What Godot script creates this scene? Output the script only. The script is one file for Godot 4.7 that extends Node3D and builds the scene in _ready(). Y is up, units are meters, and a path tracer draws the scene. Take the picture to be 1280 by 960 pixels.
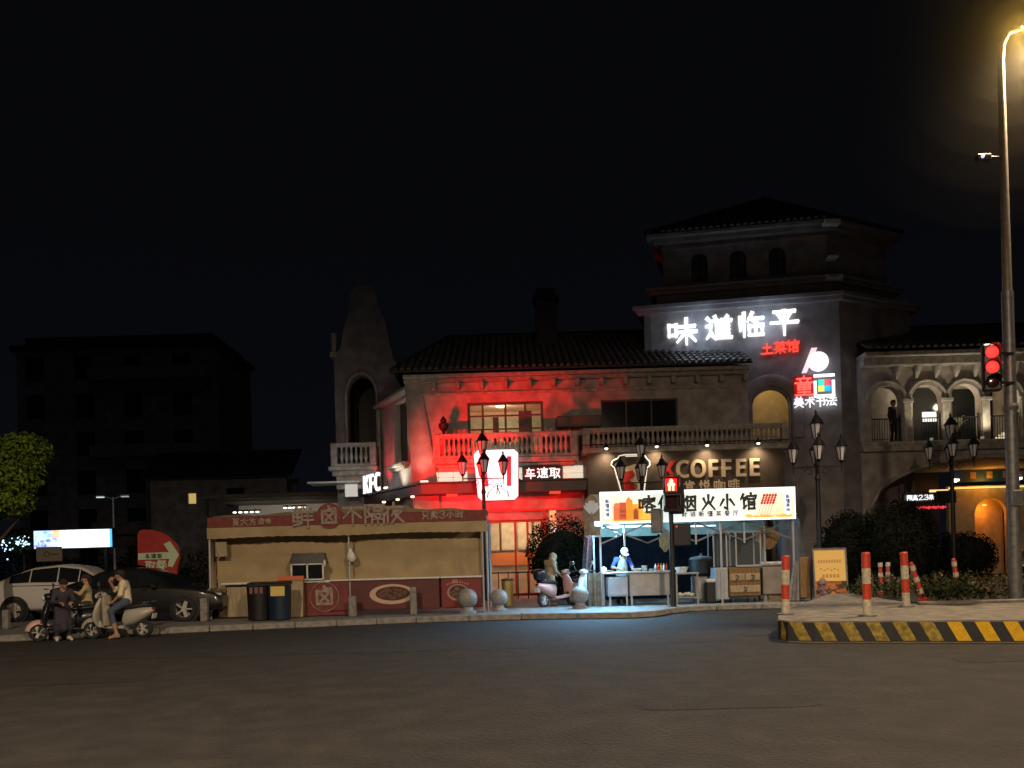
extends Node3D
# A street corner at night: a restaurant block with lit signs, two food stalls, parked scooters and a wide dark road.
# Metres, y up, the camera stands at x = z = 0 and looks along -z.

const EYE := 1.55
var M := {}
var names := {}
var ink := Color.WHITE
var rng := RandomNumberGenerator.new()

# ------------------------------------------------------------------ strokes of the characters on the signs (20 x 20 grid, y down)
const STROKES := {
	"味": "1,5 1,13;1,5 6,5 6,13;1,12 6,12;8,6 19,6;7,10 20,10;13.5,1 13.5,19;13,10 7,17;14,10 20,17",
	"道": "8,1 9,3;17,1 15,3;6,4 20,4;13,4 12,6;9,6 9,15;9,6 18,6 18,15;9,9 18,9;9,12 18,12;9,15 18,15;2,2 4,4;1,8 4,8 4,14 1,18;4,15 8,18 20,18",
	"临": "2,4 2,14;5,1 5,19;11,1 8,7;9,5 19,5;12,7 15,9;9,11 9,18;9,11 19,11 19,18;14,11 14,18;9,18 19,18",
	"平": "3,3 17,3;6,5 8,9;14,5 12,9;1,11 19,11;10,3 10,20",
	"土": "4,8 16,8;10,2 10,18;1,18 19,18",
	"菜": "1,3 19,3;6,1 6,6;14,1 14,6;16,6 4,8;4,9 6,11;10,9 10,11;16,9 14,11;1,13 19,13;10,11 10,20;9,13 2,19;11,13 18,19",
	"馆": "4,1 1,7;2,5 8,5 7,8;5,7 5,18 8,15;14,0 14,3;9,6 9,3 20,3 20,6;11,7 11,20;11,7 18,7 18,11;11,11 18,11;11,14 18,14 18,19;11,19 18,19",
	"童": "10,0 10,2;3,2.5 17,2.5;6,4 7,6;14,4 13,6;1,7 19,7;4,9 4,14;4,9 16,9 16,14;4,11.5 16,11.5;4,14 16,14;10,9 10,20;4,17 16,17;1,20 19,20",
	"美": "6,0 8,3;14,0 12,3;3,4 17,4;4,7 16,7;2,10 18,10;10,4 10,12;1,13 19,13;10,10 9,15 2,20;11,14 18,20",
	"术": "2,6 18,6;10,1 10,20;9,7 2,15;11,7 18,15;14,1 16,4",
	"书": "4,3 16,3 16,9;2,9 18,9 17,16 15,17;9,0 9,20;15,0 17,2",
	"法": "2,2 4,4;1,8 3,10;2,19 5,12;8,5 19,5;13,1 13,10;6,10 20,10;12,10 8,18 18,17;15,14 19,19",
	"车": "4,4 17,4;8,1 4,11;4,11 17,11;1,15 19,15;11,7 11,20",
	"速": "1.5,2 4,4;1,8 4,8 4,15;4,15 1,18;4,15 8,18 20,18;7,3 20,3;9,6 18,6 18,10 9,10 9,6;13.5,0 13.5,16;13,10 8,15;14,10 19,15",
	"取": "1,2 11,2;3,2 3,15;9,2 9,20;3,6 9,6;3,10 9,10;1,16 11,14;12,4 19,4 17,11 12,19;13,9 19,19",
	"餐": "5,0 5,3;5,1.5 9,1.5;4,3 1,7;4,4 9,4 3,9;11,2 18,2 12,8;13,4 19,8;10,7 1,13;10,7 19,13;6,12 14,12 14,16 6,16;6,12 6,20 9,18;6,14 14,14;11,17 17,20",
	"肯": "10,0 10,6;10,3 17,3;4,2 4,6;1,6 19,6;5,9 5,20;5,9 15,9 15,20;5,12.5 15,12.5;5,16 15,16",
	"悦": "4,1 4,20;1,6 2,10;6,5 7,8;11,1 12,4;18,1 16,4;10,6 18,6 18,11 10,11 10,6;12,11 11,16 8,20;16,11 16,19 20,19 20,16",
	"咖": "1,4 1,14;1,4 5,4 5,14 1,14;7,5 13,5 12,18 11,19;10,1 9,12 7,19;15,6 15,18;15,6 20,6 20,18 15,18",
	"啡": "1,4 1,14;1,4 5,4 5,14 1,14;11,1 11,14 8,20;7,4 11,4;7,9 11,9;7,14 11,14;15,1 15,20;15,4 20,4;15,9 20,9;15,14 20,14",
	"喀": "1,5 1,14;1,5 5,5 5,14 1,14;13,0 13,3;7,6 7,3 20,3 20,6;12,4 7,10;10,6 17,6 8,13;11,8 20,13;10,14 10,20;10,14 17,14 17,20 10,20",
	"什": "6,1 1,10;4,6 4,20;8,8 20,8;14,1 14,20",
	"烟": "2,6 3,10;8,5 6,9;5,1 5,10 1,19;5,11 8,16;10,2 10,19;10,2 20,2 20,19 10,19;12,7 18,7;15,4 15,9 12,15;15,10 18,15",
	"火": "4,5 6,10;16,4 13,10;10,1 10,9 2,19;10,9 18,19",
	"小": "10,1 10,19 7,17;5,7 1,14;14,7 19,14",
	"财": "2,2 2,14;2,2 8,2 8,14;5,4 5,13 1,20;6,15 8,19;10,6 20,6;16,1 16,19 13,18;15,7 10,15",
	"进": "2,2 4,4;1,8 4,8 4,15 1,18;4,15 8,18 20,18;7,5 19,5;7,11 20,11;11,1 11,11 8,16;16,1 16,16",
	"新": "5,0 6,2;1,3 10,3;3,4 4,7;8,4 7,7;1,8 10,8;1,11 10,11;5.5,8 5.5,20;4,13 1,17;7,13 10,17;18,1 12,3;12,3 12,12 10,19;12,9 20,9;16.5,9 16.5,20",
	"疆": "1,2 6,2 6,6 1,6 1,10 6,10 6,18 4,18;8,1 20,1;10,3 10,8;10,3 18,3 18,8 10,8;14,3 14,8;10,5.5 18,5.5;8,10 20,10;10,12 10,18;10,12 18,12 18,18 10,18;14,12 14,18;10,15 18,15;8,20 20,20",
	"厅": "3,2 19,2;3,2 3,12 1,20;6,7 19,7;13,7 13,18 10,17",
	"鲜": "4,0 1,5;3,2 8,2 6,5;1,6 1,14;1,6 9,6 9,14 1,14;1,10 9,10;5,6 5,14;1,18 9,16;11,1 13,4;18,1 16,4;10,5 20,5;11,9 19,9;10,13 20,13;15,5 15,20",
	"卤": "10,0 10,5;10,2.5 17,2.5;2,5 2,19;2,5 18,5 18,19 2,19;6,8 14,16;14,8 6,16",
	"不": "1,3 19,3;10,3 1,13;10,6 10,20;12,8 18,13",
	"隔": "1,1 1,20;1,1 6,1 4,7 6,12 2,13;8,1 20,1;10,3 18,3 18,7 10,7 10,3;8,10 8,20;8,10 20,10 20,20;11,12 13,14;17,12 15,14;10,15 18,15;14,15 14,20",
	"夜": "10,0 10,3;1,4 19,4;6,5 1,12;4,9 4,20;12,6 8,13;10,8 18,8 8,20;11,11 20,20;13,11 14,13",
	"只": "4,1 4,11;4,1 16,1 16,11 4,11;8,13 2,20;12,13 18,20",
	"卖": "4,3 16,3;10,0 10,6;1,6 19,6 18,8;6,8 8,10;4,10 7,12;1,14 19,14;11,8 9,15 2,20;12,15 18,20",
	"时": "1,3 1,17;1,3 8,3 8,17 1,17;1,10 8,10;10,6 20,6;17,1 17,19 14,18;12,10 14,13",
	"夏": "2,1 18,1;10,1 9,4;5,4 5,12;5,4 15,4 15,12 5,12;5,7 15,7;5,9.5 15,9.5;7,12 2,17;6,14 15,14 3,20;8,15 18,20",
	"大": "1,6 19,6;10,1 10,8 2,19;10,8 18,19",
	"方": "10,0 11,3;1,5 19,5;9,5 7,13 2,19;8,10 16,10 15,18 12,19",
	"限": "1,1 1,20;1,1 6,1 4,7 6,12 2,13;9,1 9,19 13,17;9,1 18,1 18,9 9,9;9,5 18,5;19,11 14,14;12,10 20,20",
	"高": "10,0 10,3;1,3 19,3;6,5 14,5 14,9 6,9 6,5;2,12 2,20;2,12 18,12 18,20 16,20;6,14 14,14 14,18 6,18 6,14",
	"米": "10,1 10,20;1,10 19,10;4,2 7,7;16,2 13,7;9,11 2,18;11,11 18,18",
	"3": "3,4 7,1 13,1 16,5 12,9 8,10 13,10 17,14 13,19 7,19 3,16",
	"2": "3,5 6,1 13,1 16,5 14,9 3,19 17,19",
	".": "8,18 11,18",
	"·": "9,10 12,10",
}

# ------------------------------------------------------------------ mesh helpers
func st() -> SurfaceTool:
	var s := SurfaceTool.new()
	s.begin(Mesh.PRIMITIVE_TRIANGLES)
	return s

func vert(s: SurfaceTool, p: Vector3, n: Vector3, uv := Vector2.ZERO) -> void:
	s.set_color(ink)
	s.set_normal(n)
	s.set_uv(uv)
	s.add_vertex(p)

func tri3(s: SurfaceTool, a: Vector3, b: Vector3, c: Vector3, na: Vector3, nb: Vector3, nc: Vector3) -> void:
	if (c - a).cross(b - a).dot(na + nb + nc) < 0.0:
		vert(s, a, na); vert(s, c, nc); vert(s, b, nb)
	else:
		vert(s, a, na); vert(s, b, nb); vert(s, c, nc)

func quad(s: SurfaceTool, a: Vector3, b: Vector3, c: Vector3, d: Vector3, hint := Vector3.ZERO) -> void:
	# a b c d go round; a is the lower left, so that uv (0,1) (1,1) (1,0) (0,0)
	var n := (b - d).cross(c - a)
	if n.length_squared() < 1e-16:
		return
	n = n.normalized()
	if hint != Vector3.ZERO and n.dot(hint) < 0.0:
		n = -n
	var p := [a, b, c, d]
	var u := [Vector2(0, 1), Vector2(1, 1), Vector2(1, 0), Vector2(0, 0)]
	for t in [[0, 1, 2], [0, 2, 3]]:
		var i: int = t[0]; var j: int = t[1]; var k: int = t[2]
		if (p[k] - p[i]).cross(p[j] - p[i]).dot(n) < 0.0:
			var w := j; j = k; k = w
		vert(s, p[i], n, u[i]); vert(s, p[j], n, u[j]); vert(s, p[k], n, u[k])

func box(s: SurfaceTool, c: Vector3, size: Vector3, b := Basis(), bevel := 0.0) -> void:
	var h := size / 2.0
	var e := minf(bevel, minf(h.x, minf(h.y, h.z)) * 0.9)
	for ax in 3:
		var u := (ax + 1) % 3
		var w := (ax + 2) % 3
		for sg in [-1.0, 1.0]:
			var n := Vector3.ZERO
			n[ax] = sg
			var q := []
			for k in [[-1, -1], [1, -1], [1, 1], [-1, 1]]:
				var p := Vector3.ZERO
				p[ax] = sg * h[ax]
				p[u] = k[0] * (h[u] - e)
				p[w] = k[1] * (h[w] - e)
				q.append(c + b * p)
			quad(s, q[0], q[1], q[2], q[3], b * n)
			if e > 0.0:
				for s2 in [-1.0, 1.0]:
					# the chamfer between face ax and face u
					var p0 := Vector3.ZERO; var p1 := Vector3.ZERO; var p2 := Vector3.ZERO; var p3 := Vector3.ZERO
					p0[ax] = sg * h[ax]; p0[u] = s2 * (h[u] - e); p0[w] = -(h[w] - e)
					p1[ax] = sg * h[ax]; p1[u] = s2 * (h[u] - e); p1[w] = h[w] - e
					p2[ax] = sg * (h[ax] - e); p2[u] = s2 * h[u]; p2[w] = h[w] - e
					p3[ax] = sg * (h[ax] - e); p3[u] = s2 * h[u]; p3[w] = -(h[w] - e)
					var m := n; m[u] = s2
					quad(s, c + b * p0, c + b * p1, c + b * p2, c + b * p3, b * m)
	if e > 0.0:
		for x in [-1.0, 1.0]:
			for y in [-1.0, 1.0]:
				for z in [-1.0, 1.0]:
					var n := (b * Vector3(x, y, z)).normalized()
					tri3(s, c + b * Vector3(x * h.x, y * (h.y - e), z * (h.z - e)), c + b * Vector3(x * (h.x - e), y * h.y, z * (h.z - e)), c + b * Vector3(x * (h.x - e), y * (h.y - e), z * h.z), n, n, n)

func span(s: SurfaceTool, x0: float, x1: float, y0: float, y1: float, z0: float, z1: float, bevel := 0.0) -> void:
	box(s, Vector3(x0 + x1, y0 + y1, z0 + z1) / 2.0, Vector3(absf(x1 - x0), absf(y1 - y0), absf(z1 - z0)), Basis(), bevel)

func beam(s: SurfaceTool, a: Vector3, b: Vector3, w := 0.03, h := 0.03) -> void:
	var d := (b - a).normalized()
	var up := Vector3.UP if absf(d.y) < 0.95 else Vector3.BACK
	var x := up.cross(d).normalized()
	box(s, (a + b) / 2.0, Vector3(w, h, (b - a).length()), Basis(x, d.cross(x), d))

func loft(s: SurfaceTool, rings: Array, crease := false, closed := true, caps := true) -> void:
	var nr := rings.size()
	var n: int = rings[0].size()
	var mid := []
	for r in rings:
		var c := Vector3.ZERO
		for p in r:
			c += p
		mid.append(c / n)
	var axis: Vector3 = mid[nr - 1] - mid[0]
	var normal := func(j: int, i: int, j0: int, j1: int) -> Vector3:
		var a: Vector3 = rings[j][(i + 1) % n if closed else mini(i + 1, n - 1)] - rings[j][(i - 1 + n) % n if closed else maxi(i - 1, 0)]
		var t: Vector3 = rings[j1][i] - rings[j0][i]
		if a.length_squared() < 1e-12:
			var k := j0 if j == j1 else j1
			a = rings[k][(i + 1) % n] - rings[k][(i - 1 + n) % n]
		var v := a.cross(t)
		if v.length_squared() < 1e-18:
			return (rings[j][i] - mid[j]).normalized() if (rings[j][i] - mid[j]).length() > 1e-6 else axis.normalized()
		v = v.normalized()
		if not closed:
			return v
		var out: Vector3 = (rings[j0][i] + rings[j1][i]) / 2.0 - (mid[j0] + mid[j1]) / 2.0
		if absf(v.dot(out)) < 1e-5:
			out = (mid[j1] - mid[j0]) * (1.0 if rings[j1][i].distance_to(mid[j1]) < rings[j0][i].distance_to(mid[j0]) else -1.0)
		return -v if v.dot(out) < 0.0 else v
	for j in nr - 1:
		for i in (n if closed else n - 1):
			var k := (i + 1) % n
			var a0 := j if crease else maxi(j - 1, 0)
			var a1 := j + 1
			var b0 := j
			var b1 := j + 1 if crease else mini(j + 2, nr - 1)
			var na: Vector3 = normal.call(j, i, a0, a1)
			var nb: Vector3 = normal.call(j, k, a0, a1)
			var nc: Vector3 = normal.call(j + 1, k, b0, b1)
			var nd: Vector3 = normal.call(j + 1, i, b0, b1)
			tri3(s, rings[j][i], rings[j][k], rings[j + 1][k], na, nb, nc)
			tri3(s, rings[j][i], rings[j + 1][k], rings[j + 1][i], na, nc, nd)
	if caps and closed:
		for e in [0, nr - 1]:
			var out: Vector3 = (mid[0] - mid[1]) if e == 0 else (mid[nr - 1] - mid[nr - 2])
			if out.length() < 1e-6:
				out = -axis if e == 0 else axis
			out = out.normalized()
			for i in n:
				tri3(s, mid[e], rings[e][i], rings[e][(i + 1) % n], out, out, out)

func ring(c: Vector3, x: Vector3, y: Vector3, n: int, turn := 0.0) -> PackedVector3Array:
	var r := PackedVector3Array()
	for i in n:
		var a := TAU * i / n + turn
		r.append(c + x * cos(a) + y * sin(a))
	return r

func tube(s: SurfaceTool, pts: Array, radii: Variant, n := 8, flat := 1.0) -> void:
	var rings := []
	var side := Vector3.ZERO
	for i in pts.size():
		var d: Vector3 = (pts[mini(i + 1, pts.size() - 1)] - pts[maxi(i - 1, 0)]).normalized()
		if side == Vector3.ZERO:
			side = d.cross(Vector3.UP if absf(d.y) < 0.9 else Vector3.BACK).normalized()
		side = (side - d * side.dot(d)).normalized()
		var r: float = radii[i] if radii is Array else radii
		rings.append(ring(pts[i], side * r, d.cross(side) * r * flat, n))
	loft(s, rings)

func lathe(s: SurfaceTool, profile: Array, n := 12, at := Vector3.ZERO, b := Basis(), crease := true, turn := 0.0, caps := true) -> void:
	# profile: [radius, height] pairs from the bottom to the top
	var rings := []
	for p in profile:
		rings.append(ring(at + b * Vector3(0, p[1], 0), b.x * p[0], b.z * p[0], n, turn))
	loft(s, rings, crease, true, caps)

func ball(s: SurfaceTool, c: Vector3, r: Vector3, n := 14, m := 9, b := Basis()) -> void:
	var rings := []
	for j in m + 1:
		var a := -PI / 2 + PI * j / m
		rings.append(ring(c + b * Vector3(0, sin(a) * r.y, 0), b.x * r.x * maxf(cos(a), 0.002), b.z * r.z * maxf(cos(a), 0.002), n))
	loft(s, rings, false, true, false)

func prism(s: SurfaceTool, poly: PackedVector2Array, depth: float, t := Transform3D()) -> void:
	# front at z = 0 of t, back at z = -depth
	var idx := Geometry2D.triangulate_polygon(poly)
	var f := t.basis.z.normalized()
	var back := t.basis * Vector3(0, 0, -depth)
	for k in range(0, idx.size(), 3):
		var a := t * Vector3(poly[idx[k]].x, poly[idx[k]].y, 0)
		var b := t * Vector3(poly[idx[k + 1]].x, poly[idx[k + 1]].y, 0)
		var c := t * Vector3(poly[idx[k + 2]].x, poly[idx[k + 2]].y, 0)
		tri3(s, a, b, c, f, f, f)
		tri3(s, a + back, b + back, c + back, -f, -f, -f)
	var turn := -1.0 if Geometry2D.is_polygon_clockwise(poly) else 1.0
	for i in poly.size():
		var p := poly[i]
		var q := poly[(i + 1) % poly.size()]
		var e := (q - p).normalized()
		var a := t * Vector3(p.x, p.y, 0)
		var b := t * Vector3(q.x, q.y, 0)
		quad(s, a, b, b + back, a + back, t.basis * Vector3(e.y, -e.x, 0) * turn)

func facing(a: Vector3, b: Vector3) -> Transform3D:
	# a frame at a: x runs to b along the ground, z points out of the wall (a is its left end)
	var x := Vector3(b.x - a.x, 0, b.z - a.z).normalized()
	return Transform3D(Basis(x, Vector3.UP, x.cross(Vector3.UP)), a)

func wall_with_holes(s: SurfaceTool, x0: float, x1: float, y0: float, y1: float, thick: float, holes: Array, t := Transform3D()) -> void:
	# holes: Rect2 in wall coordinates
	var xs := [x0, x1]
	var ys := [y0, y1]
	for h in holes:
		xs += [h.position.x, h.end.x]
		ys += [h.position.y, h.end.y]
	xs.sort(); ys.sort()
	var in_hole := func(p: Vector2) -> bool:
		for h in holes:
			if h.has_point(p):
				return true
		return p.x < x0 or p.x > x1 or p.y < y0 or p.y > y1
	for i in xs.size() - 1:
		for j in ys.size() - 1:
			var a: float = xs[i]; var b: float = xs[i + 1]; var c: float = ys[j]; var d: float = ys[j + 1]
			if b - a < 1e-4 or d - c < 1e-4 or in_hole.call(Vector2((a + b) / 2, (c + d) / 2)):
				continue
			for z in [0.0, -thick]:
				quad(s, t * Vector3(a, c, z), t * Vector3(b, c, z), t * Vector3(b, d, z), t * Vector3(a, d, z), t.basis.z * (1.0 if z == 0.0 else -1.0))
			for e in [[a, c, a, d, -1, 0], [b, c, b, d, 1, 0], [a, c, b, c, 0, -1], [a, d, b, d, 0, 1]]:
				if in_hole.call(Vector2((e[0] + e[2]) / 2 + e[4] * 0.002, (e[1] + e[3]) / 2 + e[5] * 0.002)):
					quad(s, t * Vector3(e[0], e[1], 0), t * Vector3(e[2], e[3], 0), t * Vector3(e[2], e[3], -thick), t * Vector3(e[0], e[1], -thick), t.basis * Vector3(e[4], e[5], 0))

func arch(cx: float, half: float, base: float, top: float, n := 12, pointed := 0.0) -> Array:
	# the outline of an arched opening from its left foot over the crown to its right foot
	var p := [Vector2(cx - half, base)]
	var spring := top - half * (1.0 + pointed)
	for i in n + 1:
		var a := PI - PI * i / n
		p.append(Vector2(cx + cos(a) * half, spring + sin(a) * half * (1.0 + pointed)))
	p.append(Vector2(cx + half, base))
	return p

func tile_rows(s: SurfaceTool, a: Vector3, b: Vector3, c: Vector3, d: Vector3, pitch := 0.26, long := 0.42) -> void:
	# barrel tiles on the roof slope a b (eave, left to right) c d (ridge, right to left)
	var e := (b - a).normalized()
	var n := e.cross((d - a).normalized() + (c - b).normalized()).normalized()
	if n.y < 0.0:
		n = -n
	var up := n.cross(e)
	if up.y < 0.0:
		up = -up
	var w := (b - a).length()
	var h := (d - a).dot(up)
	var xl := (d - a).dot(e)
	var xr := (c - a).dot(e)
	var k := int(w / pitch)
	for i in k:
		var x := (i + 0.5) * w / k
		var reach := h
		if x < xl:
			reach = h * x / xl
		elif x > xr:
			reach = h * (w - x) / (w - xr)
		var m := int(reach / long)
		for j in m:
			var o := a + e * (x + rng.randf_range(-0.008, 0.008)) + up * (j * long)
			var r := pitch * 0.36
			var rows := []
			for q in 2:
				var line := PackedVector3Array()
				var rr := r * (1.0 - 0.18 * q)
				for g in 5:
					var th := PI * g / 4.0
					line.append(o + up * (long * 1.05 * q) + e * cos(th) * rr + n * (sin(th) * rr + 0.02 * (1 - q)))
				rows.append(line)
			for g in 4:
				var hint: Vector3 = n + e * cos(PI * (g + 0.5) / 4.0)
				quad(s, rows[0][g], rows[0][g + 1], rows[1][g + 1], rows[1][g], hint)
			tri3(s, rows[0][0], rows[0][2], rows[0][4], -up, -up, -up)
			tri3(s, rows[0][0], rows[0][1], rows[0][2], -up, -up, -up)
			tri3(s, rows[0][2], rows[0][3], rows[0][4], -up, -up, -up)

# ------------------------------------------------------------------ lettering from strokes
func strokes_of(c: String) -> Array:
	var out := []
	for line in STROKES[c].split(";"):
		var pts := []
		for pair in line.strip_edges().split(" "):
			var xy: PackedStringArray = pair.split(",")
			pts.append(Vector2(float(xy[0]) - 10.0, 10.0 - float(xy[1])) / 20.0)
		out.append(pts)
	return out

func character(s: SurfaceTool, c: String, size: float, weight: float, depth: float, t: Transform3D, brush := 0.0) -> void:
	# solid strokes on the plane z = 0 of t, standing out by depth; brush > 0 makes the strokes swell and thin as with a brush
	var z := depth
	for pts in strokes_of(c):
		for i in pts.size() - 1:
			z += 0.0006
			var a: Vector2 = pts[i] * size
			var b: Vector2 = pts[i + 1] * size
			var d := (b - a).normalized()
			var n := Vector2(-d.y, d.x)
			var wa := weight * (1.0 + 0.35 * brush)
			var wb := weight * (1.0 - 0.45 * brush)
			if brush > 0.0:
				if absf(d.x) > 0.8:
					wa = weight * (1.0 - 0.25 * brush); wb = weight * (1.0 + 0.2 * brush)
				a -= d * weight * 0.2 * brush
			var p := PackedVector2Array([a - d * wa * 0.45 - n * wa * 0.5, b + d * wb * 0.45 - n * wb * 0.5, b + d * wb * (0.45 + 0.25 * brush) + n * wb * 0.2, b + d * wb * 0.4 + n * wb * 0.5, a - d * wa * 0.45 + n * wa * 0.5])
			var f := t.basis.z.normalized()
			var q := []
			for v in p:
				q.append(t * Vector3(v.x, v.y, z))
			tri3(s, q[0], q[1], q[2], f, f, f)
			tri3(s, q[0], q[2], q[3], f, f, f)
			tri3(s, q[0], q[3], q[4], f, f, f)
			for k in 5:
				var g: Vector2 = (p[(k + 1) % 5] - p[k]).normalized()
				quad(s, q[k], q[(k + 1) % 5], q[(k + 1) % 5] - f * depth, q[k] - f * depth, t.basis * Vector3(g.y, -g.x, 0))

func line_of(s: SurfaceTool, text: String, size: float, step: float, weight: float, depth: float, t: Transform3D, down := false, brush := 0.0) -> void:
	for i in text.length():
		if text[i] == " ":
			continue
		var o := (i - (text.length() - 1) / 2.0) * step
		character(s, text[i], size, weight, depth, t.translated_local(Vector3(0, -o, 0) if down else Vector3(o, 0, 0)), brush)

func latin(called: String, text: String, height: float, depth: float, material: Material, parent: Node3D, t: Transform3D, squeeze := 1.0) -> MeshInstance3D:
	var f := SystemFont.new()
	f.font_names = PackedStringArray(["Droid Sans"])
	f.font_weight = 700
	var m := TextMesh.new()
	m.text = text
	m.font = f
	m.font_size = 64
	m.pixel_size = height / 46.0
	m.depth = depth
	m.curve_step = 2.0
	var o := MeshInstance3D.new()
	o.name = called
	o.mesh = m
	o.material_override = material
	parent.add_child(o, true)
	o.transform = t.translated_local(Vector3(0, 0, depth / 2.0)).scaled_local(Vector3(squeeze, 1, 1))
	return o

# ------------------------------------------------------------------ nodes
func numbered(called: String) -> String:
	names[called] = names.get(called, -1) + 1
	return called if names[called] == 0 else "%s_%03d" % [called, names[called]]

func tag(o: Node, label: String, category: String, group := "") -> Node3D:
	o.set_meta("label", label)
	o.set_meta("category", category)
	if group:
		o.set_meta("group", group)
	return o

func thing(called: String, label: String, category: String, at := Vector3.ZERO, turn := 0.0, group := "") -> Node3D:
	var o := Node3D.new()
	o.name = numbered(called)
	add_child(o)
	o.position = at
	o.rotation.y = turn
	return tag(o, label, category, group)

func put(called: String, s: SurfaceTool, material: Material, parent: Node3D = null) -> MeshInstance3D:
	var o := MeshInstance3D.new()
	o.mesh = s.commit()
	o.material_override = material
	if parent:
		o.name = called
		parent.add_child(o, true)
	else:
		o.name = numbered(called)
		add_child(o)
	return o

func again(o: MeshInstance3D, at: Transform3D) -> MeshInstance3D:
	# another part of the same shape beside the first
	var c := MeshInstance3D.new()
	c.name = str(o.name).rstrip("0123456789_")
	c.mesh = o.mesh
	c.material_override = o.material_override
	o.get_parent().add_child(c, true)
	c.transform = at
	return c

func copy(o: Node3D, label: String, at: Vector3, turn := 0.0) -> Node3D:
	var c: Node3D = o.duplicate()
	var base := str(o.name)
	var cut := base.length()
	if cut > 4 and base[cut - 4] == "_" and base.substr(cut - 3).is_valid_int():
		base = base.substr(0, cut - 4)
	c.name = numbered(base)
	add_child(c)
	c.position = at
	c.rotation.y = turn
	c.set_meta("label", label)
	return c

func structure(called: String, s: SurfaceTool, material: Material) -> MeshInstance3D:
	var o := put(called, s, material)
	o.set_meta("kind", "structure")
	return o

func stuff(o: Node3D) -> Node3D:
	o.set_meta("kind", "stuff")
	return o

func omni(at: Vector3, color: Color, energy: float, size := 0.1, parent: Node3D = null) -> OmniLight3D:
	var l := OmniLight3D.new()
	l.name = "bulb_light"
	l.light_color = color
	l.light_energy = energy
	l.light_size = size
	l.omni_range = 60.0
	l.omni_attenuation = 2.0
	l.shadow_enabled = true
	(parent if parent else self).add_child(l, true)
	l.position = at
	return l

func aimed(at: Vector3, towards: Vector3, color: Color, energy: float, angle := 50.0, size := 0.1, soft := 0.6, parent: Node3D = null) -> SpotLight3D:
	var l := SpotLight3D.new()
	l.name = "spot_light"
	l.light_color = color
	l.light_energy = energy
	l.light_size = size
	l.spot_range = 80.0
	l.spot_attenuation = 2.0
	l.spot_angle = angle
	l.spot_angle_attenuation = soft
	l.shadow_enabled = true
	(parent if parent else self).add_child(l, true)
	var d := (towards - at).normalized()
	l.transform = Transform3D(Basis.looking_at(d, Vector3.UP if absf(d.y) < 0.98 else Vector3.BACK), at)
	return l

# ------------------------------------------------------------------ materials
func paint(r: float, g: float, b: float, rough := 0.75, metal := 0.0) -> StandardMaterial3D:
	var m := StandardMaterial3D.new()
	m.albedo_color = Color(r, g, b).linear_to_srgb()
	m.roughness = rough
	m.metallic = metal
	return m

func grain(seed_: int, freq: float, lo: float, hi: float, size := 512, octaves := 5) -> NoiseTexture2D:
	var n := FastNoiseLite.new()
	n.seed = seed_
	n.frequency = freq
	n.noise_type = FastNoiseLite.TYPE_SIMPLEX_SMOOTH
	n.fractal_octaves = octaves
	var g := Gradient.new()
	g.set_color(0, Color(lo, lo, lo))
	g.set_color(1, Color(hi, hi, hi))
	var t := NoiseTexture2D.new()
	t.width = size
	t.height = size
	t.seamless = true
	t.noise = n
	t.color_ramp = g
	return t

func worn(r: float, g: float, b: float, rough: float, scale: float, lo := 0.75, hi := 1.0, seed_ := 3, relief := 0.0, metal := 0.0) -> StandardMaterial3D:
	# a colour broken up by large and small blotches, laid on by place
	var m := paint(r, g, b, rough, metal)
	m.albedo_texture = grain(seed_, 0.012, lo, hi)
	m.uv1_triplanar = true
	m.uv1_world_triplanar = true
	m.uv1_scale = Vector3.ONE * scale
	if relief > 0.0:
		m.heightmap_enabled = true
		m.heightmap_texture = M.fine
		m.heightmap_scale = relief
	return m

func lit(r: float, g: float, b: float, strength: float) -> StandardMaterial3D:
	var m := paint(minf(r, 0.8), minf(g, 0.8), minf(b, 0.8), 0.5)
	m.emission_enabled = true
	m.emission = Color(r, g, b).linear_to_srgb()
	m.emission_energy_multiplier = strength
	return m

func glass(alpha := 0.12, r := 0.6, g := 0.7, b := 0.75) -> StandardMaterial3D:
	var m := paint(r, g, b, 0.04)
	m.albedo_color.a = alpha
	m.transparency = BaseMaterial3D.TRANSPARENCY_ALPHA
	return m

func printed(im: Image, rough := 0.6, glow := 0.0) -> StandardMaterial3D:
	var m := StandardMaterial3D.new()
	m.albedo_texture = ImageTexture.create_from_image(im)
	m.roughness = rough
	if glow > 0.0:
		m.emission_enabled = true
		m.emission = Color.WHITE
		m.emission_operator = BaseMaterial3D.EMISSION_OP_MULTIPLY
		m.emission_texture = m.albedo_texture
		m.emission_energy_multiplier = glow
	return m

func fill(im: Image, pts: Array, c: Color) -> void:
	var p := PackedVector2Array(pts)
	var lo := p[0]
	var hi := p[0]
	for v in p:
		lo = lo.min(v); hi = hi.max(v)
	for y in range(maxi(int(lo.y), 0), mini(int(hi.y) + 1, im.get_height())):
		for x in range(maxi(int(lo.x), 0), mini(int(hi.x) + 1, im.get_width())):
			if Geometry2D.is_point_in_polygon(Vector2(x + 0.5, y + 0.5), p):
				im.set_pixel(x, y, im.get_pixel(x, y).lerp(Color(c, 1.0), c.a))

func oval(cx: float, cy: float, rx: float, ry: float, n := 28) -> Array:
	var p := []
	for i in n:
		p.append(Vector2(cx + cos(TAU * i / n) * rx, cy + sin(TAU * i / n) * ry))
	return p

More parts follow.
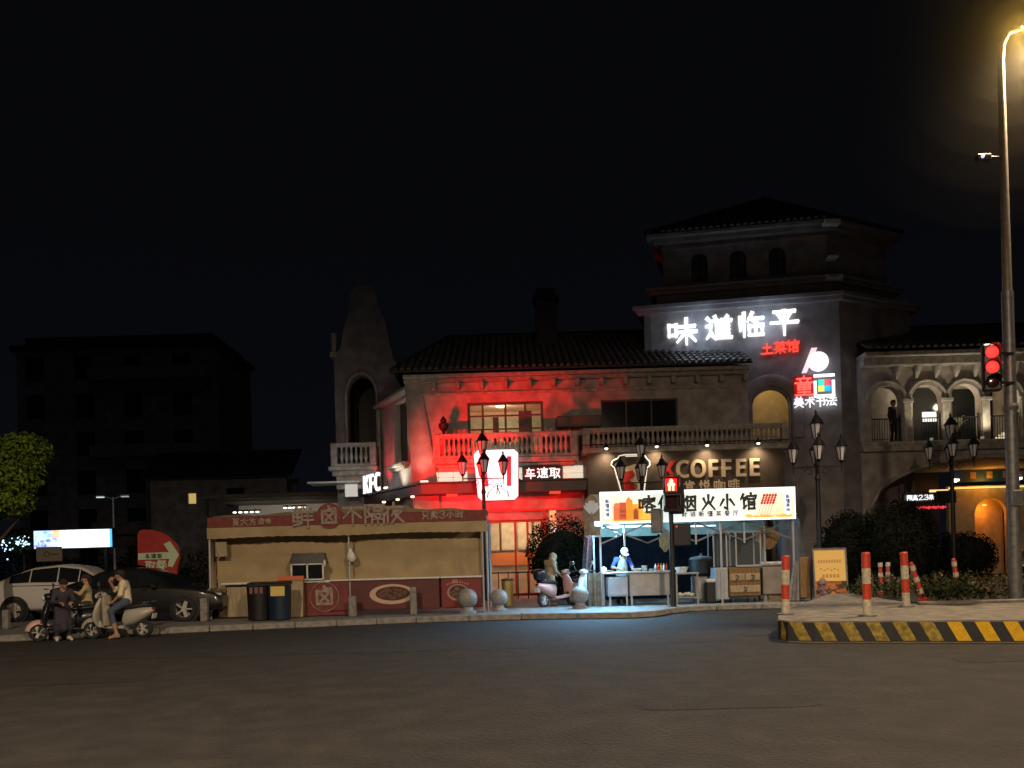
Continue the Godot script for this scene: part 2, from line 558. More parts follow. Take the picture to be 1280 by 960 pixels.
# ------------------------------------------------------------------ bodies: capsules joined by a smooth minimum, meshed as surface nets
func skin_over(s: SurfaceTool, bones: Array, cell: float, blend: float) -> void:
	# a bone: [from, to, radius at from, radius at to, colour]
	var lo := Vector3(1e9, 1e9, 1e9)
	var hi := -lo
	for b in bones:
		var r: float = maxf(b[2], b[3])
		lo = lo.min(b[0] - Vector3.ONE * r).min(b[1] - Vector3.ONE * r)
		hi = hi.max(b[0] + Vector3.ONE * r).max(b[1] + Vector3.ONE * r)
	lo -= Vector3.ONE * (cell * 3.0 + blend * 0.3)
	hi += Vector3.ONE * (cell * 3.0 + blend * 0.3)
	var nx := int((hi.x - lo.x) / cell) + 2
	var ny := int((hi.y - lo.y) / cell) + 2
	var nz := int((hi.z - lo.z) / cell) + 2
	var field := PackedFloat32Array()
	field.resize(nx * ny * nz)
	field.fill(1.0)
	var near := PackedFloat32Array()
	near.resize(nx * ny * nz)
	near.fill(9.0)
	var who := PackedByteArray()
	who.resize(nx * ny * nz)
	var reach := blend + cell * 2.5
	for bi in bones.size():
		var b = bones[bi]
		var pa: Vector3 = b[0]
		var pb: Vector3 = b[1]
		var ra: float = b[2]
		var rb: float = b[3]
		var big := maxf(ra, rb) + reach
		var i0 := ((pa.min(pb) - lo - Vector3.ONE * big) / cell).floor()
		var i1 := ((pa.max(pb) - lo + Vector3.ONE * big) / cell).ceil()
		var ab := pb - pa
		var l2 := maxf(ab.length_squared(), 1e-9)
		for z in range(maxi(int(i0.z), 0), mini(int(i1.z) + 1, nz)):
			for y in range(maxi(int(i0.y), 0), mini(int(i1.y) + 1, ny)):
				var at := (z * ny + y) * nx
				for x in range(maxi(int(i0.x), 0), mini(int(i1.x) + 1, nx)):
					var p := lo + Vector3(x, y, z) * cell
					var t := clampf((p - pa).dot(ab) / l2, 0.0, 1.0)
					var d := (p - pa - ab * t).length() - lerpf(ra, rb, t)
					if d < near[at + x]:
						near[at + x] = d
						who[at + x] = bi
					var f := field[at + x]
					var h := clampf(0.5 + 0.5 * (f - d) / blend, 0.0, 1.0)
					field[at + x] = lerpf(f, d, h) - blend * h * (1.0 - h)
	var index := PackedInt32Array()
	index.resize(nx * ny * nz)
	index.fill(-1)
	var spots := PackedVector3Array()
	var norms := PackedVector3Array()
	var inks := PackedColorArray()
	var edges := [[0, 1], [2, 3], [4, 5], [6, 7], [0, 2], [1, 3], [4, 6], [5, 7], [0, 4], [1, 5], [2, 6], [3, 7]]
	var offs := [0, 1, nx, nx + 1, nx * ny, nx * ny + 1, nx * ny + nx, nx * ny + nx + 1]
	var corner := [Vector3(0, 0, 0), Vector3(1, 0, 0), Vector3(0, 1, 0), Vector3(1, 1, 0), Vector3(0, 0, 1), Vector3(1, 0, 1), Vector3(0, 1, 1), Vector3(1, 1, 1)]
	for z in nz - 1:
		for y in ny - 1:
			for x in nx - 1:
				var at := (z * ny + y) * nx + x
				var a := field[at]
				if absf(a) > cell * 2.0:
					continue
				var mask := 0
				for k in 8:
					if field[at + offs[k]] < 0.0:
						mask |= 1 << k
				if mask == 0 or mask == 255:
					continue
				var sum := Vector3.ZERO
				var cnt := 0
				for e in edges:
					var f0 := field[at + offs[e[0]]]
					var f1 := field[at + offs[e[1]]]
					if (f0 < 0.0) != (f1 < 0.0):
						sum += corner[e[0]].lerp(corner[e[1]], f0 / (f0 - f1))
						cnt += 1
				index[at] = spots.size()
				spots.append(lo + (Vector3(x, y, z) + sum / cnt) * cell)
				var g := Vector3.ZERO
				for k in 8:
					g += (corner[k] - Vector3.ONE * 0.5) * field[at + offs[k]]
				norms.append(g.normalized())
				var best := 0
				for k in 8:
					if near[at + offs[k]] < near[at + offs[best]]:
						best = k
				inks.append(bones[who[at + offs[best]]][4])
	var steps := [1, nx, nx * ny]
	for z in range(1, nz - 1):
		for y in range(1, ny - 1):
			for x in range(1, nx - 1):
				var at := (z * ny + y) * nx + x
				var in0 := field[at] < 0.0
				for ax in 3:
					if in0 == (field[at + steps[ax]] < 0.0):
						continue
					var u: int = steps[(ax + 1) % 3]
					var w: int = steps[(ax + 2) % 3]
					var q := [index[at], index[at - u], index[at - u - w], index[at - w]]
					if q.min() < 0:
						continue
					for t3 in [[0, 1, 2], [0, 2, 3]]:
						var i: int = q[t3[0]]; var j: int = q[t3[1]]; var k: int = q[t3[2]]
						if (spots[k] - spots[i]).cross(spots[j] - spots[i]).dot(norms[i] + norms[j] + norms[k]) < 0.0:
							var sw := j; j = k; k = sw
						for v in [i, j, k]:
							ink = inks[v]
							vert(s, spots[v], norms[v])
	ink = Color.WHITE

func hand_bones(w: Vector3, along: Vector3, palm: Vector3, thumb: Vector3, curl: float, c: Color, size := 1.0) -> Array:
	# w: wrist, along: towards the fingertips, palm: out of the palm, thumb: towards the thumb's side
	var out := [[w, w + along * 0.05 * size, 0.024 * size, 0.022 * size, c]]
	for i in 4:
		var o := (1.5 - i) * 0.019 * size
		var k := w + along * (0.082 - absf(i - 1.2) * 0.004) * size + thumb * o
		out.append([w + along * 0.02 * size + thumb * o * 0.6, k, 0.015 * size, 0.012 * size, c])
		var l: float = [0.040, 0.045, 0.042, 0.033][i] * size
		var d1 := (along * cos(curl) + palm * sin(curl)).normalized()
		var d2 := (along * cos(curl * 2.1) + palm * sin(curl * 2.1)).normalized()
		out.append([k, k + d1 * l, 0.0095 * size, 0.0088 * size, c])
		out.append([k + d1 * l, k + d1 * l + d2 * l * 0.9, 0.0088 * size, 0.0072 * size, c])
	var t0 := w + along * 0.02 * size + thumb * 0.022 * size
	var t1 := t0 + (along * 0.6 + thumb * 0.75 + palm * 0.3).normalized() * 0.04 * size
	out.append([t0, t1, 0.014 * size, 0.011 * size, c])
	out.append([t1, t1 + (along * 0.9 + thumb * 0.25 + palm * 0.5).normalized() * 0.034 * size, 0.0105 * size, 0.008 * size, c])
	return out

func standing() -> Dictionary:
	return {
		"hip": Vector3(0, 0.93, 0), "chest": Vector3(0, 1.25, 0), "neck": Vector3(0, 1.44, 0), "head": Vector3(0, 1.585, 0.015), "face": Vector3(0, 0, 1), "crown": Vector3(0, 1, 0),
		"shoulder": [Vector3(-0.18, 1.38, 0), Vector3(0.18, 1.38, 0)], "elbow": [Vector3(-0.235, 1.1, -0.01), Vector3(0.235, 1.1, -0.01)], "wrist": [Vector3(-0.24, 0.86, 0.06), Vector3(0.24, 0.86, 0.06)],
		"thigh": [Vector3(-0.09, 0.9, 0), Vector3(0.09, 0.9, 0)], "knee": [Vector3(-0.1, 0.5, 0.02), Vector3(0.1, 0.5, 0.02)], "ankle": [Vector3(-0.1, 0.09, -0.02), Vector3(0.1, 0.09, -0.02)], "toe": [Vector3(-0.12, 0.035, 0.14), Vector3(0.12, 0.035, 0.14)],
	}

func person(label: String, at: Vector3, turn: float, j: Dictionary, wear: Dictionary, size := 1.0) -> Node3D:
	# wear: skin, top, bottom, shoe, hair colours (linear); sleeve 0..1, leg 0..1 covered; skirt, long_hair, cap
	var p := thing("person", label, "person", at, turn)
	var sk: Color = wear.skin
	var top: Color = wear.top
	var bot: Color = wear.bottom
	var fx: Vector3 = j.face.normalized()
	var up: Vector3 = (j.crown - fx * fx.dot(j.crown)).normalized()
	var rt := up.cross(fx)
	var h: Vector3 = j.head
	var b := []
	b.append([j.thigh[0] * 0.6 + j.hip * 0.4, j.thigh[1] * 0.6 + j.hip * 0.4, 0.115, 0.115, bot])
	b.append([j.hip + Vector3(0, 0.03, 0), j.chest, 0.125, 0.135, top])
	b.append([j.shoulder[0].lerp(j.chest, 0.4), j.shoulder[1].lerp(j.chest, 0.4), 0.105, 0.105, top])
	b.append([j.shoulder[0], j.shoulder[1], 0.062, 0.062, top])
	b.append([j.neck - Vector3(0, 0.03, 0), h - up * 0.07, 0.055, 0.05, sk])
	for i in 2:
		var sl: float = wear.get("sleeve", 0.5)
		var cut_at: Vector3 = j.shoulder[i].lerp(j.elbow[i], minf(sl * 2.0, 1.0))
		b.append([j.shoulder[i], cut_at, 0.06, 0.053, top])
		if sl < 0.5:
			b.append([cut_at, j.elbow[i], 0.044, 0.04, sk])
		var cut2: Vector3 = j.elbow[i].lerp(j.wrist[i], clampf(sl * 2.0 - 1.0, 0.0, 1.0))
		if sl > 0.5:
			b.append([j.elbow[i], cut2, 0.05, 0.044, top])
		if sl < 1.0:
			b.append([cut2, j.wrist[i], 0.04, 0.027, sk])
		var lg: float = wear.get("leg", 1.0)
		b.append([j.thigh[i], j.knee[i], 0.09, 0.066, bot])
		var cut3: Vector3 = j.knee[i].lerp(j.ankle[i], lg)
		b.append([j.knee[i], cut3, 0.064, 0.052, bot])
		if lg < 1.0:
			b.append([cut3, j.ankle[i], 0.047, 0.036, sk])
		b.append([j.ankle[i], j.toe[i], 0.045, 0.038, wear.shoe])
		b.append([j.ankle[i] - Vector3(0, 0.03, 0), j.ankle[i] - (j.toe[i] - j.ankle[i]) * 0.25 - Vector3(0, 0.04, 0), 0.04, 0.038, wear.shoe])
	if wear.has("skirt"):
		for i in 5:
			var a := PI * 2 * i / 5.0
			b.append([j.hip, j.hip + Vector3(sin(a) * 0.14, -wear.skirt, cos(a) * 0.12), 0.13, 0.1, wear.get("coat", top)])
	var s := st()
	skin_over(s, b, 0.02, 0.045)
	# the head and each hand on finer grids of their own
	var hb := [
		[h + up * 0.035 - fx * 0.02, h + up * 0.02 + fx * 0.025, 0.088, 0.078, sk], [h - up * 0.02 + fx * 0.02, h - up * 0.075 + fx * 0.045, 0.068, 0.042, sk],
		[h + fx * 0.1 + up * 0.0, h + fx * 0.118 - up * 0.028, 0.01, 0.015, sk], [h - up * 0.09 - fx * 0.01, h - up * 0.02 - fx * 0.01, 0.05, 0.055, sk],
		[h + rt * 0.083 + up * 0.012, h + rt * 0.085 - up * 0.02, 0.016, 0.012, sk], [h - rt * 0.083 + up * 0.012, h - rt * 0.085 - up * 0.02, 0.016, 0.012, sk],
	]
	skin_over(s, hb, 0.0095, 0.02)
	for i in 2:
		var along: Vector3 = (j.wrist[i] - j.elbow[i]).normalized()
		if j.has("reach") and j.reach[i] != Vector3.ZERO:
			along = j.reach[i].normalized()
		var th: Vector3 = j.thumb[i] if j.has("thumb") else Vector3(0, 0, 1)
		th = (th - along * th.dot(along)).normalized()
		var pm := along.cross(th) * (1.0 if i == 0 else -1.0)
		skin_over(s, hand_bones(j.wrist[i], along, pm, th, wear.get("curl", 0.5), sk), 0.0055, 0.008)
	put("body", s, M.cloth, p)
	s = st()
	for e in [-1.0, 1.0]:
		ball(s, h + fx * 0.09 + rt * e * 0.033 + up * 0.012, Vector3.ONE * 0.011, 8, 6)
	tube(s, [h + fx * 0.098 - up * 0.05 - rt * 0.022, h + fx * 0.103 - up * 0.052, h + fx * 0.098 - up * 0.05 + rt * 0.022], 0.005, 5)
	put("eyes_and_mouth", s, M.black, p)
	if wear.has("hair"):
		ink = wear.hair
		s = st()
		var hc: Color = wear.hair
		var hair := [[h + up * 0.05 - fx * 0.025, h + up * 0.05 + fx * 0.015, 0.092, 0.085, hc], [h + up * 0.03 - fx * 0.06, h - up * 0.03 - fx * 0.055, 0.075, 0.06, hc]]
		for e in [-1.0, 1.0]:
			hair.append([h + rt * e * 0.06 + up * 0.06, h + rt * e * 0.075 - fx * 0.02, 0.04, 0.025, hc])
		if wear.get("long_hair", 0.0) > 0.0:
			hair.append([h - fx * 0.06, h - fx * 0.09 - up * wear.long_hair, 0.075, 0.05, hc])
		skin_over(s, hair, 0.012, 0.02)
		put("hair", s, M.cloth, p)
	p.scale = Vector3.ONE * size
	return p

func spot(px: float, py: float, depth: float) -> Vector3:
	# the place at a given distance that the photograph shows at this point of its 1280 x 960 picture
	var a := deg_to_rad(1.6)
	var dx := px - 640.0
	var dy := py - 480.0
	return Vector3((dx * cos(a) - dy * sin(a)) / 1100.0 * depth, EYE - (dx * sin(a) + dy * cos(a) - 220.0) / 1100.0 * depth, -depth)

func make_materials() -> void:
	M.fine = grain(11, 0.05, 0.0, 1.0, 512, 4)
	M.plaster = worn(0.5, 0.44, 0.405, 0.9, 0.22, 0.72, 1.0, 5, 0.25)
	M.tower_plaster = worn(0.32, 0.295, 0.3, 0.92, 0.2, 0.7, 1.0, 8, 0.25)
	M.stone = worn(0.5, 0.46, 0.4, 0.85, 0.5, 0.7, 1.0, 9, 0.2)
	M.granite = worn(0.27, 0.265, 0.25, 0.55, 2.0, 0.75, 1.0, 14, 0.06)
	M.asphalt = paint(0.0315, 0.027, 0.0225, 0.9)
	M.asphalt.albedo_texture = grain(21, 0.012, 0.5, 1.0, 1024, 7)
	M.asphalt.uv1_triplanar = true
	M.asphalt.uv1_world_triplanar = true
	M.asphalt.uv1_scale = Vector3.ONE * 0.11
	M.asphalt.heightmap_enabled = true
	M.asphalt.heightmap_texture = grain(22, 0.16, 0.0, 1.0, 1024, 3)
	M.asphalt.heightmap_scale = 1.8
	M.asphalt.detail_enabled = true
	M.asphalt.detail_albedo = grain(31, 0.11, 0.75, 1.0, 1024, 3)
	M.asphalt.detail_blend_mode = BaseMaterial3D.BLEND_MODE_MUL
	M.tar = M.asphalt.duplicate()
	M.tar.albedo_color = Color(0.0215, 0.019, 0.0165).linear_to_srgb()
	M.paving = worn(0.24, 0.235, 0.22, 0.7, 0.5, 0.7, 1.0, 23, 0.3)
	M.kerb = worn(0.3, 0.285, 0.255, 0.8, 0.8, 0.65, 1.0, 24, 0.3)
	M.island = worn(0.25, 0.22, 0.18, 0.85, 0.35, 0.6, 1.0, 61, 0.3)
	M.soil = worn(0.05, 0.042, 0.03, 0.95, 1.5, 0.5, 1.0, 25, 1.0)
	M.roof = worn(0.045, 0.04, 0.038, 0.62, 0.8, 0.55, 1.0, 26)
	M.tile = worn(0.13, 0.115, 0.105, 0.42, 1.2, 0.5, 1.0, 27)
	M.dark_metal = paint(0.018, 0.018, 0.02, 0.5, 0.3)
	M.grey_metal = worn(0.19, 0.19, 0.19, 0.45, 1.0, 0.75, 1.0, 28, 0.0, 0.4)
	M.pole_metal = worn(0.24, 0.2, 0.14, 0.55, 0.8, 0.7, 1.0, 29, 0.0, 0.2)
	M.steel = worn(0.5, 0.5, 0.49, 0.34, 0.5, 0.86, 1.0, 30, 0.0, 0.7)
	M.chrome = paint(0.6, 0.6, 0.6, 0.12, 1.0)
	M.tent_pole = paint(0.42, 0.43, 0.44, 0.4, 0.5)
	M.truss = paint(0.16, 0.17, 0.18, 0.45, 0.4)
	M.black = paint(0.012, 0.012, 0.013, 0.5)
	M.rubber = paint(0.016, 0.016, 0.016, 0.85)
	M.dark_glass = paint(0.012, 0.014, 0.018, 0.08)
	M.window_frame = paint(0.05, 0.03, 0.024, 0.5)
	M.pane = glass(0.1)
	M.plastic_sheet = glass(0.16, 0.55, 0.6, 0.66)
	M.plastic_sheet.roughness = 0.16
	M.brown_panel = worn(0.1, 0.073, 0.054, 0.75, 0.3, 0.8, 1.0, 33)
	M.cream = paint(0.62, 0.5, 0.34, 0.6)
	M.white_paint = worn(0.72, 0.72, 0.68, 0.5, 1.1, 0.8, 1.0, 34)
	M.red_paint = worn(0.55, 0.035, 0.015, 0.45, 1.1, 0.75, 1.0, 35)
	M.red_letter = paint(0.6, 0.02, 0.015, 0.5)
	M.yellow_paint = worn(0.5, 0.35, 0.045, 0.5, 1.4, 0.42, 1.0, 36)
	M.bright_yellow = worn(0.72, 0.42, 0.012, 0.4, 1.4, 0.85, 1.0, 37)
	M.black_paint = worn(0.02, 0.02, 0.02, 0.6, 1.4, 0.7, 1.0, 38)
	M.tarp = worn(0.37, 0.285, 0.155, 0.85, 0.25, 0.86, 1.0, 39)
	M.tarp.backlight_enabled = true
	M.tarp.backlight = Color(0.2, 0.17, 0.1)
	M.banner_red = worn(0.2, 0.035, 0.03, 0.7, 0.7, 0.75, 1.0, 40)
	M.letter_pale = worn(0.36, 0.28, 0.23, 0.7, 1.0, 0.7, 1.0, 41)
	M.wood = worn(0.3, 0.17, 0.06, 0.7, 1.6, 0.55, 1.0, 42)
	M.pale_wood = worn(0.42, 0.33, 0.2, 0.65, 1.6, 0.7, 1.0, 43)
	M.wood.uv1_scale = Vector3(4.0, 0.35, 4.0)
	M.pale_wood.uv1_scale = Vector3(3.0, 0.3, 3.0)
	M.blue_bin = worn(0.009, 0.024, 0.06, 0.5, 1.2, 0.7, 1.0, 44)
	M.dark_bin = worn(0.012, 0.011, 0.01, 0.5, 1.2, 0.7, 1.0, 45)
	M.leaf = paint(1, 1, 1, 0.6)
	M.leaf.roughness = 0.9
	M.leaf.metallic_specular = 0.2
	M.leaf.vertex_color_use_as_albedo = true
	M.leaf.backlight_enabled = true
	M.leaf.backlight = Color(0.25, 0.25, 0.2)
	M.cloth = paint(1, 1, 1, 0.85)
	M.cloth.vertex_color_use_as_albedo = true
	M.bark = worn(0.12, 0.085, 0.06, 0.95, 1.5, 0.6, 1.0, 46, 1.5)
	M.green_tarp = worn(0.42, 0.5, 0.42, 0.8, 0.5, 0.8, 1.0, 47)
	M.green_tarp.backlight_enabled = true
	M.green_tarp.backlight = Color(0.3, 0.32, 0.3)
	M.navy_tarp = worn(0.008, 0.009, 0.014, 0.95, 0.6, 0.6, 1.0, 48)
	M.navy_tarp.metallic_specular = 0.15
	M.cream_wall = worn(0.62, 0.54, 0.4, 0.8, 0.4, 0.85, 1.0, 49)
	M.lamp_warm = lit(1.0, 0.85, 0.55, 1.6)
	M.lamp_dim = lit(1.0, 0.85, 0.6, 0.3)
	M.lamp_faint = lit(1.0, 0.85, 0.6, 0.15)
	M.lamp_dim.albedo_color = Color(0.1, 0.1, 0.1)
	M.red_frame = worn(0.5, 0.05, 0.035, 0.55, 1.0, 0.8, 1.0, 50)
	M.coffee_cream = paint(0.62, 0.5, 0.34, 0.55)
	M.coffee_red = paint(0.55, 0.02, 0.015, 0.5)
	M.red_sign = worn(0.42, 0.03, 0.025, 0.5, 0.8, 0.85, 1.0, 51)
	M.pale_green_sign = paint(0.5, 0.6, 0.42, 0.6)
	M.dark_green = paint(0.02, 0.06, 0.04, 0.6)
	M.grey_tarp = worn(0.26, 0.26, 0.27, 0.6, 0.8, 0.7, 1.0, 52)
	M.brown_sheet = worn(0.24, 0.18, 0.12, 0.6, 0.8, 0.65, 1.0, 53)
	M.pale_steel = worn(0.42, 0.45, 0.48, 0.45, 0.5, 0.88, 1.0, 54, 0.0, 0.3)
	M.brown_steel = worn(0.4, 0.36, 0.32, 0.4, 0.4, 0.82, 1.0, 55, 0.0, 0.6)
	M.hide = worn(0.42, 0.25, 0.1, 0.85, 2.0, 0.6, 1.0, 56)
	M.lens_off = paint(0.03, 0.01, 0.01, 0.15)

# ------------------------------------------------------------------ the large structure
const KERB := [[-70.0, 5.0], [-40.0, 12.6], [-20.0, 17.8], [-11.7, 20.0], [-7.4, 21.4], [-2.5, 22.6], [0.2, 22.7], [1.6, 22.4], [3.0, 22.05], [3.6, 22.35], [4.2, 23.3], [4.8, 24.05], [5.6, 24.25], [8.1, 24.25], [40.0, 24.25]]

func build_ground() -> void:
	var s := st()
	quad(s, Vector3(-400, 0, 60), Vector3(400, 0, 60), Vector3(400, 0, -400), Vector3(-400, 0, -400), Vector3.UP)
	structure("road", s, M.asphalt)
	# the far pavement with a kerb of single stones
	var poly := PackedVector2Array()
	for k in KERB:
		poly.append(Vector2(k[0], k[1] + 0.3))
	poly.append(Vector2(40, 120)); poly.append(Vector2(-70, 120))
	s = st()
	prism(s, poly, 0.3, Transform3D(Basis(Vector3.RIGHT, Vector3.FORWARD, Vector3.UP), Vector3(0, 0.15, 0)))
	var pave := structure("pavement", s, M.paving)
	for i in KERB.size() - 1:
		var a := Vector3(KERB[i][0], 0, -KERB[i][1])
		var b := Vector3(KERB[i + 1][0], 0, -KERB[i + 1][1])
		var n := maxi(int((b - a).length() / 1.0), 1)
		if a.x < -21.0 or a.x > 8.05:
			n = 1
		for k in n:
			var p := a.lerp(b, float(k) / n)
			var q := a.lerp(b, float(k + 1) / n)
			s = st()
			var d := (q - p).normalized()
			box(s, (p + q) / 2.0 + Vector3(0, 0.077 + rng.randf() * 0.006, 0) + d.cross(Vector3.UP) * -0.15, Vector3((q - p).length() - 0.012, 0.155, 0.3), Basis(d, Vector3.UP, d.cross(Vector3.UP)), 0.02)
			put("kerb_stone", s, M.kerb, pave)
	# dark joints in the road, sealed with tar
	s = st()
	for q in [[-9.0, 15.6, -1.0, 15.3], [-1.0, 15.3, 4.4, 15.7]]:
		var a := Vector3(q[0], 0.004, -q[1])
		var b := Vector3(q[2], 0.004, -q[3])
		for i in 24:
			var p := a.lerp(b, i / 24.0)
			var e := a.lerp(b, (i + 1) / 24.0)
			var w := 0.012 + 0.014 * rng.randf()
			p.z += 0.03 * sin(i * 1.7); e.z += 0.03 * sin((i + 1) * 1.7)
			quad(s, p - Vector3(0, 0, w), e - Vector3(0, 0, w), e + Vector3(0, 0, w), p + Vector3(0, 0, w), Vector3.UP)
	structure("road_joints", s, M.tar)
	# two repaired patches
	for q in [[-6.5, 12.6, 2.6, 0.9], [2.2, 9.2, 1.9, 0.8], [6.8, 12.1, 1.5, 0.6]]:
		s = st()
		var px := PackedVector2Array()
		for i in 16:
			var a := TAU * i / 16
			px.append(Vector2(q[0] + signf(cos(a)) * pow(absf(cos(a)), 0.4) * q[2] / 2 + rng.randf_range(-0.04, 0.04), q[1] + signf(sin(a)) * pow(absf(sin(a)), 0.4) * q[3] / 2 + rng.randf_range(-0.03, 0.03)))
		var idx := Geometry2D.triangulate_polygon(px)
		for i in range(0, idx.size(), 3):
			tri3(s, Vector3(px[idx[i]].x, 0.004, -px[idx[i]].y), Vector3(px[idx[i + 1]].x, 0.004, -px[idx[i + 1]].y), Vector3(px[idx[i + 2]].x, 0.004, -px[idx[i + 2]].y), Vector3.UP, Vector3.UP, Vector3.UP)
		structure("road_patch", s, M.tar)
	# the raised corner island with its painted kerb
	var isl := PackedVector2Array([Vector2(5.65, 18.2), Vector2(5.28, 17.4), Vector2(4.9, 16.3), Vector2(4.66, 15.5), Vector2(4.74, 15.2), Vector2(5.1, 14.95), Vector2(8.2, 14.0), Vector2(14, 12.4), Vector2(30, 8.6), Vector2(40, 8.6), Vector2(40, 24.2), Vector2(8.65, 24.2)])
	var t := Transform3D(Basis(Vector3.RIGHT, Vector3.FORWARD, Vector3.UP), Vector3(0, 0.37, 0))
	s = st()
	prism(s, isl, 0.4, t)
	var island := structure("corner_pavement", s, M.island)
	island.set_meta("label", "raised corner pavement with a black and yellow striped kerb")
	s = st()
	var line := [isl[2], isl[3], isl[4], isl[5], isl[6], isl[7], isl[8]]
	for i in line.size() - 1:
		var a := Vector3(line[i].x, 0.02, -line[i].y)
		var b := Vector3(line[i + 1].x, 0.02, -line[i + 1].y)
		var f := facing(a, b)
		box(s, f * Vector3((b - a).length() / 2.0, 0.165, 0.006), Vector3((b - a).length(), 0.32, 0.012), f.basis)
	put("black_kerb_band", s, M.black_paint, island)
	# yellow slanted stripes, each its own sheet
	var run := 0.06
	var total := 0.0
	for i in line.size() - 1:
		total += (line[i + 1] - line[i]).length()
	while run < minf(total, 9.0):
		s = st()
		var w := 0.19 if run < 1.0 else 0.21
		var pts := []
		for c in [[run + 0.16, 0.035], [run + 0.16 + w, 0.035], [run + w, 0.345], [run, 0.345]]:
			pts.append(along(line, c[0], c[1], 0.016))
		quad(s, pts[0], pts[1], pts[2], pts[3], Vector3(0, 0, 1))
		put("yellow_stripe", s, M.bright_yellow if run > 3.55 else M.yellow_paint, island)
		run += w * 1.95 if run < 4.2 else w * 2.2
	# the planting bed on it
	s = st()
	for e in [[8.5, 30.0, 18.35, 18.55]]:
		span(s, e[0], e[1], 0.36, 0.44, -e[2], -e[3], 0.02)
	put("bed_edging", s, M.island, island)
	s = st()
	var soil := PackedVector2Array([Vector2(8.6, 18.56), Vector2(30, 18.56), Vector2(30, 24.0), Vector2(9.3, 24.0)])
	prism(s, soil, 0.1, t.translated_local(Vector3(0, 0, 0.02)))
	structure("ground_bed", s, M.soil)

func along(line: Array, run: float, y: float, out: float) -> Vector3:
	for i in line.size() - 1:
		var l: float = (line[i + 1] - line[i]).length()
		if run <= l or i == line.size() - 2:
			var p: Vector2 = line[i] + (line[i + 1] - line[i]) * (run / l)
			var d: Vector2 = (line[i + 1] - line[i]).normalized()
			return Vector3(p.x + d.y * out, y, -p.y + d.x * out)
		run -= l
	return Vector3.ZERO

func room(parent: Node3D, x0: float, x1: float, y0: float, y1: float, z0: float, z1: float, m: Material, called := "interior_room") -> void:
	# an open box behind an opening: z0 is its open front, z1 its back
	var s := st()
	span(s, x0 - 0.1, x1 + 0.1, y0 - 0.1, y1 + 0.1, z1, z1 - 0.1)
	span(s, x0 - 0.1, x0, y0 - 0.1, y1 + 0.1, z0, z1)
	span(s, x1, x1 + 0.1, y0 - 0.1, y1 + 0.1, z0, z1)
	span(s, x0, x1, y0 - 0.1, y0, z0, z1)
	span(s, x0, x1, y1, y1 + 0.1, z0, z1)
	put(called, s, m, parent)

func window(parent: Node3D, x0: float, x1: float, y0: float, y1: float, z: float, cols: Array, rows: Array, frame: Material, pane: Material, bar := 0.06) -> void:
	# cols, rows: where the bars stand, 0..1
	var s := st()
	for x in [x0 + bar * 0.5, x1 - bar * 0.5]:
		span(s, x - bar * 0.5, x + bar * 0.5, y0, y1, z + 0.04, z - 0.04)
	for y in [y0 + bar * 0.5, y1 - bar * 0.5]:
		span(s, x0 + bar, x1 - bar, y - bar * 0.5, y + bar * 0.5, z + 0.04, z - 0.04)
	for c in cols:
		var x := lerpf(x0, x1, c)
		span(s, x - bar * 0.4, x + bar * 0.4, y0 + bar, y1 - bar, z + 0.035, z - 0.035)
	for r in rows:
		var y := lerpf(y0, y1, r)
		span(s, x0 + bar, x1 - bar, y - bar * 0.28, y + bar * 0.28, z + 0.03, z - 0.03)
	var f := put("window", s, frame, parent)
	var xs := [0.0] + cols + [1.0]
	var ys := [0.0] + rows + [1.0]
	for i in xs.size() - 1:
		for k in ys.size() - 1:
			s = st()
			quad(s, Vector3(lerpf(x0, x1, xs[i]), lerpf(y0, y1, ys[k]), z), Vector3(lerpf(x0, x1, xs[i + 1]), lerpf(y0, y1, ys[k]), z), Vector3(lerpf(x0, x1, xs[i + 1]), lerpf(y0, y1, ys[k + 1]), z), Vector3(lerpf(x0, x1, xs[i]), lerpf(y0, y1, ys[k + 1]), z), Vector3.BACK)
			put("pane", s, pane, f)

func balustrade(parent: Node3D, a: Vector3, b: Vector3, high: float, n: int, m: Material, pedestals := true) -> void:
	# a, b: the foot of the railing, left and right end
	var f := facing(a, b)
	var l := Vector2(b.x - a.x, b.z - a.z).length()
	var s := st()
	box(s, f * Vector3(l / 2, high - 0.06, 0), Vector3(l, 0.12, 0.24), f.basis, 0.02)
	box(s, f * Vector3(l / 2, high - 0.145, 0), Vector3(l, 0.05, 0.17), f.basis)
	box(s, f * Vector3(l / 2, 0.05, 0), Vector3(l, 0.1, 0.22), f.basis, 0.02)
	if pedestals:
		for x in [0.13, l - 0.13]:
			box(s, f * Vector3(x, high / 2, 0.012), Vector3(0.26, high - 0.03, 0.27), f.basis, 0.015)
	put("railing", s, m, parent)
	s = st()
	var k := high - 0.27
	lathe(s, [[0.075, 0.0], [0.075, 0.05], [0.04, 0.08], [0.075, k * 0.3], [0.085, k * 0.38], [0.06, k * 0.6], [0.035, k * 0.78], [0.055, k * 0.86], [0.035, k * 0.9], [0.07, k * 0.95], [0.07, k]], 10)
	var first: MeshInstance3D = null
	for i in n:
		var x := lerpf(0.33 if pedestals else 0.1, l - (0.33 if pedestals else 0.1), (i + 0.5) / n)
		var at := Transform3D(Basis(), f * Vector3(x, 0.1, 0))
		if first == null:
			first = put("baluster", s, m, parent)
			first.transform = at
		else:
			again(first, at)

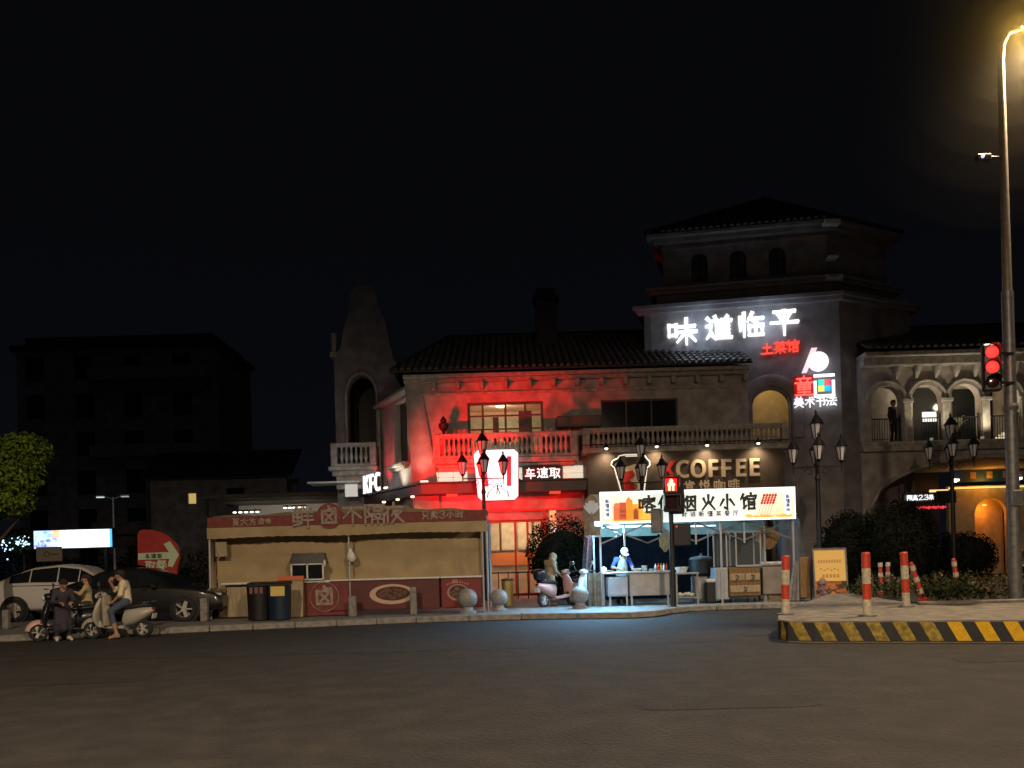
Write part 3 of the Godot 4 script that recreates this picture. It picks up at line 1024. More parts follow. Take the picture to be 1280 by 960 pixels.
func build_restaurant() -> void:
	var z := -34.0
	var t := Transform3D(Basis(), Vector3(0, 0, z))
	var b := thing("restaurant_building", "two-storey restaurant block with a red lit front, balcony and tiled roof", "building")
	var s := st()
	wall_with_holes(s, -3.6, 9.3, 0.1, 8.45, 0.4, [Rect2(-1.56, 5.6, 2.93, 2.07), Rect2(3.6, 5.75, 2.97, 1.88), Rect2(-0.95, 0.16, 2.2, 2.94)], t)
	put("wall", s, M.plaster, b)
	s = st()
	# the battered corner pier
	loft(s, [PackedVector3Array([Vector3(-3.95, 8.45, -34.3), Vector3(-3.95, 8.45, -33.9), Vector3(-3.35, 8.45, -33.9), Vector3(-3.35, 8.45, -34.3)]), PackedVector3Array([Vector3(-3.72, 4.5, -34.3), Vector3(-3.72, 4.5, -33.8), Vector3(-2.75, 4.5, -33.8), Vector3(-2.75, 4.5, -34.3)]), PackedVector3Array([Vector3(-3.7, 0.1, -34.3), Vector3(-3.7, 0.1, -33.75), Vector3(-2.7, 0.1, -33.75), Vector3(-2.7, 0.1, -34.3)])], true)
	put("corner_pier", s, M.plaster, b)
	# the frieze and the cornice below the eaves
	s = st()
	span(s, -3.35, 9.3, 7.98, 8.06, z + 0.0, z + 0.07)
	span(s, -3.98, 9.3, 8.45, 8.6, z - 0.3, z + 0.22, 0.02)
	span(s, -3.98, 9.3, 8.6, 8.74, z - 0.3, z + 0.42, 0.02)
	put("cornice", s, M.stone, b)
	s = st()
	span(s, 0, 0.16, 8.17, 8.448, z, z + 0.34, 0.02)
	var br: MeshInstance3D = null
	for i in 14:
		var at := Transform3D(Basis(), Vector3(-2.9 + i * 0.92, 0, 0))
		if br == null:
			br = put("bracket", s, M.stone, b)
			br.transform = at
		else:
			again(br, at)
	# the roof
	var e0 := Vector3(-4.35, 8.82, z + 0.75)
	var e1 := Vector3(9.3, 8.82, z + 0.75)
	var r1 := Vector3(9.3, 11.5, z - 5.2)
	var r0 := Vector3(-2.6, 11.5, z - 5.2)
	s = st()
	quad(s, e0, e1, r1, r0, Vector3(0, 1, 1))
	quad(s, e0 - Vector3(0, 0.08, 0), e1 - Vector3(0, 0.08, 0), r1 - Vector3(0, 0.08, 0), r0 - Vector3(0, 0.08, 0), Vector3(0, -1, -1))
	quad(s, e0, e1, e1 - Vector3(0, 0.08, 0), e0 - Vector3(0, 0.08, 0), Vector3.BACK)
	quad(s, r0, r1, Vector3(9.3, 8.82, z - 11), Vector3(-4.35, 8.82, z - 11), Vector3(0, 1, -1))
	tri3(s, e0, r0, Vector3(-4.35, 8.82, z - 11), Vector3(-1, 0.6, 0).normalized(), Vector3(-1, 0.6, 0).normalized(), Vector3(-1, 0.6, 0).normalized())
	tube(s, [r0, r1], 0.16, 8)
	tube(s, [e0, r0], 0.13, 8)
	var roof := put("roof", s, M.roof, b)
	s = st()
	tile_rows(s, e0, e1, r1, r0)
	stuff(put("roof_tiles", s, M.tile, roof))
	s = st()
	span(s, 1.3, 2.2, 10.2, 12.6, z - 3.4, z - 4.2, 0.02)
	span(s, 1.2, 2.3, 12.6, 12.75, z - 3.3, z - 4.3, 0.02)
	span(s, 1.35, 2.15, 12.75, 13.1, z - 3.5, z - 4.1)
	put("chimney", s, M.roof, roof)
	# upper rooms behind their windows
	room(b, -2.2, 1.9, 5.6, 7.9, z - 0.4, z - 3.6, M.cream_wall)
	window(b, -1.56, 1.37, 5.6, 7.67, z - 0.12, [0.2, 0.5, 0.76], [0.5, 0.75], M.window_frame, M.pane, 0.1)
	s = st()
	span(s, -0.62, -0.38, 6.2, 7.35, z - 1.6, z - 1.7)
	span(s, 0.42, 0.95, 5.6, 7.5, z - 1.2, z - 1.3)
	ball(s, Vector3(0.0, 6.5, z - 1.3), Vector3(0.28, 0.22, 0.25), 12, 7)
	put("indoor_screen_wall", s, M.brown_panel, b)
	omni(Vector3(-0.3, 7.55, z - 1.8), Color(1.0, 0.93, 0.76), 1.5, 0.15, b)
	s = st()
	lathe(s, [[0.14, 0.0], [0.2, 0.03], [0.2, 0.06], [0.05, 0.09]], 14, Vector3(-0.3, 7.78, z - 1.8))
	put("ceiling_lamp", s, M.lamp_warm, b)
	room(b, 3.3, 6.9, 5.7, 7.9, z - 0.4, z - 2.6, M.black)
	window(b, 3.6, 6.57, 5.75, 7.63, z - 0.12, [0.33, 0.66], [], M.window_frame, M.dark_glass)
	# ground floor: the lit door, its sidelight and the serving wall behind
	room(b, -1.3, 1.7, 0.15, 3.3, z - 0.4, z - 3.2, M.cream_wall)
	window(b, -0.95, 1.25, 0.16, 3.1, z - 0.1, [0.5, 0.72], [], M.red_frame, M.pane, 0.1)
	s = st()
	span(s, -1.2, 1.6, 1.35, 1.85, z - 1.7, z - 1.8)
	put("orange_panel", s, paint(0.6, 0.16, 0.03, 0.6), b)
	s = st()
	span(s, -1.2, 1.6, 0.15, 1.1, z - 1.5, z - 1.9)
	put("serving_counter", s, M.cream_wall, b)
	for i in 4:
		s = st()
		span(s, -1.1 + i * 0.68, -0.5 + i * 0.68, 1.95, 3.1, z - 2.3, z - 2.36, 0.02)
		put("tall_panel", s, M.cream_wall, b)
	omni(Vector3(0.2, 3.05, z - 1.0), Color(1.0, 0.9, 0.74), 2.2, 0.15, b)
	s = st()
	span(s, -0.3, 0.7, 3.2, 3.26, z - 0.95, z - 1.1)
	put("ceiling_lamp", s, M.lamp_warm, b)
	s = st()
	span(s, 1.5, 1.75, 2.2, 3.45, z, z + 0.08, 0.01)
	put("menu_light_panel", s, lit(0.75, 0.6, 0.28, 0.55), b)
	s = st()
	span(s, 1.58, 1.75, 2.25, 2.75, z + 0.085, z + 0.1)
	put("white_menu_light", s, lit(0.9, 0.9, 0.95, 1.0), b)
	# the white fascia above the drive-through canopy, its light put into glowing panels
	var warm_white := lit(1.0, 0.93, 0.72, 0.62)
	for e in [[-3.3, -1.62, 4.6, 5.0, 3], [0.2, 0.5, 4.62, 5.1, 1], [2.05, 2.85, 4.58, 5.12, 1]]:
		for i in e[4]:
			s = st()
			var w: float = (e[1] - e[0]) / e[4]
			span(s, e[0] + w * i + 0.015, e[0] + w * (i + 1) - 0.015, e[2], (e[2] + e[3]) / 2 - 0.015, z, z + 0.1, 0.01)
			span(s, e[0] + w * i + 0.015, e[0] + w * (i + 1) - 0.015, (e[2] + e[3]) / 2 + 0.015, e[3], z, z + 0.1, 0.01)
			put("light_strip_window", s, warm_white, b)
	# the canopy: along the front, then back along the slanting wall
	s = st()
	var cp := PackedVector2Array([Vector2(2.85, 34.0), Vector2(2.85, 32.8), Vector2(-3.3, 32.8), Vector2(-7.6, 40.2), Vector2(-6.9, 41.0), Vector2(-3.75, 34.0)])
	prism(s, cp, 0.36, Transform3D(Basis(Vector3.RIGHT, Vector3.FORWARD, Vector3.UP), Vector3(0, 4.46, 0)))
	put("canopy", s, M.window_frame, b)
	s = st()
	prism(s, PackedVector2Array([Vector2(2.9, 33.0), Vector2(2.9, 32.72), Vector2(-3.37, 32.72), Vector2(-7.72, 40.15), Vector2(-7.5, 40.3), Vector2(-3.25, 33.0)]), 0.06, Transform3D(Basis(Vector3.RIGHT, Vector3.FORWARD, Vector3.UP), Vector3(0, 4.53, 0)))
	put("canopy_trim", s, M.dark_metal, b)
	for i in 3:
		var p := Vector3(-3.55, 4.09, -33.6).lerp(Vector3(-5.0, 4.09, -36.1), i / 2.0) + Vector3(-0.15, -0.05, 0.25)
		s = st()
		lathe(s, [[0.05, 0.0], [0.08, 0.02], [0.07, 0.08]], 10, p - Vector3(0, 0.03, 0))
		put("down_light", s, M.lamp_warm, b)
		aimed(p - Vector3(0, 0.05, 0), p + Vector3(0.2, -2.0, -0.3), Color(1, 0.72, 0.42), 0.7, 60, 0.05, 0.8, b)
	s = st()
	span(s, -3.3, 2.9, 3.42, 3.5, z, z + 0.12)
	span(s, -1.05, -0.95, 0.16, 3.42, z, z + 0.1)
	span(s, 1.25, 1.37, 0.16, 3.42, z, z + 0.1)
	put("door_surround", s, M.red_frame, b)
	# the red floodlights: a row on the canopy and a row under it
	s = st()
	box(s, Vector3.ZERO, Vector3(0.42, 0.09, 0.16), Basis(), 0.02)
	var glow := lit(1.0, 0.04, 0.02, 1.6)
	var first: MeshInstance3D = null
	for x in [-2.55, -1.75, 0.9, 2.2]:
		var at := Transform3D(Basis(), Vector3(x, 4.52, -33.05))
		if first == null:
			first = put("red_floodlight", s, glow, b)
			first.transform = at
		else:
			again(first, at)
	for q in [[-2.3, 0.8], [0.7, 1.0], [2.0, 0.7]]:
		aimed(Vector3(q[0], 4.62, -32.8), Vector3(q[0], 6.5, -33.3), Color(1.0, 0.035, 0.02), q[1], 82, 0.15, 1.0, b)
	for q in [[-2.2, 4.0], [0.0, 5.0], [1.7, 3.5]]:
		again(first, Transform3D(Basis(), Vector3(q[0], 4.06, -33.3)))
		aimed(Vector3(q[0], 4.0, -33.25), Vector3(q[0], 2.3, -34.0), Color(1.0, 0.035, 0.02), q[1], 80, 0.15, 1.0, b)
	# the balconies
	s = st()
	span(s, -2.9, 2.62, 5.22, 5.42, z, z + 1.0, 0.03)
	span(s, -2.75, 2.5, 5.1, 5.22, z, z + 0.8, 0.03)
	put("balcony_floor", s, M.stone, b)
	balustrade(b, Vector3(-2.85, 5.42, z + 0.86), Vector3(2.58, 5.42, z + 0.86), 0.93, 26, M.stone)
	s = st()
	span(s, 2.75, 10.6, 5.46, 5.64, z + 0.12, z + 1.0, 0.03)
	put("balcony_floor", s, M.stone, b)
	balustrade(b, Vector3(2.78, 5.62, z + 0.88), Vector3(10.5, 5.62, z + 0.88), 0.8, 38, M.stone)
	s = st()
	span(s, 1.85, 3.55, 6.55, 6.98, z + 0.003, z + 0.5, 0.02)
	put("dark_awning", s, M.window_frame, b)
	# an urn lamp on the wall over the left end of the balcony
	s = st()
	lathe(s, [[0.08, 0.0], [0.05, 0.1], [0.17, 0.25], [0.2, 0.42], [0.1, 0.48], [0.13, 0.55], [0.03, 0.7]], 10, Vector3(-2.45, 6.35, z + 0.7))
	put("urn", s, M.dark_metal, b)
	# the brown fascia of the coffee counter, with a dark shop front under it
	s = st()
	span(s, 2.92, 10.3, 3.3, 5.46, z + 0.82, z + 1.0)
	span(s, 2.92, 10.3, 3.1, 3.3, z, z + 1.0)
	put("fascia_panel", s, M.brown_panel, b)
	for x in [3.2, 5.0, 6.8, 8.6, 10.1]:
		s = st()
		span(s, x - 0.08, x + 0.08, 0.16, 3.1, z, z + 0.12)
		put("shop_front_post", s, M.window_frame, b)
	for i in 4:
		s = st()
		quad(s, Vector3(3.28 + i * 1.8, 0.2, z + 0.05), Vector3(4.9 + i * 1.8, 0.2, z + 0.05), Vector3(4.9 + i * 1.8, 3.05, z + 0.05), Vector3(3.28 + i * 1.8, 3.05, z + 0.05), Vector3.BACK)
		put("pane", s, M.dark_glass, b)

func build_red_floods() -> void:
	var b := thing("red_flood_mast", "short mast with two red floodlights hidden behind the closed stall", "floodlight", Vector3(-5.6, 0.15, -27.6))
	var s := st()
	tube(s, [Vector3.ZERO, Vector3(0, 2.6, 0)], 0.05, 8)
	beam(s, Vector3(-0.5, 2.55, 0), Vector3(0.5, 2.55, 0), 0.06, 0.06)
	put("mast", s, M.dark_metal, b)
	for x in [-0.45, 0.45]:
		s = st()
		box(s, Vector3(x, 2.66, 0), Vector3(0.4, 0.14, 0.1), Basis(Vector3.RIGHT, 0.6), 0.02)
		put("red_floodlight", s, lit(1.0, 0.04, 0.02, 1.6), b)
		aimed(Vector3(x, 2.72, -0.16), Vector3(4.9 + x, 5.5, -6.4), Color(1.0, 0.035, 0.02), 145.0, 23, 0.1, 1.0, b)

func build_gable_wing() -> void:
	var z := -38.0
	var t := Transform3D(Basis(), Vector3(0, 0, z))
	var b := thing("gable_wing", "dark wing with a tall curved gable, pointed arch and small balcony", "building")
	var s := st()
	var p := [Vector2(-7.45, 6.0)] + arch(-6.3, 0.6, 6.0, 9.7, 12, 0.5) + [Vector2(-3.9, 6.0), Vector2(-3.9, 9.3), Vector2(-4.4, 9.7), Vector2(-4.85, 10.3), Vector2(-5.05, 11.2), Vector2(-5.2, 12.0), Vector2(-5.5, 12.7), Vector2(-5.6, 13.3), Vector2(-5.75, 13.55), Vector2(-6.45, 13.6), Vector2(-6.6, 13.3), Vector2(-6.75, 12.4), Vector2(-7.0, 11.7), Vector2(-7.15, 10.9), Vector2(-7.45, 10.6)]
	prism(s, PackedVector2Array(p), 0.5, t)
	span(s, -7.45, -3.9, 0.1, 5.995, z, z - 0.5)
	put("wall", s, M.tower_plaster, b)
	s = st()
	var ring_pts := arch(-6.3, 0.68, 6.6, 9.8, 14, 0.5)
	var path := []
	for q in ring_pts:
		path.append(Vector3(q.x, q.y, z + 0.04))
	tube(s, path, 0.07, 6)
	put("arch_trim", s, M.stone, b)
	s = st()
	span(s, -7.6, -7.3, 10.5, 10.75, z + 0.1, z - 0.55, 0.02)
	span(s, -7.55, -7.35, 10.75, 11.6, z + 0.05, z - 0.4, 0.05)
	put("finial", s, M.stone, b)
	room(b, -7.1, -5.5, 6.0, 9.8, z - 0.5, z - 2.5, M.black)
	s = st()
	span(s, -7.62, -5.55, 5.52, 5.7, z - 0.1, z + 1.0, 0.03)
	span(s, -7.5, -5.6, 5.3, 5.52, z - 0.1, z + 0.85, 0.03)
	span(s, -7.35, -5.6, 4.75, 5.3, z - 0.1, z + 0.7, 0.02)
	put("balcony_floor", s, M.stone, b)
	balustrade(b, Vector3(-7.5, 5.7, z + 0.85), Vector3(-5.6, 5.7, z + 0.85), 0.98, 6, M.stone)
	s = st()
	span(s, -8.5, -6.3, 4.98, 5.06, z - 0.1, z + 1.15, 0.02)
	put("white_ledge", s, M.white_paint, b)
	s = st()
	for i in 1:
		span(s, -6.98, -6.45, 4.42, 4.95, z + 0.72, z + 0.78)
	put("light_panel_window", s, lit(0.95, 0.95, 0.85, 0.26), b)  # stands for wall lit by the corner letters, the light put in as glow
	# the wall that runs slantwise from the gable to the street front
	var a := Vector3(-5.5, 0, -37.9)
	var c := Vector3(-3.75, 0, -34.05)
	var f := facing(a, c)
	s = st()
	wall_with_holes(s, 0, 4.22, 0.1, 8.2, 0.3, [Rect2(2.0, 5.55, 1.7, 2.5)], f)
	put("slanting_wall", s, M.plaster, b)
	s = st()
	box(s, f * Vector3(2.85, 6.8, -0.28), Vector3(1.7, 2.5, 0.02), f.basis)
	put("dark_pane", s, M.dark_glass, b)
	s = st()
	box(s, f * Vector3(2.85, 5.45, 0.08), Vector3(2.1, 0.14, 0.5), f.basis, 0.03)
	box(s, f * Vector3(2.85, 5.325, 0.02), Vector3(1.9, 0.12, 0.34), f.basis, 0.03)
	put("window_sill", s, M.stone, b)
	s = st()
	box(s, f * Vector3(2.1, 8.27, 0.05), Vector3(4.3, 0.16, 0.5), f.basis, 0.03)
	put("coping", s, M.stone, b)
	s = st()
	tube(s, [f * Vector3(0.2, 8.1, 0.12), f * Vector3(0.2, 4.5, 0.12)], 0.05, 8)
	put("drainpipe", s, M.stone, b)
	aimed(f * Vector3(1.0, 4.7, 0.9), f * Vector3(1.2, 5.9, 0.0), Color(1.0, 0.04, 0.03), 3.5, 38, 0.1, 1.0, b)
	aimed(f * Vector3(2.9, 4.7, 0.7), f * Vector3(3.4, 5.6, 0.0), Color(1.0, 0.95, 0.85), 2.5, 60, 0.1, 1.0, b)
	aimed(Vector3(-3.2, 4.62, -32.95), Vector3(-3.45, 6.6, -33.9), Color(1.0, 0.94, 0.84), 1.6, 45, 0.1, 1.0, b)  # both white spots are added to brighten the pier and the wall beside it
	s = st()
	span(s, -3.35, -3.05, 4.53, 4.61, -32.98, -32.86, 0.02)
	put("white_floodlight", s, lit(1.0, 0.94, 0.84, 1.2), b)  # fixture added to go with the pier's extra light
	s = st()
	box(s, f * Vector3(1.0, 4.56, 0.9), Vector3(0.3, 0.08, 0.12), f.basis, 0.02)
	put("red_floodlight", s, lit(1.0, 0.04, 0.02, 1.6), b)
	s = st()
	box(s, f * Vector3(2.9, 4.56, 0.7), Vector3(0.3, 0.08, 0.12), f.basis, 0.02)
	put("white_floodlight", s, lit(1.0, 0.92, 0.75, 1.2), b)  # second added fixture, for the white spot on the slanting wall

func build_tower() -> void:
	var b := thing("corner_tower", "tall corner tower with three small arched windows below a hipped roof", "building")
	var a := Vector3(5.56, 0, -35.3)
	var c := Vector3(12.9, 0, -34.0)
	var d := Vector3(16.6, 0, -36.1)
	var e := Vector3(16.2, 0, -42.0)
	var g := Vector3(7.9, 0, -43.0)
	var f := facing(a, c)
	var w := (c - a).length()
	var s := st()
	# front: an arched opening on the balcony
	var cut := [Vector2(0, 6.0)] + arch(4.82, 0.7, 6.0, 7.98, 14) + [Vector2(w, 6.0), Vector2(w, 11.2), Vector2(0, 11.2)]
	prism(s, PackedVector2Array(cut), 0.4, f)
	var low := PackedVector2Array([Vector2(3.6, 0.1), Vector2(w, 0.1), Vector2(w, 5.995), Vector2(3.6, 5.995)])
	prism(s, low, 0.4, f)
	for pr in [[c, d], [d, e], [e, g], [g, a]]:
		var ff := facing(pr[0], pr[1])
		var l: float = (pr[1] - pr[0]).length()
		prism(s, PackedVector2Array([Vector2(0.002, 0.1), Vector2(l, 0.1), Vector2(l, 11.2), Vector2(0.002, 11.2)]), 0.3, ff)
	put("wall", s, M.tower_plaster, b)
	s = st()
	var path := []
	for q in arch(4.82, 0.98, 6.0, 8.28, 16):
		path.append(f * Vector3(q.x, q.y, 0.05))
	tube(s, path, 0.26, 6, 0.5)
	put("arch_trim", s, M.tower_plaster, b)
	# the room behind the arch
	s = st()
	box(s, f * Vector3(4.6, 7.2, -2.2), Vector3(3.0, 3.2, 0.1), f.basis)
	box(s, f * Vector3(3.6, 7.2, -1.3), Vector3(0.1, 3.2, 1.8), f.basis)
	box(s, f * Vector3(6.1, 7.2, -1.3), Vector3(0.1, 3.2, 1.8), f.basis)
	box(s, f * Vector3(4.8, 8.85, -1.3), Vector3(2.6, 0.1, 1.8), f.basis)
	box(s, f * Vector3(4.8, 5.9, -1.3), Vector3(2.6, 0.1, 1.8), f.basis)
	put("interior_room", s, M.cream_wall, b)
	s = st()
	lathe(s, [[0.12, 0.0], [0.17, 0.03], [0.17, 0.06], [0.04, 0.09]], 12, f * Vector3(4.9, 8.66, -1.2))
	put("ceiling_lamp", s, M.lamp_warm, b)
	omni(f * Vector3(4.9, 8.5, -1.2), Color(1.0, 0.83, 0.52), 0.42, 0.12, b)
	# set-backs: cornices and the upper storey
	var levels := [[11.2, 11.36, 0.25], [11.36, 11.5, 0.38], [12.05, 12.2, -0.25], [12.2, 12.3, -0.1]]
	var ringed := func(inset: float) -> PackedVector2Array:
		var poly := PackedVector2Array([Vector2(a.x, -a.z), Vector2(c.x, -c.z), Vector2(d.x, -d.z), Vector2(e.x, -e.z), Vector2(g.x, -g.z)])
		var o := Geometry2D.offset_polygon(poly, inset, Geometry2D.JOIN_MITER)
		return o[0]
	var flat := Basis(Vector3.RIGHT, Vector3.FORWARD, Vector3.UP)
	s = st()
	for l in levels:
		prism(s, ringed.call(l[2]), l[1] - l[0] - 0.003, Transform3D(flat, Vector3(0, l[1], 0)))
	put("cornice", s, M.tower_plaster, b)
	s = st()
	prism(s, ringed.call(-0.45), 0.55, Transform3D(flat, Vector3(0, 12.05, 0)))
	put("setback_wall", s, M.tower_plaster, b)
	var up: PackedVector2Array = ringed.call(-0.72)
	# corner points of the upper storey near a and c
	var near_of := func(q: Vector3) -> Vector3:
		var best := up[0]
		for v in up:
			if v.distance_to(Vector2(q.x, -q.z)) < best.distance_to(Vector2(q.x, -q.z)):
				best = v
		return Vector3(best.x, 0, -best.y)
	var ua: Vector3 = near_of.call(a)
	var uc: Vector3 = near_of.call(c)
	var ud: Vector3 = near_of.call(d)
	var ue: Vector3 = near_of.call(e)
	var ug: Vector3 = near_of.call(g)
	var uf := facing(ua, uc)
	var uw := (uc - ua).length()
	s = st()
	var top_line := [Vector2(0, 12.6)]
	for i in 3:
		top_line += arch(1.45 + i * 1.52, 0.32, 12.6, 13.75, 8)
	top_line += [Vector2(uw, 12.6), Vector2(uw, 14.35), Vector2(0, 14.35)]
	prism(s, PackedVector2Array(top_line), 0.3, uf)
	prism(s, PackedVector2Array([Vector2(0, 12.3), Vector2(uw, 12.3), Vector2(uw, 12.598), Vector2(0, 12.598)]), 0.3, uf)
	for pr in [[uc, ud], [ud, ue], [ue, ug], [ug, ua]]:
		var l: float = (pr[1] - pr[0]).length()
		prism(s, PackedVector2Array([Vector2(0.002, 12.3), Vector2(l, 12.3), Vector2(l, 14.35), Vector2(0.002, 14.35)]), 0.3, facing(pr[0], pr[1]))
	put("upper_wall", s, M.tower_plaster, b)
	for i in 3:
		var x := 1.45 + i * 1.52
		s = st()
		var ap := []
		for q in arch(x, 0.3, 12.6, 13.72, 10):
			ap.append(uf * Vector3(q.x, q.y, -0.12))
		tube(s, ap, 0.035, 5)
		beam(s, uf * Vector3(x, 12.6, -0.12), uf * Vector3(x, 13.7, -0.12), 0.04, 0.04)
		beam(s, uf * Vector3(x - 0.3, 13.2, -0.12), uf * Vector3(x + 0.3, 13.2, -0.12), 0.04, 0.04)
		var fr := put("window", s, M.black, b)
		s = st()
		prism(s, PackedVector2Array(arch(x, 0.32, 12.6, 13.75, 8)), 0.01, uf.translated_local(Vector3(0, 0, -0.2)))
		put("pane", s, paint(0.1, 0.11, 0.13, 0.15), fr)
	s = st()
	for h in [[13.95, 14.05, -0.66], [14.2, 14.36, -0.4], [14.36, 14.48, -0.15]]:
		prism(s, ringed.call(h[2]), h[1] - h[0] - 0.003, Transform3D(flat, Vector3(0, h[1], 0)))
	put("eaves_cornice", s, M.tower_plaster, b)
	# corner blocks; the white light they catch is put into their colour
	for q in [[14.36, 0.32, 0.22], [13.0, 0.2, 0.12], [12.18, 0.36, 0.24]]:
		s = st()
		box(s, uc + Vector3(0.05, q[0], 0.35), Vector3(q[1] * 2.0, q[2], 0.5), Basis(), 0.03)
		put("corner_block", s, M.white_paint, b)
	# the hipped roof
	var eave: PackedVector2Array = ringed.call(-0.15)
	var apex := Vector3(11.5, 17.0, -38.6)
	s = st()
	var pts := []
	for v in eave:
		pts.append(Vector3(v.x, 14.5, -v.y))
	for i in pts.size():
		var p0: Vector3 = pts[i]
		var p1: Vector3 = pts[(i + 1) % pts.size()]
		var n := (p1 - p0).cross(apex - p0).normalized()
		if n.y < 0:
			n = -n
		tri3(s, p0, p1, apex, n, n, n)
		tube(s, [p0 + Vector3(0, 0.05, 0), apex + Vector3(0, 0.05, 0)], 0.11, 6)
	var roof := put("roof", s, M.roof, b)
	s = st()
	for i in pts.size():
		var p0: Vector3 = pts[i]
		var p1: Vector3 = pts[(i + 1) % pts.size()]
		if (p0.z + p1.z) / 2.0 > -37.5:
			if p0.x > p1.x:
				var sw := p0; p0 = p1; p1 = sw
			tile_rows(s, p0, p1, apex, apex)
	stuff(put("roof_tiles", s, M.tile, roof))

func build_arcade() -> void:
	var z := -38.0
	var t := Transform3D(Basis(), Vector3(0, 0, z))
	var b := thing("arcade_building", "two-storey arcade wing with lit loggia arches above a wide gateway", "building", Vector3(0, 0.155, 0))
	b.scale = Vector3.ONE * 0.9
	var s := st()
	var p := [Vector2(15.2, 6.2)]
	for c in [16.35, 18.1, 19.75, 21.45, 23.2, 24.95, 26.7]:
		p += arch(c, 0.66, 6.2, 8.62, 12)
	p += [Vector2(30, 6.2), Vector2(30, 9.75), Vector2(15.2, 9.75)]
	prism(s, PackedVector2Array(p), 0.45, t)
	put("loggia_wall", s, M.plaster, b)
	s = st()
	var gate := [Vector2(15.2, 0.1), Vector2(15.3, 0.1)]
	for i in 17:
		var k := i / 16.0
		var x := lerpf(15.3, 26.0, k)
		gate.append(Vector2(x, 2.9 + 2.5 * sqrt(maxf(0.0, 1.0 - pow((x - 20.65) / 5.35, 2.0)))))
	gate += [Vector2(26.0, 0.1), Vector2(30, 0.1), Vector2(30, 5.75), Vector2(15.2, 5.75)]
	prism(s, PackedVector2Array(gate), 0.6, t)
	put("gateway_wall", s, M.plaster, b)
	s = st()
	var path := []
	for i in range(2, gate.size() - 4):
		path.append(Vector3(gate[i].x, gate[i].y + 0.06, z + 0.03))
	tube(s, path, 0.09, 6)
	put("gateway_trim", s, M.stone, b)
	s = st()
	span(s, 15.2, 30, 5.76, 6.0, z - 0.5, z + 0.28, 0.03)
	span(s, 15.2, 30, 6.0, 6.19, z - 4.0, z + 0.16, 0.03)
	put("floor_ledge", s, M.stone, b)
	# pilasters, hood moulds and corbels
	for c in [16.35, 18.1, 19.75, 21.45]:
		s = st()
		var hood := []
		for q in arch(c, 0.83, 7.9, 8.82, 14).slice(1, 16):
			hood.append(Vector3(q.x, q.y, z + 0.05))
		tube(s, hood, 0.075, 6)
		put("hood_mould", s, M.stone, b)
	for c in [17.22, 18.92, 20.6, 22.3]:
		s = st()
		span(s, c - 0.17, c + 0.17, 6.2, 7.86, z + 0.002, z + 0.12, 0.02)
		span(s, c - 0.24, c + 0.24, 7.86, 8.02, z + 0.002, z + 0.2, 0.02)
		put("pilaster", s, M.stone, b)
		for o in [-0.42, 0.42]:
			s = st()
			loft(s, [PackedVector3Array([Vector3(c + o - 0.13, 9.4, z), Vector3(c + o + 0.13, 9.4, z), Vector3(c + o + 0.13, 9.4, z + 0.42), Vector3(c + o - 0.13, 9.4, z + 0.42)]), PackedVector3Array([Vector3(c + o - 0.1, 9.15, z), Vector3(c + o + 0.1, 9.15, z), Vector3(c + o + 0.1, 9.15, z + 0.3), Vector3(c + o - 0.1, 9.15, z + 0.3)]), PackedVector3Array([Vector3(c + o - 0.05, 8.9, z), Vector3(c + o + 0.05, 8.9, z), Vector3(c + o + 0.05, 8.9, z + 0.08), Vector3(c + o - 0.05, 8.9, z + 0.08)])], true)
			put("corbel", s, M.stone, b)
	s = st()
	span(s, 15.2, 30, 9.4, 9.75, z + 0.003, z + 0.5, 0.03)
	span(s, 15.2, 30, 9.75, 9.95, z - 0.3, z + 0.75, 0.03)
	put("cornice", s, M.stone, b)
	var e0 := Vector3(15.2, 10.0, z + 0.95)
	var e1 := Vector3(30, 10.0, z + 0.95)
	s = st()
	quad(s, e0, e1, Vector3(30, 12.2, z - 4.2), Vector3(15.2, 12.2, z - 4.2), Vector3(0, 1, 1))
	quad(s, Vector3(15.2, 12.2, z - 4.2), Vector3(30, 12.2, z - 4.2), Vector3(30, 10, z - 9), Vector3(15.2, 10, z - 9), Vector3(0, 1, -1))
	quad(s, e0 - Vector3(0, 0.06, 0), e1 - Vector3(0, 0.06, 0), Vector3(30, 12.1, z - 4.2), Vector3(15.2, 12.1, z - 4.2), Vector3(0, -1, -1))
	var roof := put("roof", s, M.roof, b)
	s = st()
	tile_rows(s, e0, e1, Vector3(30, 12.2, z - 4.2), Vector3(15.2, 12.2, z - 4.2), 0.3, 0.5)
	stuff(put("roof_tiles", s, M.tile, roof))
	# the loggia behind the arches
	room(b, 15.4, 29.9, 6.19, 9.5, z - 0.45, z - 3.6, M.plaster, "loggia_room")
	s = st()
	span(s, 19.05, 20.7, 6.19, 9.1, z - 3.4, z - 3.5)
	span(s, 20.95, 22.8, 6.19, 9.0, z - 3.4, z - 3.5)
	span(s, 17.95, 18.95, 6.19, 8.7, z - 3.4, z - 3.5)
	put("dark_shop_window", s, M.dark_glass, b)
	s = st()
	span(s, 19.45, 20.1, 7.5, 7.95, z - 3.3, z - 3.36)
	put("counter_light", s, lit(0.85, 0.95, 1.0, 0.75), b)
	s = st()
	for i in 7:
		span(s, 22.25 + i * 0.15, 22.35 + i * 0.15, 6.45, 6.55 + 0.1 * (i % 3), z - 2.2, z - 2.25)
	put("string_light", s, lit(1.0, 0.9, 0.6, 0.6), b)
	for q in [[16.3, 1.9], [19.0, 1.6], [21.2, 1.3]]:
		omni(Vector3(q[0], 8.5, z - 1.3), Color(1.0, 0.92, 0.74), q[1] * 1.15, 0.12, b)
		s = st()
		lathe(s, [[0.1, 0.0], [0.14, 0.03], [0.03, 0.08]], 10, Vector3(q[0], 9.4, z - 0.8))
		put("ceiling_lamp", s, M.lamp_dim, b)
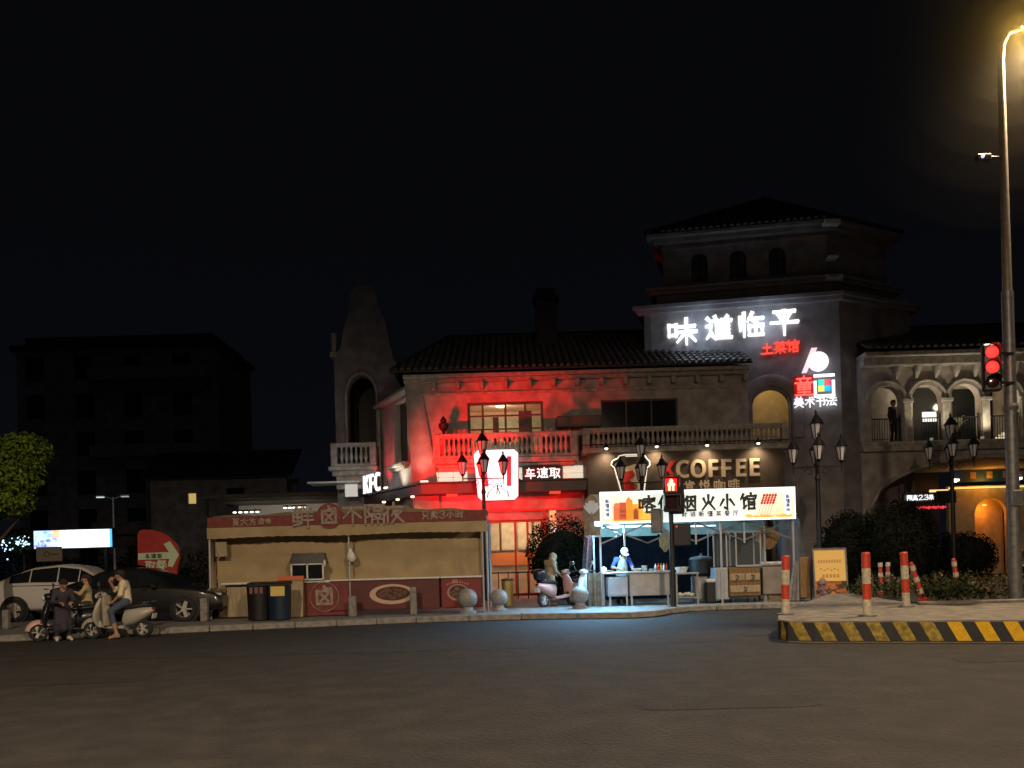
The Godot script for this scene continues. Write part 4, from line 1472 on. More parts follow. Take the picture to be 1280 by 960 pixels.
	# up-lights added on the ledge to brighten the arcade wall
	for x in [18.2, 20.4]:
		s = st()
		lathe(s, [[0.05, 0.0], [0.08, 0.02], [0.07, 0.1]], 10, Vector3(x, 6.2, z + 0.1))
		put("ledge_up_light", s, M.lamp_faint, b)
		aimed(Vector3(x, 6.4, z + 0.85), Vector3(x, 8.6, z), Color(1, 0.93, 0.8), 3.2, 62, 0.1, 1.0, b)
	# iron railings in the arches
	for c in [16.35, 18.1, 19.75, 21.45]:
		s = st()
		beam(s, Vector3(c - 0.64, 7.2, z - 0.12), Vector3(c + 0.64, 7.2, z - 0.12), 0.05, 0.05)
		beam(s, Vector3(c - 0.64, 6.32, z - 0.12), Vector3(c + 0.64, 6.32, z - 0.12), 0.03, 0.03)
		for i in 12:
			var x: float = c - 0.6 + i * 0.109
			beam(s, Vector3(x, 6.2, z - 0.12), Vector3(x, 7.2, z - 0.12), 0.022, 0.022)
		for x in [c - 0.64, c + 0.6]:
			beam(s, Vector3(x, 6.2, z - 0.12), Vector3(x, 7.36, z - 0.12), 0.06, 0.06)
		put("iron_railing", s, M.dark_metal, b)
	# the passage through the gateway and the gold-lit court behind it
	s = st()
	wall_with_holes(s, 15.2, 22.9, 0.1, 5.7, 0.2, [], Transform3D(Basis(), Vector3(0, 0, -47.0)))
	put("passage_back_wall", s, paint(0.1, 0.07, 0.07, 0.8), b)
	s = st()
	span(s, 15.2, 15.25, 0.1, 5.7, z - 0.6, -46.8)
	span(s, 15.2, 30, 5.58, 5.7, z - 0.6, -46.8)
	put("passage_side_wall", s, M.plaster, b)
	s = st()
	var niche := [Vector2(22.9, 0.1)] + arch(25.1, 0.85, 0.1, 4.1, 16) + [Vector2(30, 0.1), Vector2(30, 4.75), Vector2(22.9, 4.75)]
	prism(s, PackedVector2Array(niche), 0.3, Transform3D(Basis(), Vector3(0, 0, -46.0)))
	put("court_wall", s, M.cream_wall, b)
	s = st()
	var band := [Vector2(24.25, 0.2)] + arch(25.1, 0.85, 0.2, 4.1, 16)
	span(s, 23.9, 26.6, 0.1, 4.4, -47.6, -47.7)
	span(s, 23.9, 24.0, 0.1, 4.4, -46.3, -47.6)
	put("niche_wall", s, M.cream_wall, b)
	s = st()
	span(s, 22.9, 30, 4.62, 4.68, -45.9, -45.96)
	put("light_strip", s, lit(1.0, 0.68, 0.2, 1.3), b)
	s = st()
	span(s, 22.9, 30, 4.95, 5.55, -45.7, -45.9)
	put("blue_sign_board", s, paint(0.004, 0.05, 0.16, 0.6), b)
	for i in 4:
		s = st()
		span(s, 23.9 + i * 0.85, 24.2 + i * 0.85, 5.1, 5.45, -45.68, -45.7)
		put("board_square", s, M.letter_pale, b)
	for x in [23.0, 26.25]:
		s = st()
		lathe(s, [[0.1, 0.0], [0.1, 0.16], [0.02, 0.2]], 10, Vector3(x, 4.92, -45.5))
		span(s, x - 0.22, x + 0.22, 4.98, 5.1, -45.45, -45.55)
		put("wall_lamp", s, lit(1.0, 0.95, 0.8, 2.0), b)
	s = st()
	span(s, 21.9, 22.85, 4.42, 4.6, -45.9, -46.0)
	put("amber_lamp", s, lit(1.0, 0.7, 0.25, 1.2), b)
	omni(Vector3(24.6, 4.9, -45.2), Color(1.0, 0.62, 0.2), 0.9, 0.15, b)
	omni(Vector3(25.3, 3.6, -47.0), Color(1.0, 0.55, 0.14), 0.9, 0.1, b)
	s = st()
	lathe(s, [[0.08, 0.0], [0.12, 0.03], [0.03, 0.08]], 10, Vector3(25.3, 3.75, -47.0))
	put("niche_lamp", s, lit(1.0, 0.6, 0.2, 1.0), b)

func build_far_blocks() -> void:
	# a dark block of flats behind the car park
	var z := -70.0
	var b := thing("apartment_block", "dark unlit block of flats behind the car park", "building", Vector3(-31.5, 0, z))
	var holes := []
	for i in 4:
		for k in 6:
			holes.append(Rect2(-6.0 + i * 3.9 - 0.8, 1.6 + k * 3.05, 1.5, 1.9))
	var s := st()
	wall_with_holes(s, -7.5, 8.5, 0, 19.2, 0.3, holes)
	span(s, -7.5, -7.2, 0, 19.2, -0.3, -9)
	span(s, 8.2, 8.5, 0, 19.2, -0.3, -9)
	put("wall", s, M.tower_plaster, b)
	s = st()
	span(s, -7.8, 8.8, 19.2, 19.6, 0.4, -9.3)
	span(s, -7.0, 8.0, 19.6, 20.4, -0.5, -8.5)
	put("roof", s, M.roof, b)
	for h in holes:
		s = st()
		var c: Vector2 = h.get_center()
		span(s, c.x - 0.03, c.x + 0.03, h.position.y, h.end.y, -0.1, -0.16)
		span(s, h.position.x, h.end.x, c.y + 0.3, c.y + 0.36, -0.1, -0.16)
		var fr := put("window", s, M.window_frame, b)
		s = st()
		quad(s, Vector3(h.position.x, h.position.y, -0.18), Vector3(h.end.x, h.position.y, -0.18), Vector3(h.end.x, h.end.y, -0.18), Vector3(h.position.x, h.end.y, -0.18), Vector3.BACK)
		put("pane", s, M.dark_glass, fr)
	for k in 3:
		s = st()
		span(s, -1.4, 8.0, 4.4 + k * 6.1, 4.6 + k * 6.1, 0.003, 1.0)
		span(s, -1.4, 8.0, 4.6 + k * 6.1, 5.4 + k * 6.1, 0.9, 1.0)
		put("balcony", s, M.tower_plaster, b)
	# a low house at its right with one yellow window
	b = thing("low_house", "low dark house with one small yellow window right of the flats", "building", Vector3(-20.2, 0, -58.0))
	s = st()
	wall_with_holes(s, -3.5, 5.5, 0, 7.6, 0.3, [Rect2(-1.05, 5.85, 0.55, 0.7), Rect2(1.5, 5.6, 1.2, 1.2)])
	span(s, -3.5, 5.5, 0, 7.6, -3.0, -3.2)
	span(s, -3.5, -3.2, 0, 7.6, -0.3, -3.0)
	put("wall", s, M.tower_plaster, b)
	s = st()
	quad(s, Vector3(-4, 7.5, 0.6), Vector3(6, 7.5, 0.6), Vector3(6, 9.6, -2.6), Vector3(-4, 9.6, -2.6), Vector3(0, 1, 1))
	quad(s, Vector3(-4, 7.42, 0.6), Vector3(6, 7.42, 0.6), Vector3(6, 7.5, 0.6), Vector3(-4, 7.5, 0.6), Vector3.BACK)
	put("roof", s, M.roof, b)
	s = st()
	span(s, -1.03, -0.53, 5.86, 6.53, -0.14, -0.17)
	put("yellow_lit_window", s, lit(1.0, 0.68, 0.22, 0.5), b)
	s = st()
	quad(s, Vector3(1.5, 5.6, -0.2), Vector3(2.7, 5.6, -0.2), Vector3(2.7, 6.8, -0.2), Vector3(1.5, 6.8, -0.2), Vector3.BACK)
	put("pane", s, M.dark_glass, b)
	# a carport with two strip lamps behind the food stall
	b = thing("carport", "open carport with two bright strip lamps behind the stall roof", "carport", Vector3(-11.2, 0, -42.0))
	s = st()
	span(s, -3.0, 3.6, 4.75, 4.95, 1.5, -3.5, 0.03)
	put("roof", s, M.brown_panel, b)
	for x in [-2.8, 3.4]:
		s = st()
		beam(s, Vector3(x, 0.1, -3.0), Vector3(x, 4.75, -3.0), 0.15, 0.15)
		beam(s, Vector3(x, 0.1, 1.2), Vector3(x, 4.75, 1.2), 0.15, 0.15)
		put("post", s, M.dark_metal, b)
	s = st()
	span(s, -2.8, 3.3, 0.1, 4.74, -3.3, -3.4)
	put("back_wall", s, paint(0.3, 0.28, 0.25, 0.9), b)
	for q in [[-1.35, 4.15, 1.35], [0.95, 4.3, 1.1]]:
		s = st()
		box(s, Vector3(q[0], q[1] + 0.1, 0.2), Vector3(q[2], 0.07, 0.2), Basis(), 0.02)
		var h := put("lamp_housing", s, M.dark_metal, b)
		for i in 5:
			s = st()
			lathe(s, [[0.03, 0.0], [0.09, 0.02], [0.08, 0.07]], 8, Vector3(q[0] + (i - 2) * q[2] * 0.2, q[1] - 0.02, 0.25))
			put("lamp", s, lit(1.0, 0.95, 0.82, 2.5), h)
		aimed(Vector3(q[0], q[1] - 0.06, 0.2), Vector3(q[0], q[1] - 1.0, -1.4), Color(1, 0.96, 0.88), 5.0, 80, 0.1, 1.0, b)

# ------------------------------------------------------------------ signs
func on_wall(px: float, py: float, f: Transform3D) -> Transform3D:
	# where the sight line through this point of the photograph meets a wall; the wall's own axes
	var eye := Vector3(0, EYE, 0)
	var d := spot(px, py, 1.0) - eye
	var k := (f.origin - eye).dot(f.basis.z) / d.dot(f.basis.z)
	return Transform3D(f.basis, eye + d * k)

func build_signs() -> void:
	var front := Transform3D(Basis(), Vector3(0, 0, -33.0))
	var f := facing(Vector3(5.56, 0, -35.3), Vector3(12.9, 0, -34.0))
	var s: SurfaceTool
	# the brush letters on the tower
	var b := thing("tower_sign", "four large white brush characters glowing on the corner tower", "sign")
	var white := lit(0.9, 0.97, 1.0, 1.25)
	for q in [["味", 858, 416, 1.08], ["道", 903.5, 411, 0.96], ["临", 944, 407, 0.98], ["平", 986, 402, 1.06]]:
		s = st()
		character(s, q[0], q[3], 0.122, 0.09, on_wall(q[1], q[2], f).translated_local(Vector3(0, 0, 0.06)), 0.75)
		put("character", s, white, b)
	for q in [[880, 414], [962, 406]]:
		var at := on_wall(q[0], q[1], f).translated_local(Vector3(0, 0, 0.75)).origin
		omni(at, Color(0.8, 0.9, 1.0), 0.95, 0.3, b)
	b = thing("red_tower_sign", "three small red glowing characters under the white tower letters", "sign")
	for q in [["土", 964.5, 436.5], ["菜", 981, 434.8], ["馆", 996.5, 433.2]]:
		s = st()
		character(s, q[0], 0.46, 0.05, 0.06, on_wall(q[1], q[2], f).translated_local(Vector3(0, 0, 0.05)), 0.4)
		put("character", s, lit(1.0, 0.07, 0.04, 1.1), b)
	omni(on_wall(981, 436, f).translated_local(Vector3(0, 0, 0.5)).origin, Color(1, 0.1, 0.06), 0.1, 0.2, b)
	# the art school's sign: slanted bar and disc, red and white characters, four coloured squares
	b = thing("art_school_sign", "lit art school sign with slanted bar, white disc and coloured squares", "sign")
	var o := on_wall(1024, 470, f).translated_local(Vector3(0, 0, 0.27))
	s = st()
	prism(s, PackedVector2Array([Vector2(-0.5, 0.1), Vector2(-0.32, 0.1), Vector2(0.1, 1.04), Vector2(-0.12, 1.04)]), 0.07, o)
	put("slanted_bar", s, lit(1.0, 0.72, 0.76, 0.95), b)
	s = st()
	prism(s, PackedVector2Array(oval(0.12, 0.5, 0.38, 0.38, 36)), 0.07, o.translated_local(Vector3(0, 0, 0.03)))
	put("disc", s, lit(1.0, 0.96, 1.0, 1.1), b)
	s = st()
	character(s, "童", 0.72, 0.06, 0.05, on_wall(1009.5, 484, f).translated_local(Vector3(0, 0, 0.32)))
	put("character", s, lit(1.0, 0.13, 0.1, 1.25), b)
	s = st()
	var o2 := on_wall(1009.5, 484, f).translated_local(Vector3(0, 0, 0.24))
	box(s, o2.origin, Vector3(0.78, 0.82, 0.06), o2.basis, 0.02)
	put("red_backing_light", s, lit(0.4, 0.01, 0.01, 0.16), b)
	var o3 := on_wall(1035, 484.5, f).translated_local(Vector3(0, 0, 0.27))
	s = st()
	for q in [[0, 0.42, 0.78, 0.11], [-0.335, -0.08, 0.11, 0.62], [0.335, -0.08, 0.11, 0.62], [0, -0.36, 0.78, 0.11]]:
		box(s, o3 * Vector3(q[0], q[1], 0), Vector3(q[2], q[3], 0.06), o3.basis)
	put("frame_light", s, lit(0.95, 0.97, 1.0, 1.1), b)
	for q in [[-0.115, 0.16, 0.0, 0.55, 0.3], [0.115, 0.16, 0.7, 0.05, 0.08], [-0.115, -0.08, 0.8, 0.75, 0.08], [0.115, -0.08, 0.0, 0.45, 0.7]]:
		s = st()
		box(s, o3 * Vector3(q[0], q[1], 0.0), Vector3(0.215, 0.225, 0.05), o3.basis)
		put("coloured_square_light", s, lit(q[2], q[3], q[4], 0.85), b)
	s = st()
	for q in [["美", 1003.5, 504.4], ["术", 1017, 503.8], ["书", 1030.5, 503], ["法", 1043.5, 502.2]]:
		character(s, q[0], 0.39, 0.045, 0.05, on_wall(q[1], q[2], f).translated_local(Vector3(0, 0, 0.25)))
	put("lettering_light", s, lit(0.93, 0.95, 1.0, 1.1), b)
	omni(on_wall(1034, 478, f).translated_local(Vector3(0, 0, 0.7)).origin, Color(0.85, 0.87, 1.0), 0.35, 0.3, b)
	# the light box over the drive-through door
	b = thing("restaurant_light_box", "white light box with two red stripes on the canopy edge", "sign")
	o = Transform3D(Basis(), Vector3(-0.5, 4.71, -32.55))
	s = st()
	var outline := func(grow: float) -> PackedVector2Array:
		var q := PackedVector2Array([Vector2(-0.68, -0.93), Vector2(0.79, -0.93), Vector2(0.84, 0.93), Vector2(-0.82, 0.93)])
		var out := Geometry2D.offset_polygon(Geometry2D.offset_polygon(q, -0.14)[0], 0.14 + grow, Geometry2D.JOIN_ROUND)
		return out[0]
	prism(s, outline.call(0.0), 0.2, o)
	put("box_sign_face", s, lit(0.97, 0.98, 1.0, 1.05), b)
	s = st()
	prism(s, outline.call(0.03), 0.16, o.translated_local(Vector3(0, 0, -0.03)))
	put("box_rim", s, M.dark_metal, b)
	for q in [[[-0.57, 0.68], [-0.4, 0.68], [-0.28, -0.42], [-0.44, -0.42]], [[0.42, 0.68], [0.58, 0.68], [0.55, -0.42], [0.38, -0.42]]]:
		s = st()
		var poly := PackedVector2Array()
		for v in q:
			poly.append(Vector2(v[0], v[1]))
		prism(s, poly, 0.01, o.translated_local(Vector3(0, 0, 0.014)))
		put("red_stripe_sign", s, lit(0.62, 0.008, 0.03, 0.75), b)
	s = st()
	for q in [[[0.03, -0.3], [-0.12, -0.4], [-0.1, -0.46], [0.04, -0.38], [0.2, -0.45], [0.2, -0.4], [0.03, -0.3]], [[0.02, -0.38], [0.13, -0.72]], [[0.05, -0.38], [0.0, -0.72]], [[-0.14, -0.5], [-0.3, -0.62], [-0.36, -0.85]], [[0.2, -0.5], [0.4, -0.62], [0.46, -0.85]]]:
		for i in q.size() - 1:
			var p0 := Vector3(q[i][0], q[i][1], 0.014)
			var p1 := Vector3(q[i + 1][0], q[i + 1][1], 0.014)
			beam(s, o * p0, o * p1, 0.035, 0.02)
	put("ribbon_mark", s, M.black, b)
	s = st()
	beam(s, Vector3(-1.1, 5.2, -32.75), Vector3(-1.1, 5.2, -33.9), 0.05, 0.05)
	beam(s, Vector3(-0.2, 5.2, -32.75), Vector3(-0.2, 5.2, -33.9), 0.05, 0.05)
	beam(s, Vector3(0.1, 4.75, -32.7), Vector3(0.45, 4.5, -33.2), 0.05, 0.05)
	put("bracket", s, M.dark_metal, b)
	omni(Vector3(-0.5, 4.7, -31.9), Color(0.95, 0.97, 1.0), 0.4, 0.4, b)
	# the drive-through lettering
	b = thing("drive_through_sign", "black box sign with three white characters on the canopy", "sign")
	s = st()
	span(s, 0.5, 1.95, 4.53, 5.02, -33.15, -32.95, 0.02)
	put("box", s, M.black, b)
	s = st()
	line_of(s, "车速取", 0.4, 0.46, 0.043, 0.03, Transform3D(Basis(), Vector3(1.23, 4.775, -32.948)))
	put("lettering_light", s, lit(0.95, 0.98, 1.0, 1.05), b)
	# the small white letters round the corner
	var sf := facing(Vector3(-5.5, 0, -37.9), Vector3(-3.75, 0, -34.05))
	b = thing("corner_letter_sign", "white KFC letters glowing edge-on below the small side balcony", "sign")
	var p := spot(471, 604.5, 35.8)
	latin("letters_light", "KFC", 0.74, 0.05, lit(0.97, 0.98, 1.0, 1.15), b, Transform3D(sf.basis.rotated(Vector3.UP, 0.12), p))
	s = st()
	box(s, p + sf.basis.z * -0.06 - Vector3(0, 0.4, 0), Vector3(1.5, 0.06, 0.1), sf.basis)
	put("mounting_rail", s, M.dark_metal, b)
	omni(p + sf.basis.z * 1.1 + Vector3(0, 0.3, 0), Color(0.95, 0.97, 1.0), 0.6, 0.2, b)
	# the coffee counter's letters
	b = thing("coffee_sign", "red and cream COFFEE lettering with a cup outline on the brown fascia", "sign")
	for q in [["K", 841, 587.5, 0], ["C", 859, 587, 1], ["O", 878.5, 586.5, 1], ["F", 897, 586, 1], ["F", 913.5, 585.4, 1], ["E", 931.5, 585, 1], ["E", 948.5, 584.4, 1]]:
		latin("letter_sign", q[0], 0.66, 0.06, M.coffee_cream if q[3] == 1 else M.coffee_red, b, on_wall(q[1], q[2], front).translated_local(Vector3(0, 0, 0.0)), 0.98)
	s = st()
	for q in [["肯", 868, 607.6], ["悦", 886.5, 606.8], ["咖", 905, 606.2], ["啡", 923, 605.4]]:
		character(s, q[0], 0.4, 0.05, 0.03, on_wall(q[1], q[2], front))
	put("characters_sign", s, M.cream, b)
	var cup := []
	for q in [[783, 616], [774, 585], [770, 581], [772, 576], [778, 573], [780, 570], [787, 568.5], [807, 568], [812, 570], [815, 574], [818, 577], [818, 582], [814.5, 585], [811, 615]]:
		cup.append(on_wall(q[0], q[1], front).origin + Vector3(0, 0, 0.04))
	s = st()
	tube(s, cup, 0.025, 6)
	tube(s, [cup[6] + Vector3(0.02, -0.06, 0), cup[7] + Vector3(-0.02, -0.06, 0)], 0.02, 6)
	put("cup_outline_light", s, lit(1.0, 0.9, 0.7, 0.7), b)
	for q in [[[[786, 584], [800, 580], [809, 584], [806, 612], [790, 614]], M.coffee_cream, 0.01], [[[784, 590], [797, 588], [800, 594], [793, 600], [801, 606], [799, 614], [787, 614]], M.coffee_red, 0.025]]:
		s = st()
		var poly := PackedVector2Array()
		for v in q[0]:
			var w := on_wall(v[0], v[1], front).origin
			poly.append(Vector2(w.x, w.y))
		prism(s, poly, 0.02, front.translated_local(Vector3(0, 0, q[2])))
		put("cup_print", s, q[1], b)
	# the four lamps on their rail
	b = thing("sign_lamp_rail", "rail with four small lamps shining down on the coffee fascia", "lamp")
	s = st()
	tube(s, [spot(735, 556.5, 32.7), spot(992, 549.3, 32.7)], 0.025, 6)
	put("rail", s, M.dark_metal, b)
	for q in [[764, 560], [827, 557.5], [890, 556], [954, 553.5]]:
		var at := spot(q[0], q[1], 32.7)
		s = st()
		lathe(s, [[0.12, 0.0], [0.1, 0.06], [0.05, 0.12], [0.03, 0.2]], 12, at)
		beam(s, at + Vector3(0, 0.12, 0), at + Vector3(0, 0.12, -0.3), 0.03, 0.03)
		var h := put("lamp_shade", s, M.dark_metal, b)
		s = st()
		ball(s, at + Vector3(0, 0.0, 0), Vector3.ONE * 0.07, 10, 7)
		put("lamp_bulb", s, lit(1.0, 0.85, 0.6, 3.0), h)
		aimed(at - Vector3(0, 0.09, 0), at + Vector3(0, -1.2, -0.25), Color(1.0, 0.88, 0.72), 2.3, 74, 0.05, 1.0, b)
	# headroom sign in the gateway
	b = thing("headroom_sign", "white lit headroom sign hanging in the dark gateway", "sign")
	var gp := Transform3D(Basis(), Vector3(0, 0, -34.15))
	s = st()
	for q in [["限", 1143, 622.3], ["高", 1150, 622], ["2", 1157, 621.8], [".", 1161, 621.6], ["3", 1164, 621.5], ["米", 1170, 621.2]]:
		character(s, q[0], 0.2, 0.024, 0.03, on_wall(q[1], q[2], gp))
	put("lettering_light", s, lit(0.95, 0.97, 1.0, 1.1), b)
	s = st()
	var l0 := on_wall(1136, 622.5, gp).origin
	var r0 := on_wall(1200, 621, gp).origin
	span(s, l0.x, r0.x, l0.y - 0.2, l0.y + 0.2, -34.35, -34.21, 0.02)
	span(s, on_wall(1176, 622, gp).origin.x, r0.x, l0.y - 0.24, l0.y + 0.24, -34.15, -34.05, 0.02)
	put("board", s, M.black, b)
	s = st()
	for i in 13:
		var at := on_wall(1153 + i * 2.9, 634.5 - i * 0.08, gp).origin
		span(s, at.x - 0.03, at.x + 0.035, at.y - 0.03 - 0.02 * (i % 3), at.y + 0.03 + 0.02 * (i % 2), -34.17, -34.15)
	put("red_dot_text_light", s, lit(1.0, 0.05, 0.08, 1.0), b)
	for x in [l0.x + 0.1, r0.x - 0.1]:
		s = st()
		beam(s, Vector3(x, l0.y + 0.2, -34.28), Vector3(x, 5.0, -34.28), 0.04, 0.04)
		put("hanger", s, M.dark_metal, b)
	# the big lit screen of the car park
	var im := Image.create(320, 80, false, Image.FORMAT_RGB8)
	im.fill(Color(0.97, 0.99, 1.0))
	im.fill_rect(Rect2i(0, 0, 96, 80), Color(0.7, 0.8, 0.95))
	for i in 26:
		fill(im, oval(rng.randf_range(4, 92), rng.randf_range(4, 76), rng.randf_range(3, 12), rng.randf_range(3, 10), 9), Color(rng.randf_range(0.3, 1), rng.randf_range(0.4, 0.9), rng.randf_range(0.6, 1.0)))
	im.fill_rect(Rect2i(78, 0, 26, 34), Color(0.95, 0.7, 0.5))
	im.fill_rect(Rect2i(310, 0, 10, 80), Color(0.3, 0.7, 0.95))
	b = thing("advertising_screen", "bright white advertising screen glowing over the parked cars", "screen")
	var a0 := spot(49, 686, 45)
	var a1 := spot(146, 661, 45)
	s = st()
	quad(s, Vector3(a0.x, a0.y, -44.98), Vector3(a1.x, a0.y, -44.98), Vector3(a1.x, a1.y, -44.98), Vector3(a0.x, a1.y, -44.98), Vector3.BACK)
	put("screen_face", s, printed(im, 0.4, 1.6), b)
	s = st()
	span(s, a0.x - 0.06, a1.x + 0.06, a0.y - 0.06, a1.y + 0.06, -45.0, -45.3, 0.02)
	for x in [a0.x + 0.4, a1.x - 0.4]:
		span(s, x - 0.08, x + 0.08, 0.15, a0.y - 0.06, -45.1, -45.25)
	put("screen_case", s, M.dark_metal, b)
	omni(Vector3((a0.x + a1.x) / 2, (a0.y + a1.y) / 2, -44.2), Color(0.75, 0.88, 1.0), 1.4, 0.6, b)
	b = thing("beige_notice_board", "small beige notice board in front of the bright screen", "board")
	var n0 := spot(51.5, 702, 40)
	var n1 := spot(83, 683, 40)
	s = st()
	span(s, n0.x, n1.x, n0.y, n1.y, -40.0, -40.06, 0.01)
	put("panel", s, paint(0.5, 0.42, 0.32, 0.6), b)
	s = st()
	for x in [n0.x + 0.1, n1.x - 0.1]:
		span(s, x - 0.03, x + 0.03, 0.15, n0.y, -40.01, -40.05)
	put("leg", s, M.dark_metal, b)
	s = st()
	tube(s, ring_path(Vector3((n0.x + n1.x) / 2 - 0.1, (n0.y + n1.y) / 2, -39.99), 0.11), 0.02, 5)
	span(s, (n0.x + n1.x) / 2 + 0.06, (n0.x + n1.x) / 2 + 0.4, (n0.y + n1.y) / 2 - 0.05, (n0.y + n1.y) / 2 + 0.02, -39.985, -39.998)
	put("printed_mark", s, paint(0.25, 0.17, 0.12, 0.6), b)
	# the red arrow sign
	b = thing("red_arrow_sign", "red rounded pick-up sign with a big pale arrow to the right", "sign")
	var af := Transform3D(Basis(), Vector3(0, 0, -28.0))
	s = st()
	var poly2 := PackedVector2Array()
	for v in [[178, 668], [180, 663.5], [185, 661.8], [196, 662.3], [207, 665], [217, 670], [225, 678], [229.5, 688], [230.5, 698], [228, 708], [226, 723], [205, 715], [192, 708], [178.5, 706]]:
		var w := on_wall(v[0], v[1], af).origin
		poly2.append(Vector2(w.x, w.y))
	prism(s, poly2, 0.12, af)
	put("sign_panel", s, M.red_sign, b)
	s = st()
	var g := func(q: Array) -> PackedVector2Array:
		var out := PackedVector2Array()
		for v in q:
			var w := on_wall(v[0], v[1], af).origin
			out.append(Vector2(w.x, w.y))
		return out
	prism(s, g.call([[179, 691.5], [217.5, 690], [211, 680], [219, 676.2], [230, 693], [222, 709], [216, 707.5], [218, 698.5], [179, 699.8]]), 0.02, af.translated_local(Vector3(0, 0, 0.02)))
	put("arrow", s, M.pale_green_sign, b)
	s = st()
	for q in [["车", 191, 695.2, 0.15], ["速", 198.5, 695, 0.15], ["取", 206, 694.8, 0.15]]:
		character(s, q[0], q[3], 0.022, 0.006, on_wall(q[1], q[2], af).translated_local(Vector3(0, 0, 0.024)))
	put("dark_lettering", s, M.dark_green, b)
	s = st()
	for q in [["取", 194, 707, 0.32], ["餐", 208, 706.8, 0.34]]:
		character(s, q[0], q[3], 0.04, 0.01, on_wall(q[1], q[2], af).translated_local(Vector3(0, 0, 0.003)))
	put("pale_lettering", s, M.pale_green_sign, b)
	s = st()
	for px in [188, 215]:
		var w := on_wall(px, 716, af).origin
		span(s, w.x - 0.04, w.x + 0.04, 0.15, 1.9, -28.13, -28.2)
	put("post", s, M.dark_metal, b)

func ring_path(c: Vector3, r: float, n := 16) -> Array:
	var p := []
	for i in n + 1:
		p.append(c + Vector3(cos(TAU * i / n) * r, sin(TAU * i / n) * r, 0))
	return p

